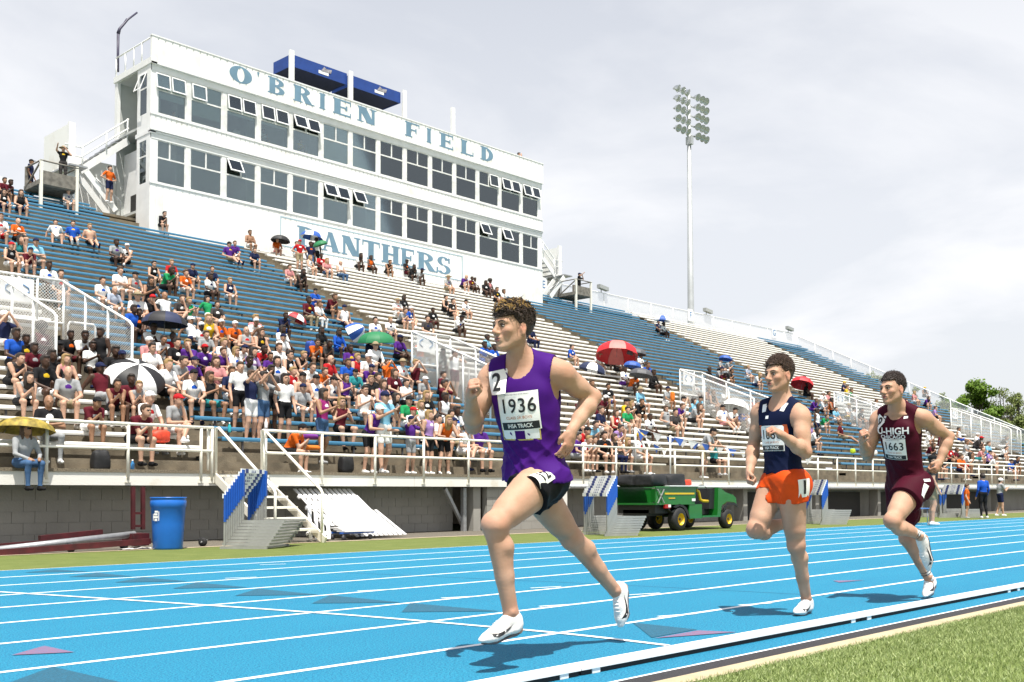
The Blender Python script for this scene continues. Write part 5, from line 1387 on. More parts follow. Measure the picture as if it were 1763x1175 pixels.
for k, (px, py) in enumerate(((122,951),(213,946),(349,941))):
    gw = on_ground(px, py)
    w = empty('trolley_wheel', 'small black wheel on a stub axle on the turf, ' + ('far left','left of the barrel','right of the barrel')[k], 'wheel', 'stub wheels on the turf', loc=(gw.x,gw.y,0.075))
    w.rotation_euler = (0,0,0.5)
    MB().lathe([(0.0,-.035),(0.06,-.035),(0.075,-.02),(0.075,.02),(0.06,.035),(0,.035)],16,(0,0,0),(1,0,0)).build('tyre', M_tyre, w)
    MB().tube([(-0.05,0,0),(0.22,0.05,0.02)],0.016,8).build('axle', M_galv, w)
gw = on_ground(240, 946)
_V = []
tw = MB()
for i in range(9):
    for j in range(5): _V.append((0.16*(i-4)/2, 0.05*(j-2)*1.6, 0.012+0.05*(math.sin(i*1.7+j)*.5+.5)*(1-abs(i-4)/4.6)*(1-abs(j-2)/2.4)))
tw.add(_V, [(i*5+j,(i+1)*5+j,(i+1)*5+j+1,i*5+j+1) for i in range(8) for j in range(4)], 0, True)
tag(tw.build('towel', cloth_w if False else mat('white_towel',(0.72,0.70,0.66),0.9), None, (gw.x,gw.y,0)), 'crumpled white towel on the turf beside the blue barrel', 'towel')

# ---- green utility vehicle
M_green = mat('vehicle_green', (0.012,0.17,0.022), 0.3, var=0.08, scale=5, coat=0.3)
M_yel = mat('vehicle_yellow', (0.80,0.52,0.01), 0.4)
M_blk = mat('black_plastic', (0.014,0.014,0.015), 0.6, var=0.2, scale=20)
gv = on_ground(1172, 914.5)
uv = empty('utility_vehicle', 'green and yellow utility vehicle with cargo bed parked on the turf', 'utility vehicle', loc=(gv.x, gv.y, 0.002))
VX = lambda x, y, z: (x, y, z)            # x along the track from the rear axle, y across from the near side
def vbox(nm, lo, hi, m, par=uv): return MB().box(lo, hi).build(nm, m, par)
def wheel(x, y, r, w):
    t = MB().lathe([(r*.52,-w/2),(r*.80,-w/2),(r*.97,-w*.36),(r,-w*.15),(r,w*.15),(r*.97,w*.36),(r*.80,w/2),(r*.52,w/2)],28,(x,y,r),(0,1,0)).build('wheel', M_tyre, uv)
    MB().lathe([(0.0,-w*.30),(r*.16,-w*.30),(r*.2,-w*.12),(r*.42,-w*.10),(r*.50,-w*.46),(r*.545,-w*.50)],24,(x,y,r),(0,1,0)).build('rim', M_yel, t)
    MB().lathe([(0.0,-w*.34),(r*.13,-w*.34),(r*.14,-w*.2)],12,(x,y,r),(0,1,0)).build('hub_cap', M_blk, t)
wheel(0.0,0.10,0.275,0.24); wheel(0.0,1.25,0.275,0.24); wheel(2.12,0.10,0.245,0.20); wheel(2.12,1.25,0.245,0.20); wheel(0.72,1.25,0.26,0.22)
# bed
bed = MB().prism([(-0.95,0.02,0.62),(0.62,0.02,0.62),(0.70,0.02,1.02),(-0.95,0.02,1.02)],(0,0.03,0)).build('bed_side', M_green, uv)
MB().box((-0.6,0.008,0.86),(0.6,0.019,0.90)).build('yellow_stripe', M_yel, bed); MB().box((-0.45,0.008,0.76),(-0.2,0.019,0.785)).build('yellow_stripe', M_yel, bed)
MB().box((0.5,0.006,0.70),(0.64,0.019,0.76)).build('decal', M_sign, bed)
vbox('bed_side', (-0.95,1.31,0.62),(0.66,1.34,1.02), M_green)
vbox('bed_front', (0.62,0.051,0.62),(0.66,1.309,1.0), M_green); vbox('bed_floor', (-0.95,0.051,0.62),(0.619,1.309,0.66), M_green)
vbox('bed_rim', (-0.98,-0.01,1.021),(0.72,0.07,1.05), M_green); vbox('bed_rim', (-0.98,1.29,1.021),(0.72,1.36,1.05), M_green)
for a, b in (((-0.92,-0.012,0.66),(-0.67,-0.012,0.98)),((-0.67,-0.012,0.66),(-0.92,-0.012,0.98))): MB().beam(a,b,0.02,0.02).build('bed_strut', M_hgrey, uv)
# chassis, fender, tail lamp
vbox('chassis', (-0.85,0.30,0.36),(2.0,1.05,0.50), M_blk); vbox('engine_cover', (-0.85,0.12,0.42),(-0.35,1.2,0.615), M_blk)
pts = [(-0.46,0.02,0.60)] + [(0.36*math.cos(math.radians(a))*1.15-0.0,0.02,0.275+0.36*math.sin(math.radians(a))) for a in (150,130,110,90,70,50,30)] + [(0.42,0.02,0.30),(0.36,0.02,0.30)] + [(0.31*math.cos(math.radians(a)),0.02,0.275+0.31*math.sin(math.radians(a))) for a in (30,60,90,120,150)] + [(-0.46,0.02,0.50)]
MB().prism(pts,(0,0.26,0)).build('rear_fender', M_blk, uv)
tl = vbox('tail_lamp', (-0.62,-0.005,0.54),(-0.40,0.05,0.63), mat('red_lens',(0.45,0.012,0.012),0.2)); MB().box((-0.50,-0.009,0.56),(-0.40,-0.0051,0.625)).build('clear_lens', M_sign, tl)
# side panel, step, seat area, dash, bonnet
MB().prism([(0.40,0.03,0.28),(0.95,0.03,0.28),(0.95,0.03,0.62),(0.42,0.03,0.62)],(0,0.05,0)).build('side_panel', M_green, uv)
vbox('floor_step', (0.951,0.02,0.30),(1.75,1.33,0.34), M_green)
vbox('seat_base', (0.55,0.14,0.50),(1.0,1.2,0.68), M_blk); sb_ = vbox('seat_back', (0.66,0.16,0.681),(0.76,1.18,1.0), M_blk)
MB().tube([(0.74,0.05,0.96),(0.84,0.05,0.93),(0.90,0.05,0.74),(1.02,0.05,0.70),(1.24,0.05,0.69)],0.035,8).build('hip_guard', M_yel, uv)
MB().prism([(1.45,0.16,0.50),(1.72,0.16,0.50),(1.74,0.16,1.02),(1.52,0.16,1.0)],(0,1.0,0)).build('dashboard', M_blk, uv)
MB().tube([(1.52+0.0*math.cos(a),0.42+0.17*math.cos(a),0.96+0.13*math.sin(a)) for a in [k*math.pi/8 for k in range(17)]],0.014,6).build('steering_wheel', M_blk, uv)
MB().prism([(1.66,0.05,0.30),(1.80,0.05,0.32),(1.86,0.05,0.58),(2.10,0.05,0.68),(2.42,0.05,0.66),(2.55,0.05,0.60),(2.53,0.05,0.76),(2.40,0.05,0.84),(2.05,0.05,0.91),(1.80,0.05,1.02),(1.72,0.05,1.03)],(0,1.22,0)).build('bonnet', M_green, uv)
MB().prism([(1.95,0.03,0.44),(2.10,0.03,0.60),(2.45,0.03,0.58),(2.58,0.03,0.52),(2.58,0.03,0.57),(2.45,0.03,0.645),(2.10,0.03,0.665),(1.90,0.03,0.52)],(0,0.018,0)).build('front_fender', M_blk, uv)
# load
M_bag = mat('black_nylon', (0.013,0.013,0.015), 0.7, var=0.3, scale=9, bump=0.8, bscale=10)
def soft_box(name, c, r, m, lab, cat, grp=None, seed=1, e=0.35):
    n1, n2 = 20, 12; vs = []; rg = random.Random(seed); ph = [rg.uniform(0,6) for _ in range(4)]
    sgn = lambda v, p: math.copysign(abs(v)**p, v)
    for i in range(n2+1):
        t = math.pi*(i/n2-0.5)
        for k in range(n1):
            u = 2*math.pi*k/n1; d = 1+0.05*math.sin(3*u+ph[0])+0.04*math.sin(5*t+ph[1]+2*u)
            vs.append((r[0]*d*sgn(math.cos(t),e)*sgn(math.cos(u),e), r[1]*d*sgn(math.cos(t),e)*sgn(math.sin(u),e), r[2]*d*sgn(math.sin(t),e)))
    o = MB().add(vs, [(i*n1+k,i*n1+(k+1)%n1,(i+1)*n1+(k+1)%n1,(i+1)*n1+k) for i in range(n2) for k in range(n1)],0,True).build(name, m, None, c)
    return tag(o, lab, cat, grp)
bx, by = gv.x, gv.y
soft_box('duffel_bag',(bx-0.66,by+0.35,1.19),(0.36,0.26,0.14),M_bag,'long black duffel bag on the vehicle load, left one','bag','black bags on the utility vehicle',1)
soft_box('duffel_bag',(bx+0.06,by+0.35,1.20),(0.37,0.26,0.15),M_bag,'long black duffel bag on the vehicle load, right one','bag','black bags on the utility vehicle',2)
soft_box('duffel_bag',(bx-0.3,by+0.98,1.19),(0.65,0.26,0.14),M_bag,'black bag lying behind the two duffel bags on the vehicle','bag','black bags on the utility vehicle',3)
tag(MB().box((-0.75,-0.05,0),(0.75,0.42,0.022)).build('white_board', M_vinyl, None, (bx+0.28,by+0.02,1.052)), 'flat white board lying on the bed of the utility vehicle', 'board')
soft_box('red_bag',(bx+0.52,by+0.24,1.145),(0.15,0.12,0.07),mat('red_nylon',(0.75,0.06,0.02),0.6,var=0.3,scale=12),'small bright red bag beside the black bags on the vehicle','bag',None,5)
gb = on_ground(1024, 914)
soft_box('black_sack',(gb.x,gb.y,0.14),(0.085,0.085,0.14),M_bag,'upright black sack on the turf beside the white buttress','sack',None,7,0.7)

# ---- umbrellas
M_ush = mat('umbrella_shaft', (0.20,0.20,0.21), 0.4, metal=0.6)
UC = {'k':(.014,.014,.017),'w':(.78,.78,.78),'n':(.02,.03,.085),'e':(.012,.20,.07),'r':(.62,.02,.03),'b':(.03,.11,.45),'i':(.72,.20,.18),'g':(.10,.10,.11),'y':(.34,.25,.035)}
def ucl(c): return mat('canopy_'+{'k':'black','w':'white','n':'navy','e':'green','r':'red','b':'blue','i':'coral','g':'charcoal','y':'mottled_yellow'}[c], UC[c], 0.6, var=0.08 if c != 'y' else 0.6, scale=9)
def umbrella(px, py, wpx, cols, lab, Y, tilt=(0,0), depth=0.30, handle=0.62):
    """px,py: centre of the canopy; cols: colours of the panels in turn"""
    c = at(px, py, Y); R = wpx/2 * c.y / (FPX*math.cos(THETA) * (math.tan(THETA) - (px-CXP)/FPX)) if False else wpx/2 * (Vector((c.x,c.y,0)).dot(Vector((math.cos(THETA),math.sin(THETA),0))))/FPX
    u = empty('umbrella', lab, 'umbrella', 'umbrellas among the spectators', loc=c - Vector((0,0,depth*R*0.5)))
    u.rotation_euler = (tilt[0], tilt[1], 0.3)
    N = 8; m_ = 6
    prof = [(R*math.sin(t*math.pi/2*0.98)**0.9 if t else 0.0, depth*R*2*(0.5-(1-math.cos(t*math.pi/2)))*1.0 + depth*R*0.5) for t in [i/m_ for i in range(m_+1)]]
    for k in range(N):
        vs, fs = [], []; q = 4
        for r, z in prof:
            for i in range(q+1):
                a = 2*math.pi*(k+i/q)/N; sag = 1-0.045*math.sin(math.pi*i/q)*(r/R)
                vs.append((r*sag*math.cos(a), r*sag*math.sin(a), z))
        for i in range(m_):
            for j in range(q): fs.append((i*(q+1)+j,(i+1)*(q+1)+j,(i+1)*(q+1)+j+1,i*(q+1)+j+1))
        pnl = MB().add(vs, fs, 0, True).build('panel', ucl(cols[k % len(cols)]), u)
        a = 2*math.pi*k/N
        MB().tube([(0,0,prof[0][1]-.02)]+[(r*math.cos(a)*.995,r*math.sin(a)*.995,z-.012) for r, z in prof[2::2]],0.004,4).build('rib', M_ush, pnl)
    MB().tube([(0,0,prof[0][1]+0.04),(0,0,prof[0][1]-handle)],0.008,6).build('shaft', M_ush, u)
    return u
umbrella(234,640,104,'kw','large black and white panelled golf umbrella tilted forward',21.5,(.55,-.25))
umbrella(284,548,78,'kn','wide black umbrella shading people on the blue benches',23.8,(.02,.05))
umbrella(483,411,34,'k','small black umbrella over the orange shirt by the press box wall',37.0,(.05,.1))
umbrella(537,404,40,'wb','white and blue umbrella held up before the PANTHERS sign',36.6,(.1,.1))
umbrella(551,419,27,'e','small green umbrella before the PANTHERS sign',36.2,(-.2,-.3))
umbrella(648,581,66,'e','plain green umbrella above the crowd left of the purple runner',25.2,(.05,-.12))
umbrella(510,546,40,'rw','red and white umbrella lying low on the blue benches',28.2,(.3,.3))
umbrella(609,566,34,'wb','white and blue half-folded umbrella among blue jackets',27.0,(1.0,.5),.8)
umbrella(1062,602,76,'ir','large coral red umbrella tilted sideways on the white benches',26.6,(-.05,.28),.34)
umbrella(1096,605,36,'g','charcoal umbrella tucked right of the large red umbrella',26.0,(.1,.1))
umbrella(1020,632,50,'wn','navy and white panelled umbrella behind the purple runner elbow',24.8,(.25,.1))
umbrella(1089,627,32,'b','plain blue umbrella under the large red umbrella',25.0,(.1,.1))
umbrella(1104,641,42,'g','black umbrella with open edge below the plain blue umbrella',24.3,(.1,.15))
umbrella(1140,548,30,'bw','blue and white umbrella high up near the top fence',35.0,(.1,0))
umbrella(1249,616,24,'b','bright blue umbrella among the people right of the white fence',27.2,(.1,.2))
umbrella(1268,696,48,'w','white umbrella held low left of the navy runner',22.6,(.2,.3),.36)
umbrella(1381,657,40,'r','red umbrella tilted behind the navy runner shoulder',27.5,(.1,.4),.36)
umbrella(42,731,102,'y','mottled yellow umbrella held over the person in jeans',18.3,(-.05,.12),.22,.3)

# ---- pennant string on the lower white benches
ps = empty('pennant_string', 'string of blue and white pennants on short white poles above the railing', 'pennants', loc=(xg(1094,18.3),18.3,Z_DECK))
x0 = ps.location.x
def rp(px, py, Y): p = at(px, py, Y); return Vector((p.x-x0, p.y-18.3, p.z-Z_DECK))
MB().tube([rp(1094,736,18.6),rp(1094,800,18.6)],0.028,6).build('pole', M_steelw, ps); MB().tube([rp(1154,750,18.2),rp(1154,826,18.2)],0.028,6).build('pole', M_steelw, ps)
for seg in (((1096,737,18.6),(1260,770,20.5)),((1096,739,18.6),(1150,775,18.2)),((1156,752,18.2),(1400,790,19.0))):
    a, b = rp(*seg[0]), rp(*seg[1]); n = max(4, int((seg[1][0]-seg[0][0])/20))
    pts = [a.lerp(b,t/n) - Vector((0,0,0.10*math.sin(math.pi*t/n))) for t in range(n+1)]
    MB().tube(pts,0.006,4).build('cord', M_sign, ps)
    for i in range(n):
        c = (pts[i]+pts[i+1])/2; d = (pts[i+1]-pts[i])*0.36; sw = Vector((RNG.uniform(-.05,.05),RNG.uniform(-.04,.04),0))
        MB().prism([c-d,c+d,c+Vector((0,0,-0.24))+sw],(0,0.004,0)).build('pennant', ucl('b' if i % 2 == 0 else 'w'), ps)

# ---- bits on deck and benches
def bottle(px, py, Y, c, lab):
    p = at(px, py, Y); b = empty('bottle', lab, 'bottle', 'bottles and cups in the stand', loc=p)
    MB().lathe([(0,0),(0.033,0),(0.035,0.02),(0.035,0.13),(0.014,0.17),(0.014,0.19),(0,0.19)],12).build('body', mat('bottle_'+c,{'blue':(.05,.25,.55),'white':(.75,.75,.75),'teal':(.03,.40,.45)}[c],0.2), b)
    MB().lathe([(0.016,0.185),(0.016,0.205),(0,0.205)],10).build('cap', M_sign, b)
bottle(228,811,18.45,'blue','clear blue bottle on the deck below the maroon shirt man')
bottle(458,738,19.45,'white','white paper cup on the front blue bench by the steps')
bottle(395,745,19.40,'teal','teal bottle under the front blue bench')
def backpack(px, py, Y, m, lab, r=(.16,.13,.2), seed=1): return soft_box('backpack', at(px,py,Y), r, m, lab, 'backpack', 'bags in the stand', seed, .55)
backpack(172,795,18.6,M_bag,'black backpack on the deck beside the maroon polo man',seed=11)
backpack(595,800,18.6,M_bag,'black backpack with straps on the deck under the blue bench',seed=12)
mat('blue_nylon',(.02,.07,.35),.6,var=.3,scale=9)
backpack(536,600,25.2,_M['blue_nylon'],'blue backpack worn in the crowd left of the green umbrella',seed=14)
backpack(275,752,18.95,_M['red_nylon'],'red bag on the white bench beside the maroon shirt man',(.2,.13,.12),15)
backpack(1158,683,22.6,mat('orange_vest',(.80,.20,.01),.7),'orange vest left on a white bench',(.09,.06,.17),16)
backpack(530,771,18.7,_M['orange_vest'],'flat orange seat cushion on the deck beside the steps',(.26,.14,.05),17)
backpack(536,752,19.0,mat('purple_cloth',(.20,.03,.30),.8),'purple jacket lying on the front blue bench',(.22,.12,.05),18)
backpack(1468,777,18.9,mat('lime_ball',(.55,.75,.02),.6),'lime yellow ball on the front bench behind the railing',(.09,.09,.09),19)
backpack(1505,780,18.9,_M['white_towel'],'white sack on the front bench beside the lime ball',(.13,.1,.1),20)

# ---- officials on the turf at far right
def official(px, py_head, py_foot, *a, **k):
    g = on_ground(px, py_foot); return person(px, py_head, *a, Y=g.y, z=0.0, **k)
official(1604, 792, 905, 'd','K','S','c',1,'t',yaw=.6)
official(1692, 822, 893, 'b','k','S','s',1,'z',True,yaw=2.6)
official(1721, 828, 889, 'g','n','C','C',1,'t',yaw=.9)
official(1664, 838, 893, 'o','o','S','s',1,'t',yaw=.3)
for o in PEOPLE[-4:]: o['group'] = 'officials on the turf'
g = on_ground(1578, 902)
ft = empty('folding_table', 'low blue folding table on thin legs behind the maroon runner', 'table', loc=(g.x,g.y,0))
MB().box((-0.45,-0.2,0.42),(0.45,0.25,0.45)).build('table_top', mat('blue_table',(0.08,0.22,0.55),0.4), ft)
for x in (-.4,.4):
    for y in (-.15,.2): MB().tube([(x,y,0),(x,y,0.42)],0.012,6).build('leg', M_galv, ft)

# ================================================================== the three runners
def nz(v): v = np.array(v, float); return v/np.linalg.norm(v)
M_skinR = mat('runner_skin', (0.51,0.295,0.195), 0.6, col2=(0.60,0.375,0.265), scale=9, bump=0.12, bscale=70, spec=0.22, sub=0.05, detail=6)
def _flush():
    n, l = M_skinR.node_tree.nodes, M_skinR.node_tree.links; b = n['Principled BSDF']; src = b.inputs['Base Color'].links[0].from_socket
    a = n.new('ShaderNodeAttribute'); a.attribute_name = 'flush'; mx = n.new('ShaderNodeMix'); mx.data_type = 'RGBA'
    l.new(a.outputs['Fac'], mx.inputs['Factor']); l.new(src, mx.inputs['A']); mx.inputs['B'].default_value = (0.50,0.19,0.13,1); l.new(mx.outputs['Result'], b.inputs['Base Color'])
_flush()
M_lip = mat('lip', (0.42,0.15,0.12), 0.45)
M_eyew = mat('eye_white', (0.42,0.37,0.34), 0.25); M_iris = mat('iris_dark', (0.015,0.012,0.010), 0.15)
M_shoe = mat('white_shoe_mesh', (0.70,0.68,0.66), 0.6, var=0.10, scale=60, bump=0.3, bscale=180)
M_sole = mat('spike_plate', (0.10,0.09,0.10), 0.5, var=0.3, scale=30)
M_ink = mat('black_ink', (0.012,0.012,0.014), 0.6); M_bib = mat('bib_paper', (0.84,0.83,0.80), 0.7, var=0.03, scale=8)
M_orangeink = mat('orange_ink', (0.60,0.18,0.05), 0.6); M_gold = mat('gold_edge', (0.62,0.48,0.12), 0.6)
def head_prims(B, c, f, l, u, s=1.0):
    W = lambda a, b, d: c + s*(f*a + l*b + u*d)
    M = np.stack([l, f, u])
    E = lambda a, b, d, r, k, op=1: B.ell(W(a,b,d), np.array(r)*s, 0, k*s, M, op)
    E(-.018,0,.034,(.073,.096,.084),.02)                 # cranium
    E(.022,0,-.012,(.064,.070,.082),.03)                 # face mass
    B.cone(W(.045,0,-.055),W(.066,0,-.092),.040*s,.022*s,0,.025*s)    # jaw to chin
    for sg in (1,-1):
        B.cone(W(-.010,sg*.055,-.045),W(.052,sg*.020,-.090),.020*s,.018*s,0,.025*s)   # jaw line
        E(.062,sg*.040,-.018,(.020,.018,.016),.02)       # cheekbone
        B.cone(W(.084,sg*.012,.026),W(.072,sg*.046,.024),.010*s,.009*s,0,.014*s)      # brow
        E(.088,sg*.030,.006,(.017,.014,.011),.010,-1)    # eye socket
        E(.075,sg*.030,.005,(.015,.013,.0105),.004)      # lid and eyeball
        E(-.008,sg*.077,-.006,(.010,.020,.033),.006); E(-.004,sg*.086,.004,(.006,.014,.018),.004,-1); E(-.006,sg*.080,-.034,(.008,.009,.010),.006)
        E(.101,sg*.0115,-.030,(.009,.012,.008),.006)     # nostril wing
    B.cone(W(.084,0,.020),W(.110,0,-.022),.0085*s,.0115*s,0,.010*s); E(.112,0,-.025,(.0115,.010,.0100),.008)
    B.cone(W(.088,.018,-.052),W(.088,-.018,-.052),.008*s,.008*s,0,.010*s)             # upper lip
    B.cone(W(.086,.015,-.066),W(.086,-.015,-.066),.009*s,.009*s,0,.010*s)             # lower lip
    B.cone(W(.099,.020,-.0585),W(.099,-.020,-.0585),.0036*s,.0036*s,0,.004*s,-1)
    E(.074,0,-.094,(.020,.018,.016),.015)
def hand_prims(B, w, d, n, t, curl, s=1.0, holding=False):
    """w wrist, d towards the knuckles, n out of the palm, t thumb side; curl 0 flat .. 1 fist"""
    d = nz(d); n = nz(np.array(n)-d*(np.array(n)@d)); t0 = np.cross(d, n); t = t0 if t0@np.array(t) > 0 else -t0; M = np.stack([t, d, n])
    B.ell(w+d*.048*s, np.array((.038,.052,.017))*s, 0, .012, M)
    B.cone(w-d*.01*s, w+d*.03*s, .024*s, .026*s, 0, .015)
    for i, ln in enumerate((.92,1.0,.95,.78)):
        b = w + (d*(.088-.004*abs(i-1.2)) + t*(.030-.0195*i))*s; a = 0.25+curl*1.15; r = .0098*s*(1-.06*i)
        p = b
        for k, L in enumerate((.043,.028,.022)):
            dr = d*math.cos(a)+n*math.sin(a); q = p + dr*L*ln*s
            B.cone(p, q, r, r*.88, 0, .004); p = q; r *= .9; a += 0.18+curl*1.35
    b = w + (d*.022+t*.030)*s; q = b + (d*.034+t*.016+n*(.012+.018*curl))*s; e = q + (d*(.026-.02*curl)-t*(.002+.022*curl)+n*(.010+.012*curl))*s
    B.cone(b, q, .0135*s, .0115*s, 0, .008); B.cone(q, e, .0112*s, .0090*s, 0, .004)
def body_frame(J):
    hp = (J['hipL']+J['hipR'])/2; up = nz(J['nk']-hp); lat = nz(J['shL']-J['shR']); lat = nz(lat-up*(lat@up)); fwd = np.cross(lat, up)
    pl = nz(J['hipL']-J['hipR']); pl = nz(pl-up*(pl@up)); pf = np.cross(pl, up)
    return hp, up, lat, fwd, pl, pf
def torso_prims(B, J, g=0.0, arms=True):
    hp, up, lat, fwd, pl, pf = body_frame(J); nk = J['nk']; L = np.linalg.norm(nk-hp); g = g + J.get('fat', 0.0)
    B.ell(hp+up*.03, np.array((.150,.108,.125))+g, 1, .04, np.stack([pl,pf,up]))
    m2 = nz(lat+pl); f2 = np.cross(m2, up)
    B.ell(hp+up*L*.36, np.array((.126,.092,.15))+g, 1, .06, np.stack([m2,f2,up]))
    B.ell(hp+up*L*.66+fwd*.008, np.array((.152,.108,.19))+g, 1, .05, np.stack([lat,fwd,up]))
    for sg in (1,-1):
        B.ell(hp+up*L*.76+fwd*.070+lat*sg*.070, np.array((.074,.036,.058))+g*.6, 1, .03, np.stack([lat,fwd,up]))
        sh = J['shL' if sg > 0 else 'shR']
        B.ell(hp+up*L*.74-fwd*.055+lat*sg*.085, np.array((.065,.045,.10))+g*.6, 1, .04, np.stack([lat,fwd,up]))   # shoulder blade
        B.cone(nk+up*.035-fwd*.02, sh*.8+nk*.2+up*.022, .040+g*.5, .040+g*.5, 1, .04)
    B.cone(J['shL']*.85+J['shR']*.15-up*.012, J['shR']*.85+J['shL']*.15-up*.012, .058+g, .058+g, 1, .05)
def hero_body(J, hd, hs=1.0):
    B = Body(); torso_prims(B, J); hp, up, lat, fwd, pl, pf = body_frame(J); nk = J['nk']
    c, f, l, u = hd
    B.cone(nk-up*.03, c-u*.06-f*.022, .066, .056, 0, .035)
    for sg in (1,-1):
        B.cone(nk+fwd*.048+lat*sg*.014-up*.028, c-u*.035-f*.02+l*sg*.055, .013, .014, 0, .022)     # neck muscle
        sh = J['shL' if sg > 0 else 'shR']; B.cone(nk+fwd*.052+lat*sg*.02-up*.035, sh*.86+nk*.14+fwd*.03+up*.012, .011, .011, 0, .020)
    head_prims(B, c, f, l, u, hs)
    for S, sg in (('L',1),('R',-1)):
        sh, el, wr = J['sh'+S], J['el'+S], J['wr'+S]; ax = nz(el-sh)
        B.ell(sh+ax*.035, (.070,.070,.074), 0, .03)
        fr = nz(np.cross(np.cross(ax, wr-el), ax)) if np.linalg.norm(np.cross(ax, wr-el)) > .02 else fwd
        B.cone(sh, el, .054, .043, 0, .03); B.ell(sh*.46+el*.54+fr*.020, (.046,.046,.046), 0, .025); B.cone(sh*.62+el*.38+fr*.018, sh*.36+el*.64+fr*.016, .043, .040, 0, .025); B.cone(sh*.70+el*.30-fr*.018, sh*.38+el*.62-fr*.016, .043, .038, 0, .025)
        B.ell(el-nz((sh-el)+(wr-el))*.014, .036, 0, .016)
        m = el*.72+wr*.28; B.cone(el, m+fr*.006, .044, .050, 0, .02); B.cone(m+fr*.006, el*.35+wr*.65, .049, .036, 0, .02); B.cone(el*.35+wr*.65, wr, .036, .028, 0, .02)
        hip, kn, an = J['hip'+S], J['kn'+S], J['an'+S]; ta = nz(kn-hip); sa = nz(an-kn)
        kf = nz(np.cross(np.cross(ta, sa), ta)) if np.linalg.norm(np.cross(ta, sa)) > .05 else -pf
        kf = -kf                                           # front of the knee
        if kf @ pf < -0.6: kf = -kf
        B.cone(hip, kn, .104, .062, 0, .05)
        B.cone(hip*.72+kn*.28+kf*.030, hip*.30+kn*.70+kf*.022, .074, .056, 0, .04); B.ell(hip*.22+kn*.78+kf*.014+pl*sg*-.030, .042, 0, .025); B.ell(hip*.26+kn*.74+kf*.012+pl*sg*.028, .042, 0, .03); B.cone(hip*.70+kn*.30-kf*.034, hip*.28+kn*.72-kf*.020, .070, .050, 0, .04); B.ell(hip-pf*.045, (.100,.100,.102), 0, .05)
        B.ell(kn+kf*.010, .058, 0, .025); B.ell(kn+kf*.044+sa*.004, (.026,.026,.027), 0, .014); B.ell(kn+sa*.062+kf*.036, .019, 0, .016)
        for s2 in (1,-1): B.ell(kn+pl*s2*.036-ta*.01, .032, 0, .02)
        cb = nz(kf - sa*(kf@sa)); m = kn*.72+an*.28-cb*.030
        B.cone(kn-cb*.010, m+pl*sg*-.012, .052, .054, 0, .025); B.ell(m+pl*sg*.018+sa*-.01, .046, 0, .02); B.cone(m, kn*.40+an*.60-cb*.010, .054, .042, 0, .025); B.cone(kn*.40+an*.60-cb*.008, an-cb*.006, .042, .034, 0, .025)
        B.cone(kn+sa*.05+cb*.018, an+cb*.008, .041, .031, 0, .02)
        for s2 in (1,-1): B.ell(an+pl*s2*.031, .017, 0, .012)
        he, to = J['he'+S], J['to'+S]; B.cone(an-sa*.0, he, .030, .026, 0, .02); B.cone(he*.9+to*.1+(an-he)*.12, he*.3+to*.7+(an-he)*.05, .024, .018, 0, .02)
        B.cone(an+sa*.02, (he+to)/2, .032, .026, 0, .02)
    return B
def mesh_child(name, V, Q, m, root, smooth=True):
    me = np_mesh(name, V - np.array(root.location), Q, None, [m] if not isinstance(m, list) else m, smooth)
    o = bpy.data.objects.new(name, me); COL.objects.link(o); o.parent = root; return o
def jersey(J, root, m, hem, hem_flare=0.012, drape=(.150,.160), g=0.011, seed=1, h=0.006, neck=(.078,.10,.10), arm=(.075,.088,.125), wr=1.0, arm_dz=0.0):
    B = Body(); torso_prims(B, J, g); hp, up, lat, fwd, pl, pf = body_frame(J); nk = J['nk']; L0 = np.linalg.norm(nk-hp)
    B.cone(hp+up*L0*.56, hp-up*.10, drape[0], drape[1], 0, .05, 1, (nz(fwd+pf), .74))
    for S in 'LR': B.ell(J['hip'+S]-pf*.045, .100+g, 0, .05)
    lo, hi = B.bounds(.03)
    def ex(P, F):
        d = (P-hp) @ up
        F = F - hem_flare*np.clip((.16-d)/.22, 0, 1.3)
        # slack cloth: folds running from the chest down towards the far hip
        q = (P-hp); a = q@lat; b = q@fwd
        rd = lambda x: 1-2*np.abs(np.sin(x))**.7
        w = rd((d*.75+a*.85)*34 + 2.2*vnoise(P,11,seed))*.55*np.clip(.5+vnoise(P,9,seed+8),0,1) + rd((d*.9-a*.5+b*.4)*42+2.4*vnoise(P,12,seed+1))*.45*np.clip(.5-vnoise(P,8,seed+9),0,1) + rd((a*1.0+b*.6)*36+1.8*vnoise(P,9,seed+5))*.5*np.clip((.25-d)/.2,0,1)
        F = F - wr*.0062*w*np.clip((.44-d)/.22,0.05,1)
        F = np.maximum(F, hem - d + .006*np.sin(a*60+seed))
        E = lambda c, r: (np.sqrt((((P-c)@lat)/r[0])**2 + (((P-c)@fwd)/r[1])**2 + (((P-c)@up)/r[2])**2)-1)*min(r)
        F = np.maximum(F, -E(nk+fwd*.035+up*.01, neck))
        for S, sg in (('L',1),('R',-1)): F = np.maximum(F, -E(J['sh'+S]+lat*sg*.018-up*(.035+arm_dz), arm))
        return F
    F, lo = B.field(h, .03, None, ex); V, Q = surface_nets(F, lo, h, 1)
    return mesh_child('jersey', V, Q, m, root), V, Q
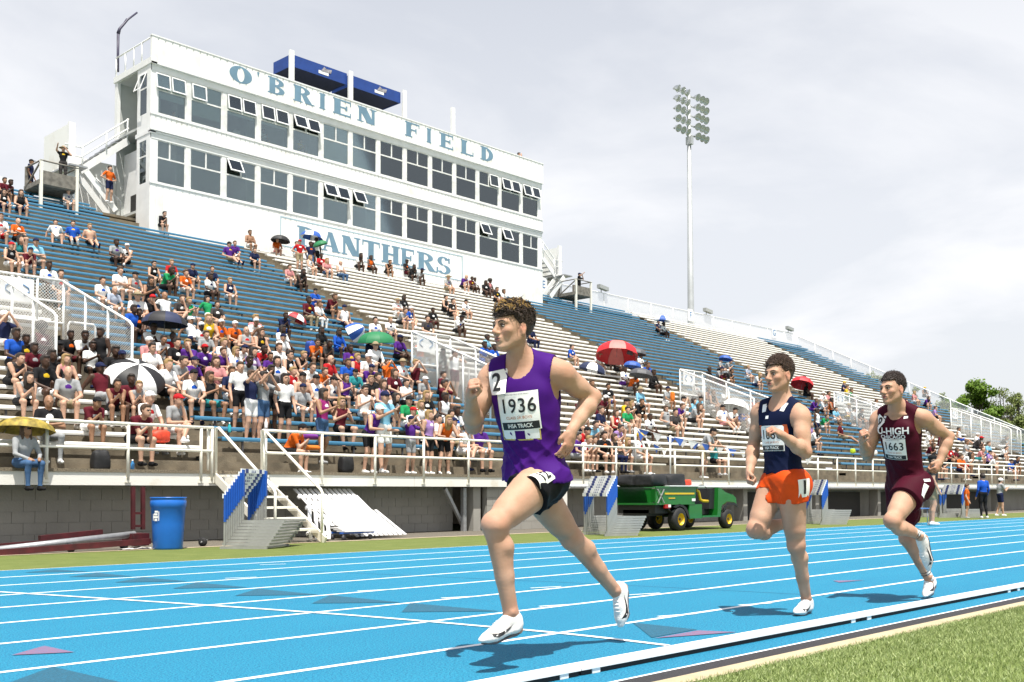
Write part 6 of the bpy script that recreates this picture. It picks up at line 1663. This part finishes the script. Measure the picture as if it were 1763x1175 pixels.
def shorts(J, root, m, tl, tr, flare=.03, g=.022, top=.10, seed=1, h=0.007, rim=None):
    B = Body(); hp, up, lat, fwd, pl, pf = body_frame(J)
    B.ell(hp+up*.03, np.array((.152,.112,.12))+g*.7, 0, .04, np.stack([pl,pf,up])); B.ell(hp-pf*.03-up*.03, np.array((.14,.105,.11))+g*.6, 0, .05, np.stack([pl,pf,up]))
    ends = {}
    for S, t in (('L',tl),('R',tr)):
        hip, kn = J['hip'+S], J['kn'+S]; e = hip+(kn-hip)*(t+.06)
        B.cone(hip, e, .098+g, .086+g+flare, 0, .05); B.ell(hip-pf*.045, (.10+g,.10+g,.10+g), 0, .05); ends[S] = (hip+(kn-hip)*t, nz(kn-hip), hip, kn)
    def ex(P, F):
        rd = lambda x: 1-2*np.abs(np.sin(x))**.7
        w = vnoise(P,26,seed)*.3 + rd(((P-hp)@pl)*44+((P-hp)@up)*14+2.4*vnoise(P,12,seed+3))*.6 + rd(((P-hp)@pf)*40+2*vnoise(P,11,seed+4))*.45
        F = F - .0075*w*np.clip((.06-(P-hp)@up)/.1, 0, 1)
        F = np.maximum(F, (P-hp)@up - top)
        side = ((P-hp)@pl) > 0
        for S, sd in (('L',side),('R',~side)):
            e, ax, hip, kn = ends[S]
            F = np.where(sd, np.maximum(F, (P-e)@ax + .003*np.sin(((P-e)@up)*40+seed)), F)
        return F
    F, lo = B.field(h, .03, None, ex); V, Q = surface_nets(F, lo, h, 1)
    return mesh_child('shorts', V, Q, m, root), V, Q
def shoe(J, S, root, lead, flat_up=None):
    an, he, to = J['an'+S], J['he'+S], J['to'+S]; ax = nz(to-he); sa = nz(J['kn'+S]-an); up = nz(sa-ax*(sa@ax)); sd = np.cross(ax, up)
    L = np.linalg.norm(to-he); B = Body(); M = np.stack([ax, sd, up])
    B.ell(he+ax*.025+up*.030, (.042,.033,.045), 0, .02, M)
    B.cone(he+ax*.03+up*.012, he+ax*L*.70+up*.004, .033, .041, 0, .03, 1, (up,.62)); B.cone(he+ax*L*.70+up*.004, to-ax*.012+up*.004, .041, .024, 0, .03, 1, (up,.60))
    B.cone(an*.75+he*.25+up*.0, he+ax*L*.52+up*.032, .036, .030, 0, .03); B.cone(he+ax*L*.5+up*.03, he+ax*L*.82+up*.012, .030, .024, 0, .03)
    B.cone(he+up*.055-ax*.002, he+up*.035, .026, .03, 0, .02)
    def ex(P, F):
        F = np.maximum(F, -((P-he)@up) - .022)
        c = an+up*.035; d = np.sqrt((((P-c)@ax)/.044)**2+(((P-c)@sd)/.030)**2+(((P-c)@up)/.040)**2)-1
        return np.maximum(F, -d*.03) + .0012*vnoise(P,160,3)
    F, lo = B.field(.005, .03, None, ex); V, Q = surface_nets(F, lo, .005, 1)
    o = mesh_child('shoe', V, Q, M_shoe, root)
    # spike plate
    B2 = Body(); B2.cone(he+ax*.04-up*.018, he+ax*L*.70-up*.020, .028, .038, 0, .02, 1, (up,.30)); B2.cone(he+ax*L*.70-up*.020, to-ax*.02-up*.015, .038, .020, 0, .02, 1, (up,.32)); B2.ell(he+ax*.03-up*.016, (.035,.028,.012), 0, .01, M)
    F, lo = B2.field(.006, .02); V2, Q2 = surface_nets(F, lo, .006, 1)
    mesh_child('sole', V2, Q2, M_sole, o if False else root)
    # curved tick logo pressed on the side that faces the infield, and laces
    bv = BVHTree.FromPolygons([Vector(v) for v in V], [tuple(q) for q in Q])
    cs = nz(np.array([0,0,H_CAM])-he); s2 = sd if (sd@cs) > 0 else -sd
    tick = [(.16,.030),(.22,.012),(.32,.004),(.45,.008),(.62,.020),(.95*.80,.044),(.60,.030),(.46,.024),(.34,.022),(.26,.026)]
    pts = []
    for a, b in tick:
        p0 = he+ax*L*(1.02-a*1.05)+up*(b+.002)+s2*.12; hit = bv.ray_cast(Vector(p0), Vector(-s2))
        pts.append(np.array(hit[0])+s2*.0025 if hit[0] else p0-s2*.085)
    n = len(pts); V3 = np.array(pts); f = [(i, i+1, n-2-i, n-1-i) for i in range(n//2-1)]
    me = bpy.data.meshes.new('tick_logo'); me.from_pydata([tuple(v-np.array(root.location)) for v in V3], [], f); me.materials.append(M_ink)
    lo_ = bpy.data.objects.new('tick_logo', me); COL.objects.link(lo_); lo_.parent = o
    lc = MB(); loc = np.array(root.location)
    for k in range(4):
        c = he+ax*L*(.42+.085*k)+up*.2; hit = bv.ray_cast(Vector(c), Vector(-up))
        if hit[0]:
            q = np.array(hit[0])-loc; lc.tube([q+sd*.020-up*.004, q+up*.003, q-sd*.020-up*.004], .0028, 5)
    if lc.v: lc.build('laces', M_sign, o)
    return o
def hair_mesh(root, c, f, l, u, s, m, name='hair', lift=.016, fringe=.02, rough=.008, seed=1, ups=(1,1,1), h=.0045, side_low=-.01):
    B = Body(); M = np.stack([l, f, u])
    B.ell(c+s*(f*-.020+u*.040), np.array((.073+lift*.75*ups[0],.098+lift*ups[1],.086+lift*ups[2]))*s, 0, .01, M)
    def ex(P, F):
        q = (P-c)/s; a, b, d = q@f, q@l, q@u
        st = np.abs(vnoise(P,120,seed))*.9+np.abs(vnoise(P,210,seed+4))*.6 + vnoise(P,60,seed+2)*.5
        F = F - rough*(st-.45)*np.clip((d-.0)/.06,0.25,1)*s
        # hairline: forehead in front, round the ear at the side, nape behind
        line = np.where(a > .035, .072-fringe, np.where(a > -.01, side_low + (a+.01)*1.2, np.where(a>-.05, side_low+.016-(a+.01)*-1.3, -.050)))
        line = line + .006*vnoise(P,90,seed+7)
        return np.maximum(F, (line - d)*s*.8)
    F, lo = B.field(h, .03, None, ex); V, Q = surface_nets(F, lo, h, 1)
    return mesh_child(name, V, Q, m, root), V, Q
def strands(root, V, Q, c, f, l, u, s, m, name, n, length, r, comb, seed, sel=None, lift=.35):
    rg = random.Random(seed); loc = np.array(root.location); mb = MB()
    P = V[Q]; C = P.mean(1); N = np.cross(P[:,1]-P[:,0], P[:,2]-P[:,0]); N /= np.linalg.norm(N,axis=1)[:,None]+1e-9
    ctr = c+s*(u*.03-f*.02); N *= np.sign(((C-ctr)*N).sum(1))[:,None]
    ok = [i for i in range(len(C)) if ((C[i]-c)@u)/s > (.012 if sel is None else sel)]
    for _ in range(n):
        i = ok[rg.randrange(len(ok))]; p = C[i]; nr = N[i]
        d = comb[0]*f+comb[1]*u+comb[2]*l+np.array([rg.gauss(0,1) for _ in range(3)])*comb[3]; d = nz(d-nr*(d@nr))
        L = length*rg.uniform(.6,1.3)*s; cu = nz(np.cross(nr,d))*rg.gauss(0,.35)
        mb.tube([tuple(p-nr*.002-loc), tuple(p+d*L*.4+nr*L*lift*.6+cu*L*.2-loc), tuple(p+d*L*.8+nr*L*lift*.7+cu*L*.6-loc), tuple(p+d*L+nr*L*lift*.35+cu*L-loc)], [r*s,r*1.05*s,r*.8*s,r*.2*s], 3, caps=False)
    return tag(mb.build(name, m, root), kind='stuff')
def face_bits(root, c, f, l, u, s, hm, bv):
    loc = np.array(root.location); W = lambda a, b, d: c+s*(f*a+l*b+u*d)
    for sg in (1,-1):
        e = MB(); q = W(.0775,sg*.030,.0035); M = np.stack([l,f,u])
        n1, n2 = 14, 10; vs = []
        for i in range(n2+1):
            for k in range(n1):
                t = math.pi*i/n2; v = np.array((math.sin(t)*math.cos(2*math.pi*k/n1)*.0132, math.sin(t)*math.sin(2*math.pi*k/n1)*.0122, math.cos(t)*.0056))*s
                vs.append(tuple(q-loc + l*v[0]+f*v[1]+u*v[2]))
        e.add(vs, [(i*n1+k,(i+1)*n1+k,(i+1)*n1+(k+1)%n1,i*n1+(k+1)%n1) for i in range(n2) for k in range(n1)],0,True)
        eo = e.build('eye', M_eyew, root)
        MB().ball(q-loc+f*.0082*s, (.0062*s,.0062*s,.0055*s), 10, 8).build('iris', M_iris, eo)
        MB().tube([tuple(W(.0855,sg*.014,.012)-loc),tuple(W(.0905,sg*.028,.0135)-loc),tuple(W(.080,sg*.044,.008)-loc)],.0026*s,6).build('lash', M_iris, eo)
        pts = []
        for b, d in ((.012,.0235),(.022,.0285),(.034,.0300),(.047,.0245)):
            hit = bv.ray_cast(Vector(W(.2,sg*b,d)), Vector(-f)); pts.append(tuple((np.array(hit[0]) if hit[0] else W(.085,sg*b,d))-loc+f*.0005))
        MB().tube(pts, [.0028*s,.0036*s,.0032*s,.0016*s], 6).build('eyebrow', hm, root)
    for d, r in ((-.0520,.0050),(-.0655,.0062)):
        pts = []
        for b in (-.020,-.010,0,.010,.020):
            hit = bv.ray_cast(Vector(W(.2,b,d+ (.0015 if abs(b)<.006 else 0) - (.004 if abs(b)>.015 else 0)*(1 if d>-.06 else -1))), Vector(-f)); pts.append(tuple((np.array(hit[0]) if hit[0] else W(.09,b,d))-loc-f*r*.45*s))
        MB().tube(pts, [.002*s,r*s,r*1.05*s,r*s,.002*s], 8).build('lip', M_lip, root)
    MB().tube([tuple(W(.0935,b,-.0585-abs(b)*.05)-loc) for b in (-.018,-.009,0,.009,.018)], [.001,.0028*s,.0034*s,.0028*s,.001], 6).build('mouth', mat('mouth_dark',(.05,.015,.014),.6), root)
def bvh_of(V, Q): return BVHTree.FromPolygons([Vector(v) for v in V], [tuple(int(i) for i in q) for q in Q])
class Cloth:
    """lays flat prints on a garment: u across (to the wearer's left), v up, projected along -n"""
    def __init__(s, bv, o, eu, ev, n, root): s.bv, s.o, s.eu, s.ev, s.n, s.root = bv, np.array(o), nz(eu), nz(ev), nz(n), root
    def put(s, u, v, off):
        p = s.o + s.eu*u + s.ev*v + s.n*.35; hit = s.bv.ray_cast(Vector(p), Vector(-s.n), .7)
        q = np.array(hit[0]) if hit[0] else s.o+s.eu*u+s.ev*v
        return q + s.n*off
    def stiffen(s, u0, u1, v0, v1):
        """fit a gently curved sheet over the cloth so that prints on it stay on top"""
        A, b = [], []
        for i in range(13):
            for j in range(13):
                u, v = u0+(u1-u0)*i/12, v0+(v1-v0)*j/12; q = s.put(u, v, 0)
                A.append((1,u,v,u*u,u*v,v*v)); b.append((q-s.o)@s.n)
        A, b = np.array(A), np.array(b); k = np.linalg.lstsq(A, b, rcond=None)[0]; r = b-A@k
        k[0] += np.percentile(r, 97); s.fit = k
    def put2(s, u, v, off):
        if getattr(s, 'fit', None) is None: return s.put(u, v, off)
        return s.o+s.eu*u+s.ev*v+s.n*(float(np.array((1,u,v,u*u,u*v,v*v))@s.fit)+off)
    def patch(s, name, u0, u1, v0, v1, m, off, parent, rot=0.0, nu=10, nv=8):
        cu, cv = (u0+u1)/2, (v0+v1)/2; vs = []
        for j in range(nv+1):
            for i in range(nu+1):
                u, v = u0+(u1-u0)*i/nu-cu, v0+(v1-v0)*j/nv-cv
                vs.append(tuple(s.put2(cu+u*math.cos(rot)-v*math.sin(rot), cv+u*math.sin(rot)+v*math.cos(rot), off)-np.array(s.root.location)))
        return MB().add(vs, [(j*(nu+1)+i, j*(nu+1)+i+1, (j+1)*(nu+1)+i+1, (j+1)*(nu+1)+i) for j in range(nv) for i in range(nu)][::1],0,True).build(name, m, parent)
    def text(s, txt, u, v, size, m, off, parent, rot=0.0, bold=0.0, xs=1.0, name='print', space=1.0):
        o = text_mesh(txt, size, 0.0, m, name, None, None, 'CENTER', bold, 1.0, space); me = o.data
        bm = bmesh.new(); bm.from_mesh(me); bmesh.ops.triangulate(bm, faces=bm.faces[:])
        for _ in range(3):
            le = [e for e in bm.edges if e.calc_length() > max(size*.16, .008)]
            if not le: break
            bmesh.ops.subdivide_edges(bm, edges=le, cuts=1); bmesh.ops.triangulate(bm, faces=[f for f in bm.faces if len(f.verts) > 3])
        for vert in bm.verts:
            a, b = vert.co.x*xs, vert.co.y                  # u runs to the wearer's left, which is the reader's right
            vert.co = Vector(s.put2(u+a*math.cos(rot)-b*math.sin(rot), v+a*math.sin(rot)+b*math.cos(rot), off)-np.array(s.root.location))
        bm.to_mesh(me); bm.free(); o.parent = parent; return o
def race_bib(C, u, v, num, parent, w=.215, h=.185, rot=0.0, line='CLASS 2A BOYS', foot='IHSA TRACK'):
    pu = lambda a, b: (u+a*math.cos(rot)-b*math.sin(rot), v+a*math.sin(rot)+b*math.cos(rot))
    C.stiffen(u-w/2, u+w/2, v-h/2, v+h/2)
    b = C.patch('race_bib', u-w/2, u+w/2, v-h/2, v+h/2, M_bib, .004, parent, rot)
    x, y = pu(0, h*.13); C.text(num, x, y, h*.52, M_ink, .0062, b, rot, .0012, .92, 'bib_number', 1.08)
    x, y = pu(0, -h*.165); C.text(line, x, y, h*.105, M_orangeink, .0062, b, rot, 0.0, 1.0, 'bib_line')
    x, y = pu(0, h*.44); C.text('TRACK AND FIELD STATE FINALS', x, y, h*.05, M_ink, .0062, b, rot, 0, .9, 'bib_line')
    x, y = pu(0, -h*.38); s = C.patch('bib_band', x-w*.47, x+w*.47, y-h*.10, y+h*.10, M_ink, .0055, b, rot, 10, 3)
    C.text(foot, x, y, h*.15, M_bib, .0072, s, rot, .0006, .85, 'bib_line'); C.fit = None
    return b

def run(J0):
    return {k: np.array(at(*v)) for k, v in J0.items()}
def runner(J, face_yaw, label, skin_m=None, hs=1.04, hands=None, head_tilt=0.0, base=None):
    c = J['head']; f = nz(Matrix.Rotation(face_yaw, 3, 'Z') @ Vector((-1,0,-.03+head_tilt))); u = nz(np.array([0,0,1.0])-f*f[2]); l = np.cross(u, f)
    B = hero_body(J, (c,f,l,u), hs)
    for S in 'LR': hand_prims(B, *hands[S])
    F, lo = B.field(.006, .03); V, Q = surface_nets(F, lo, .006, 1)
    root = bpy.data.objects.new('person', np_mesh('person_runner', V-np.array(base), Q, None, [skin_m or M_skinR]))
    COL.objects.link(root); root.location = base
    W = lambda a, b, d: c+hs*(f*a+l*b+u*d)
    spots = [(J[k], .060, .50) for k in ('knL','knR')] + [(J[k], .050, .45) for k in ('elL','elR')] + [(J['wr'+S]+nz(hands[S][1])*.09, .05, .45) for S in 'LR']
    spots += [(W(.070,sg*.042,-.028), .026, .55) for sg in (1,-1)] + [(W(.112,0,-.025), .014, .40)] + [(W(-.006,sg*.082,-.005), .03, .55) for sg in (1,-1)] + [(J['nk'], .08, .25)] + [(J['sh'+S], .07, .22) for S in 'LR'] + [(J['an'+S], .05, .25) for S in 'LR']
    fl = np.zeros(len(V))
    for q, r, w in spots: fl = np.maximum(fl, w*np.exp(-(((V-q)**2).sum(1))/(r*r)))
    fl = np.clip(fl*(1+.35*vnoise(V,60,5)) + .10*np.clip(vnoise(V,22,3),0,1), 0, .7)
    at_ = root.data.attributes.new('flush', 'FLOAT', 'POINT'); at_.data.foreach_set('value', fl.astype(np.float32))
    tag(root, label, 'person', 'runners on the track')
    return root, V, Q, (c,f,l,u)
bpy.context.view_layer.update()

# ---------------------------------------------------------------- first runner: purple vest
J = run({'head':(881,566,3.80),'nk':(900,628,3.80),'shL':(960,640,3.64),'elL':(1020,684,3.62),'wrL':(984,742,3.60),
 'shR':(848,645,3.98),'elR':(815,732,4.02),'wrR':(811,684,3.85),'hipL':(931,828,3.75),'knL':(851,905,3.72),'anL':(879,1052,3.72),'toL':(828,1104,3.74),'heL':(892,1084,3.71),
 'hipR':(912,828,3.93),'knR':(985,928,3.92),'anR':(1058,1016,3.92),'toR':(1069,1078,3.90),'heR':(1074,1012,3.92)})
J['fat'] = .016
dl = nz(J['wrL']-J['elL']); dr = nz(J['wrR']-J['elR'])
hands = {'L':(J['wrL'], np.array([-.30,.02,-1.0]), np.array([.1,1.0,0.1]), np.array([-1.0,0,.25]), .22, 1.05),
         'R':(J['wrR'], dr*1.0+np.array([-.1,-.1,.5]), np.array([.7,-.75,.0]), np.array([-.55,-.6,.5]), .92, 1.05)}
root, V, Q, hd = runner(J, math.radians(-6), 'runner in purple vest and black shorts leading the race, bib 1936', hands=hands, base=(float(J['hipL'][0]),3.84,0.0), hs=1.06)
bv = bvh_of(V, Q)
M_h1 = mat('curly_brown_hair_blond_tips', (0.045,0.022,0.010), 0.55, col2=(0.50,0.31,0.08), scale=55, bump=0.8, bscale=120, detail=2, thr=(0.56,0.66))
M_h1b = mat('brown_hair_sides', (0.040,0.020,0.010), 0.6, var=0.4, scale=80, bump=0.8, bscale=150)
ho, Vh, Qh = hair_mesh(root, *hd, 1.06, M_h1b, 'hair', lift=.014, fringe=.016, rough=.006, seed=2)
M_blondtip = mat('blond_tips', (0.42,0.25,0.06), 0.5, var=0.4, scale=90)
strands(root, Vh, Qh, *hd, 1.06, M_h1b, 'dark_strands', 1500, .024, .0015, (.1,.5,.0,.35), 3, None, .12)
strands(root, Vh, Qh, *hd, 1.06, M_h1b, 'dark_curls', 750, .030, .0022, (.6,.5,.1,.8), 4, .072, .42)
strands(root, Vh, Qh, *hd, 1.06, M_blondtip, 'blond_curls', 330, .028, .0021, (.7,.4,.1,.8), 6, .088, .50)
face_bits(root, *hd, 1.06, M_h1b, bv)
M_pur = mat('purple_vest', (0.060,0.007,0.185), 0.7, spec=0.12, var=0.12, scale=6, bump=0.05, bscale=320)
M_bsh = mat('black_shorts', (0.006,0.006,0.008), 0.6, spec=0.15, var=0.3, scale=8)
hp, up, lat, fwd, pl, pf = body_frame(J)
so_, Vs, Qs = shorts(J, root, M_bsh, .31, .30, .034, .012, .075, 3)
jo, Vj, Qj = jersey(J, root, M_pur, .010, .022, (.170,.184), .014, 4, wr=1.7)
bj = bvh_of(Vj, Qj)
L1 = np.linalg.norm(J['nk']-hp)
C = Cloth(bj, hp+up*L1*.62, lat, up, fwd, root)
C.stiffen(-.12,.12,-.15,.09)
lt = C.patch('chest_letter', -.105,.105,-.135,.085, M_sign, .0005, jo)
for (a,b,c_,d) in ((-.112,.112,-.142,-.133),(-.112,-.1055,-.142,.085),(.1055,.112,-.142,.085)): C.patch('letter_edge', a,b,c_,d, M_gold, .0008, jo, 0, 4, 4)
C.patch('letter_gap', -.028,.030,-.135,-.09, M_pur, .0012, jo, 0, 4, 3); C.fit = None
race_bib(C, .005, .012, '1936', jo, .225, .20, .03)
C.stiffen(-.155,-.055,.105,.225); n2 = C.patch('number_patch', -.155,-.055,.105,.225, M_bib, .003, jo, .12); C.text('2', -.107,.163,.125, M_ink, .0055, n2, .12, .002, .9, 'patch_number'); C.fit = None
for S in 'LR': shoe(J, S, root, S == 'L')
bs = bvh_of(Vs, Qs); th = nz(J['knL']-J['hipL'])
cd = nz(np.array([0,0,H_CAM+.4])-J['hipL']); sd_n = nz(cd-th*(cd@th)); ev_ = nz(np.array([0,0,1.0])-sd_n*sd_n[2])
C2 = Cloth(bs, J['hipL']+th*.075+sd_n*.05, np.cross(ev_, sd_n), ev_, sd_n, root)
C2.stiffen(-.05,.05,-.04,.04); hpch = C2.patch('hip_number', -.062,.062,-.045,.045, M_bib, .002, so_, .5); C2.text('12', .0,.0,.085, M_ink, .005, hpch, .5, .002, .8, 'patch_number')

# ---------------------------------------------------------------- second runner: navy vest, orange shorts
J = run({'head':(1340,647,3.86),'nk':(1347,694,3.86),'shL':(1378,712,3.69),'elL':(1386,778,3.62),'wrL':(1347,750,3.68),'shR':(1310,706,4.04),'elR':(1297,770,4.12),'wrR':(1291,812,4.06),
 'hipL':(1362,834,3.78),'knL':(1371,940,3.80),'anL':(1388,1024,3.86),'heL':(1393,1044,3.86),'toL':(1386,1051,3.80),'hipR':(1334,834,3.96),'knR':(1301,912,4.0),'anR':(1350,902,3.98),'heR':(1359,894,3.98),'toR':(1354,918,3.96)})
J['toL'] = J['heL'] + np.array([-.25,-.03,-.028]); J['heL'][2] = .030; J['toL'][2] = .024; J['anL'][2] = .115
J['toR'] = J['heR'] + np.array([.10,0,-.23])
dl = nz(J['wrL']-J['elL']); dr = nz(J['wrR']-J['elR'])
hands = {'L':(J['wrL'], dl+np.array([0,.1,.05]), np.array([.3,.5,-.8]), np.array([-.2,-.3,1.0]), .75, 1.0),
         'R':(J['wrR'], np.array([-.45,-.1,-.85]), np.array([.4,-.9,-.1]), np.array([-.9,-.2,.4]), .9, 1.0)}
root, V, Q, hd = runner(J, math.radians(-10), 'runner in navy vest and orange shorts running second', hands=hands, base=(float(J['anL'][0]),3.86,0.0), hs=1.06)
bv = bvh_of(V, Q)
M_h2 = mat('short_brown_hair', (0.060,0.028,0.014), 0.55, var=0.5, scale=70, bump=0.8, bscale=160)
ho, Vh, Qh = hair_mesh(root, *hd, 1.06, M_h2, 'hair', lift=.018, fringe=.004, rough=.0025, seed=12, ups=(.45,.9,1))
strands(root, Vh, Qh, *hd, 1.06, M_h2, 'strands', 2600, .034, .0011, (-.25,.8,-.3,.10), 13, None, .07)
face_bits(root, *hd, 1.06, M_h2, bv)
M_nav = mat('navy_vest', (0.006,0.011,0.042), 0.75, spec=0.10, var=0.15, scale=6, bump=0.05, bscale=320)
M_ora = mat('orange_shorts', (0.80,0.085,0.008), 0.6, spec=0.15, var=0.12, scale=7, bump=0.1, bscale=60)
M_orv = mat('orange_print', (0.75,0.12,0.02), 0.6)
hp, up, lat, fwd, pl, pf = body_frame(J); L1 = np.linalg.norm(J['nk']-hp)
so_, Vs, Qs = shorts(J, root, M_ora, .27, .27, .022, .010, .125, 6)
jo, Vj, Qj = jersey(J, root, M_nav, .075, .004, (.138,.140), .010, 8, wr=.8)
bj = bvh_of(Vj, Qj); C = Cloth(bj, hp+up*L1*.62, lat, up, fwd, root)
C.patch('chest_letter', -.125,-.095,-.02,.06, M_orv, .003, jo, 0, 4, 4); C.patch('chest_letter', .095,.125,-.02,.06, M_orv, .003, jo, 0, 4, 4)
for sg in (1,-1): C.patch('shoulder_stripe', sg*.085-.018, sg*.085+.018, .155,.215, M_sign, .003, jo, sg*-.2, 4, 4)
C.patch('small_mark', -.055,-.028,.105,.128, M_sign, .003, jo, 0, 3, 3)
race_bib(C, .0, -.035, '1686', jo, .205, .18, .0)
bs = bvh_of(Vs, Qs); sn = nz(np.array([-.35,-1,.05]))
C2 = Cloth(bs, J['hipL']+np.array([0,-.05,-.03]), np.cross(sn, np.array([0,0,1.0]))*-1, np.array([0,0,1.0]), sn, root)
C2.stiffen(-.045,.045,-.06,.06); hpch = C2.patch('hip_number', -.048,.048,-.065,.062, M_bib, .002, so_, .12); C2.text('1', 0,0,.13, M_ink, .006, hpch, .12, .004, .9, 'patch_number')
for S in 'LR': shoe(J, S, root, S == 'L')

# ---------------------------------------------------------------- third runner: maroon
J = run({'head':(1536,671,3.68),'nk':(1545,703,3.68),'shL':(1586,718,3.51),'elL':(1633,752,3.41),'wrL':(1618,794,3.44),'shR':(1514,718,3.87),'elR':(1494,784,3.94),'wrR':(1485,760,3.87),
 'hipL':(1572,838,3.62),'knL':(1536,897,3.64),'anL':(1582,922,3.56),'heL':(1592,926,3.55),'toL':(1592,984,3.56),'hipR':(1550,838,3.80),'knR':(1562,928,3.74),'anR':(1597,992,3.66),'heR':(1607,1006,3.66),'toR':(1588,1026,3.60)})
J['toL'] = J['heL'] + np.array([.07,0,-.262]); J['toR'] = J['heR'] + np.array([-.21,-.02,-.115]); J['toR'][2] = .026; J['heR'][2] = .115
dl = nz(J['wrL']-J['elL']); dr = nz(J['wrR']-J['elR'])
hands = {'L':(J['wrL'], dl+np.array([-.2,0,-.2]), np.array([.2,1.0,0]), np.array([-.9,0,.3]), .75, 1.02),
         'R':(J['wrR'], dr+np.array([0,0,.5]), np.array([.6,-.7,.1]), np.array([-.5,-.6,.5]), .95, 1.02)}
root, V, Q, hd = runner(J, math.radians(-14), 'runner in maroon vest and maroon shorts running third, bib 1663', hands=hands, base=(float(J['anR'][0]),3.68,0.0), hs=1.06)
bv = bvh_of(V, Q)
M_h3 = mat('dark_brown_hair', (0.028,0.014,0.009), 0.5, var=0.5, scale=70, bump=0.7, bscale=160)
ho, Vh, Qh = hair_mesh(root, *hd, 1.06, M_h3, 'hair', lift=.014, fringe=.004, rough=.002, seed=22, ups=(.4,.9,1))
strands(root, Vh, Qh, *hd, 1.06, M_h3, 'strands', 2600, .030, .0011, (-.6,.25,-.3,.10), 23, None, .05)
face_bits(root, *hd, 1.06, M_h3, bv)
M_mar = mat('maroon_vest', (0.060,0.003,0.014), 0.7, spec=0.12, var=0.15, scale=6, bump=0.05, bscale=320)
hp, up, lat, fwd, pl, pf = body_frame(J); L1 = np.linalg.norm(J['nk']-hp)
so_, Vs, Qs = shorts(J, root, M_mar, .42, .46, .022, .026, .14, 9)
jo, Vj, Qj = jersey(J, root, M_mar, -.01, .012, (.160,.166), .013, 14, wr=1.2)
bj = bvh_of(Vj, Qj); C = Cloth(bj, hp+up*L1*.62, lat, up, fwd, root)
C.stiffen(-.10,.10,.03,.13)
C.text('U-HIGH', .0, .095, .075, M_sign, .004, jo, .02, .002, 1.05, 'vest_print'); C.text('CHICAGO', .0, .048, .042, M_sign, .004, jo, .02, .001, 1.1, 'vest_print'); C.fit = None
race_bib(C, .0, -.055, '1663', jo, .20, .175, .0)
C.stiffen(-.17,-.09,.115,.195); n2 = C.patch('number_patch', -.172,-.088,.11,.20, M_bib, .003, jo, -.6); C.text('9', -.13,.155,.10, M_ink, .0055, n2, -.6, .002, .9, 'patch_number'); C.fit = None
for sg in (1,-1): C.patch('shoulder_stripe', sg*.09-.014, sg*.09+.014, .185,.200, M_sign, .003, jo, 0, 3, 3)
bs = bvh_of(Vs, Qs); sn = nz(np.array([-.2,-1,.15]))
C2 = Cloth(bs, J['hipL']+np.array([.02,-.06,-.02]), np.cross(sn, np.array([0,0,1.0]))*-1, np.array([0,0,1.0]), sn, root)
C2.patch('side_stripe', -.115,-.065,-.085,.03, M_sign, .004, so_, -.55, 4, 5); C2.patch('hip_band', -.075,-.015,.045,.068, M_sign, .004, so_, 0, 4, 3); C2.patch('small_mark', .06,.10,-.01,.025, M_sign, .004, so_, .2, 3, 3)
for S in 'LR':
    shoe(J, S, root, S == 'L')
    an, kn = J['an'+S], J['kn'+S]; d = nz(kn-an); MBs = Body(); MBs.cone(an-d*.02, an+d*.075, .040, .041, 0, .01)
    Fk, lo = MBs.field(.006,.02,None,lambda P,F: np.maximum(F,(P-an)@d-.075)); Vk, Qk = surface_nets(Fk, lo, .006, 1)
    sk_ = mesh_child('sock', Vk, Qk, mat('white_sock',(.74,.73,.72),.8,var=.08,scale=50), root)
    bb = MB(); e1 = nz(np.cross(d,[0,1,.3])); e2 = np.cross(d,e1)
    for hh in (.03,.055): bb.tube([tuple(an+d*hh+(e1*math.cos(a)+e2*math.sin(a))*.0405-np.array(root.location)) for a in [k*math.pi/8 for k in range(17)]], .004, 5, caps=False)
    tag(bb.build('sock_band', M_ink, sk_))
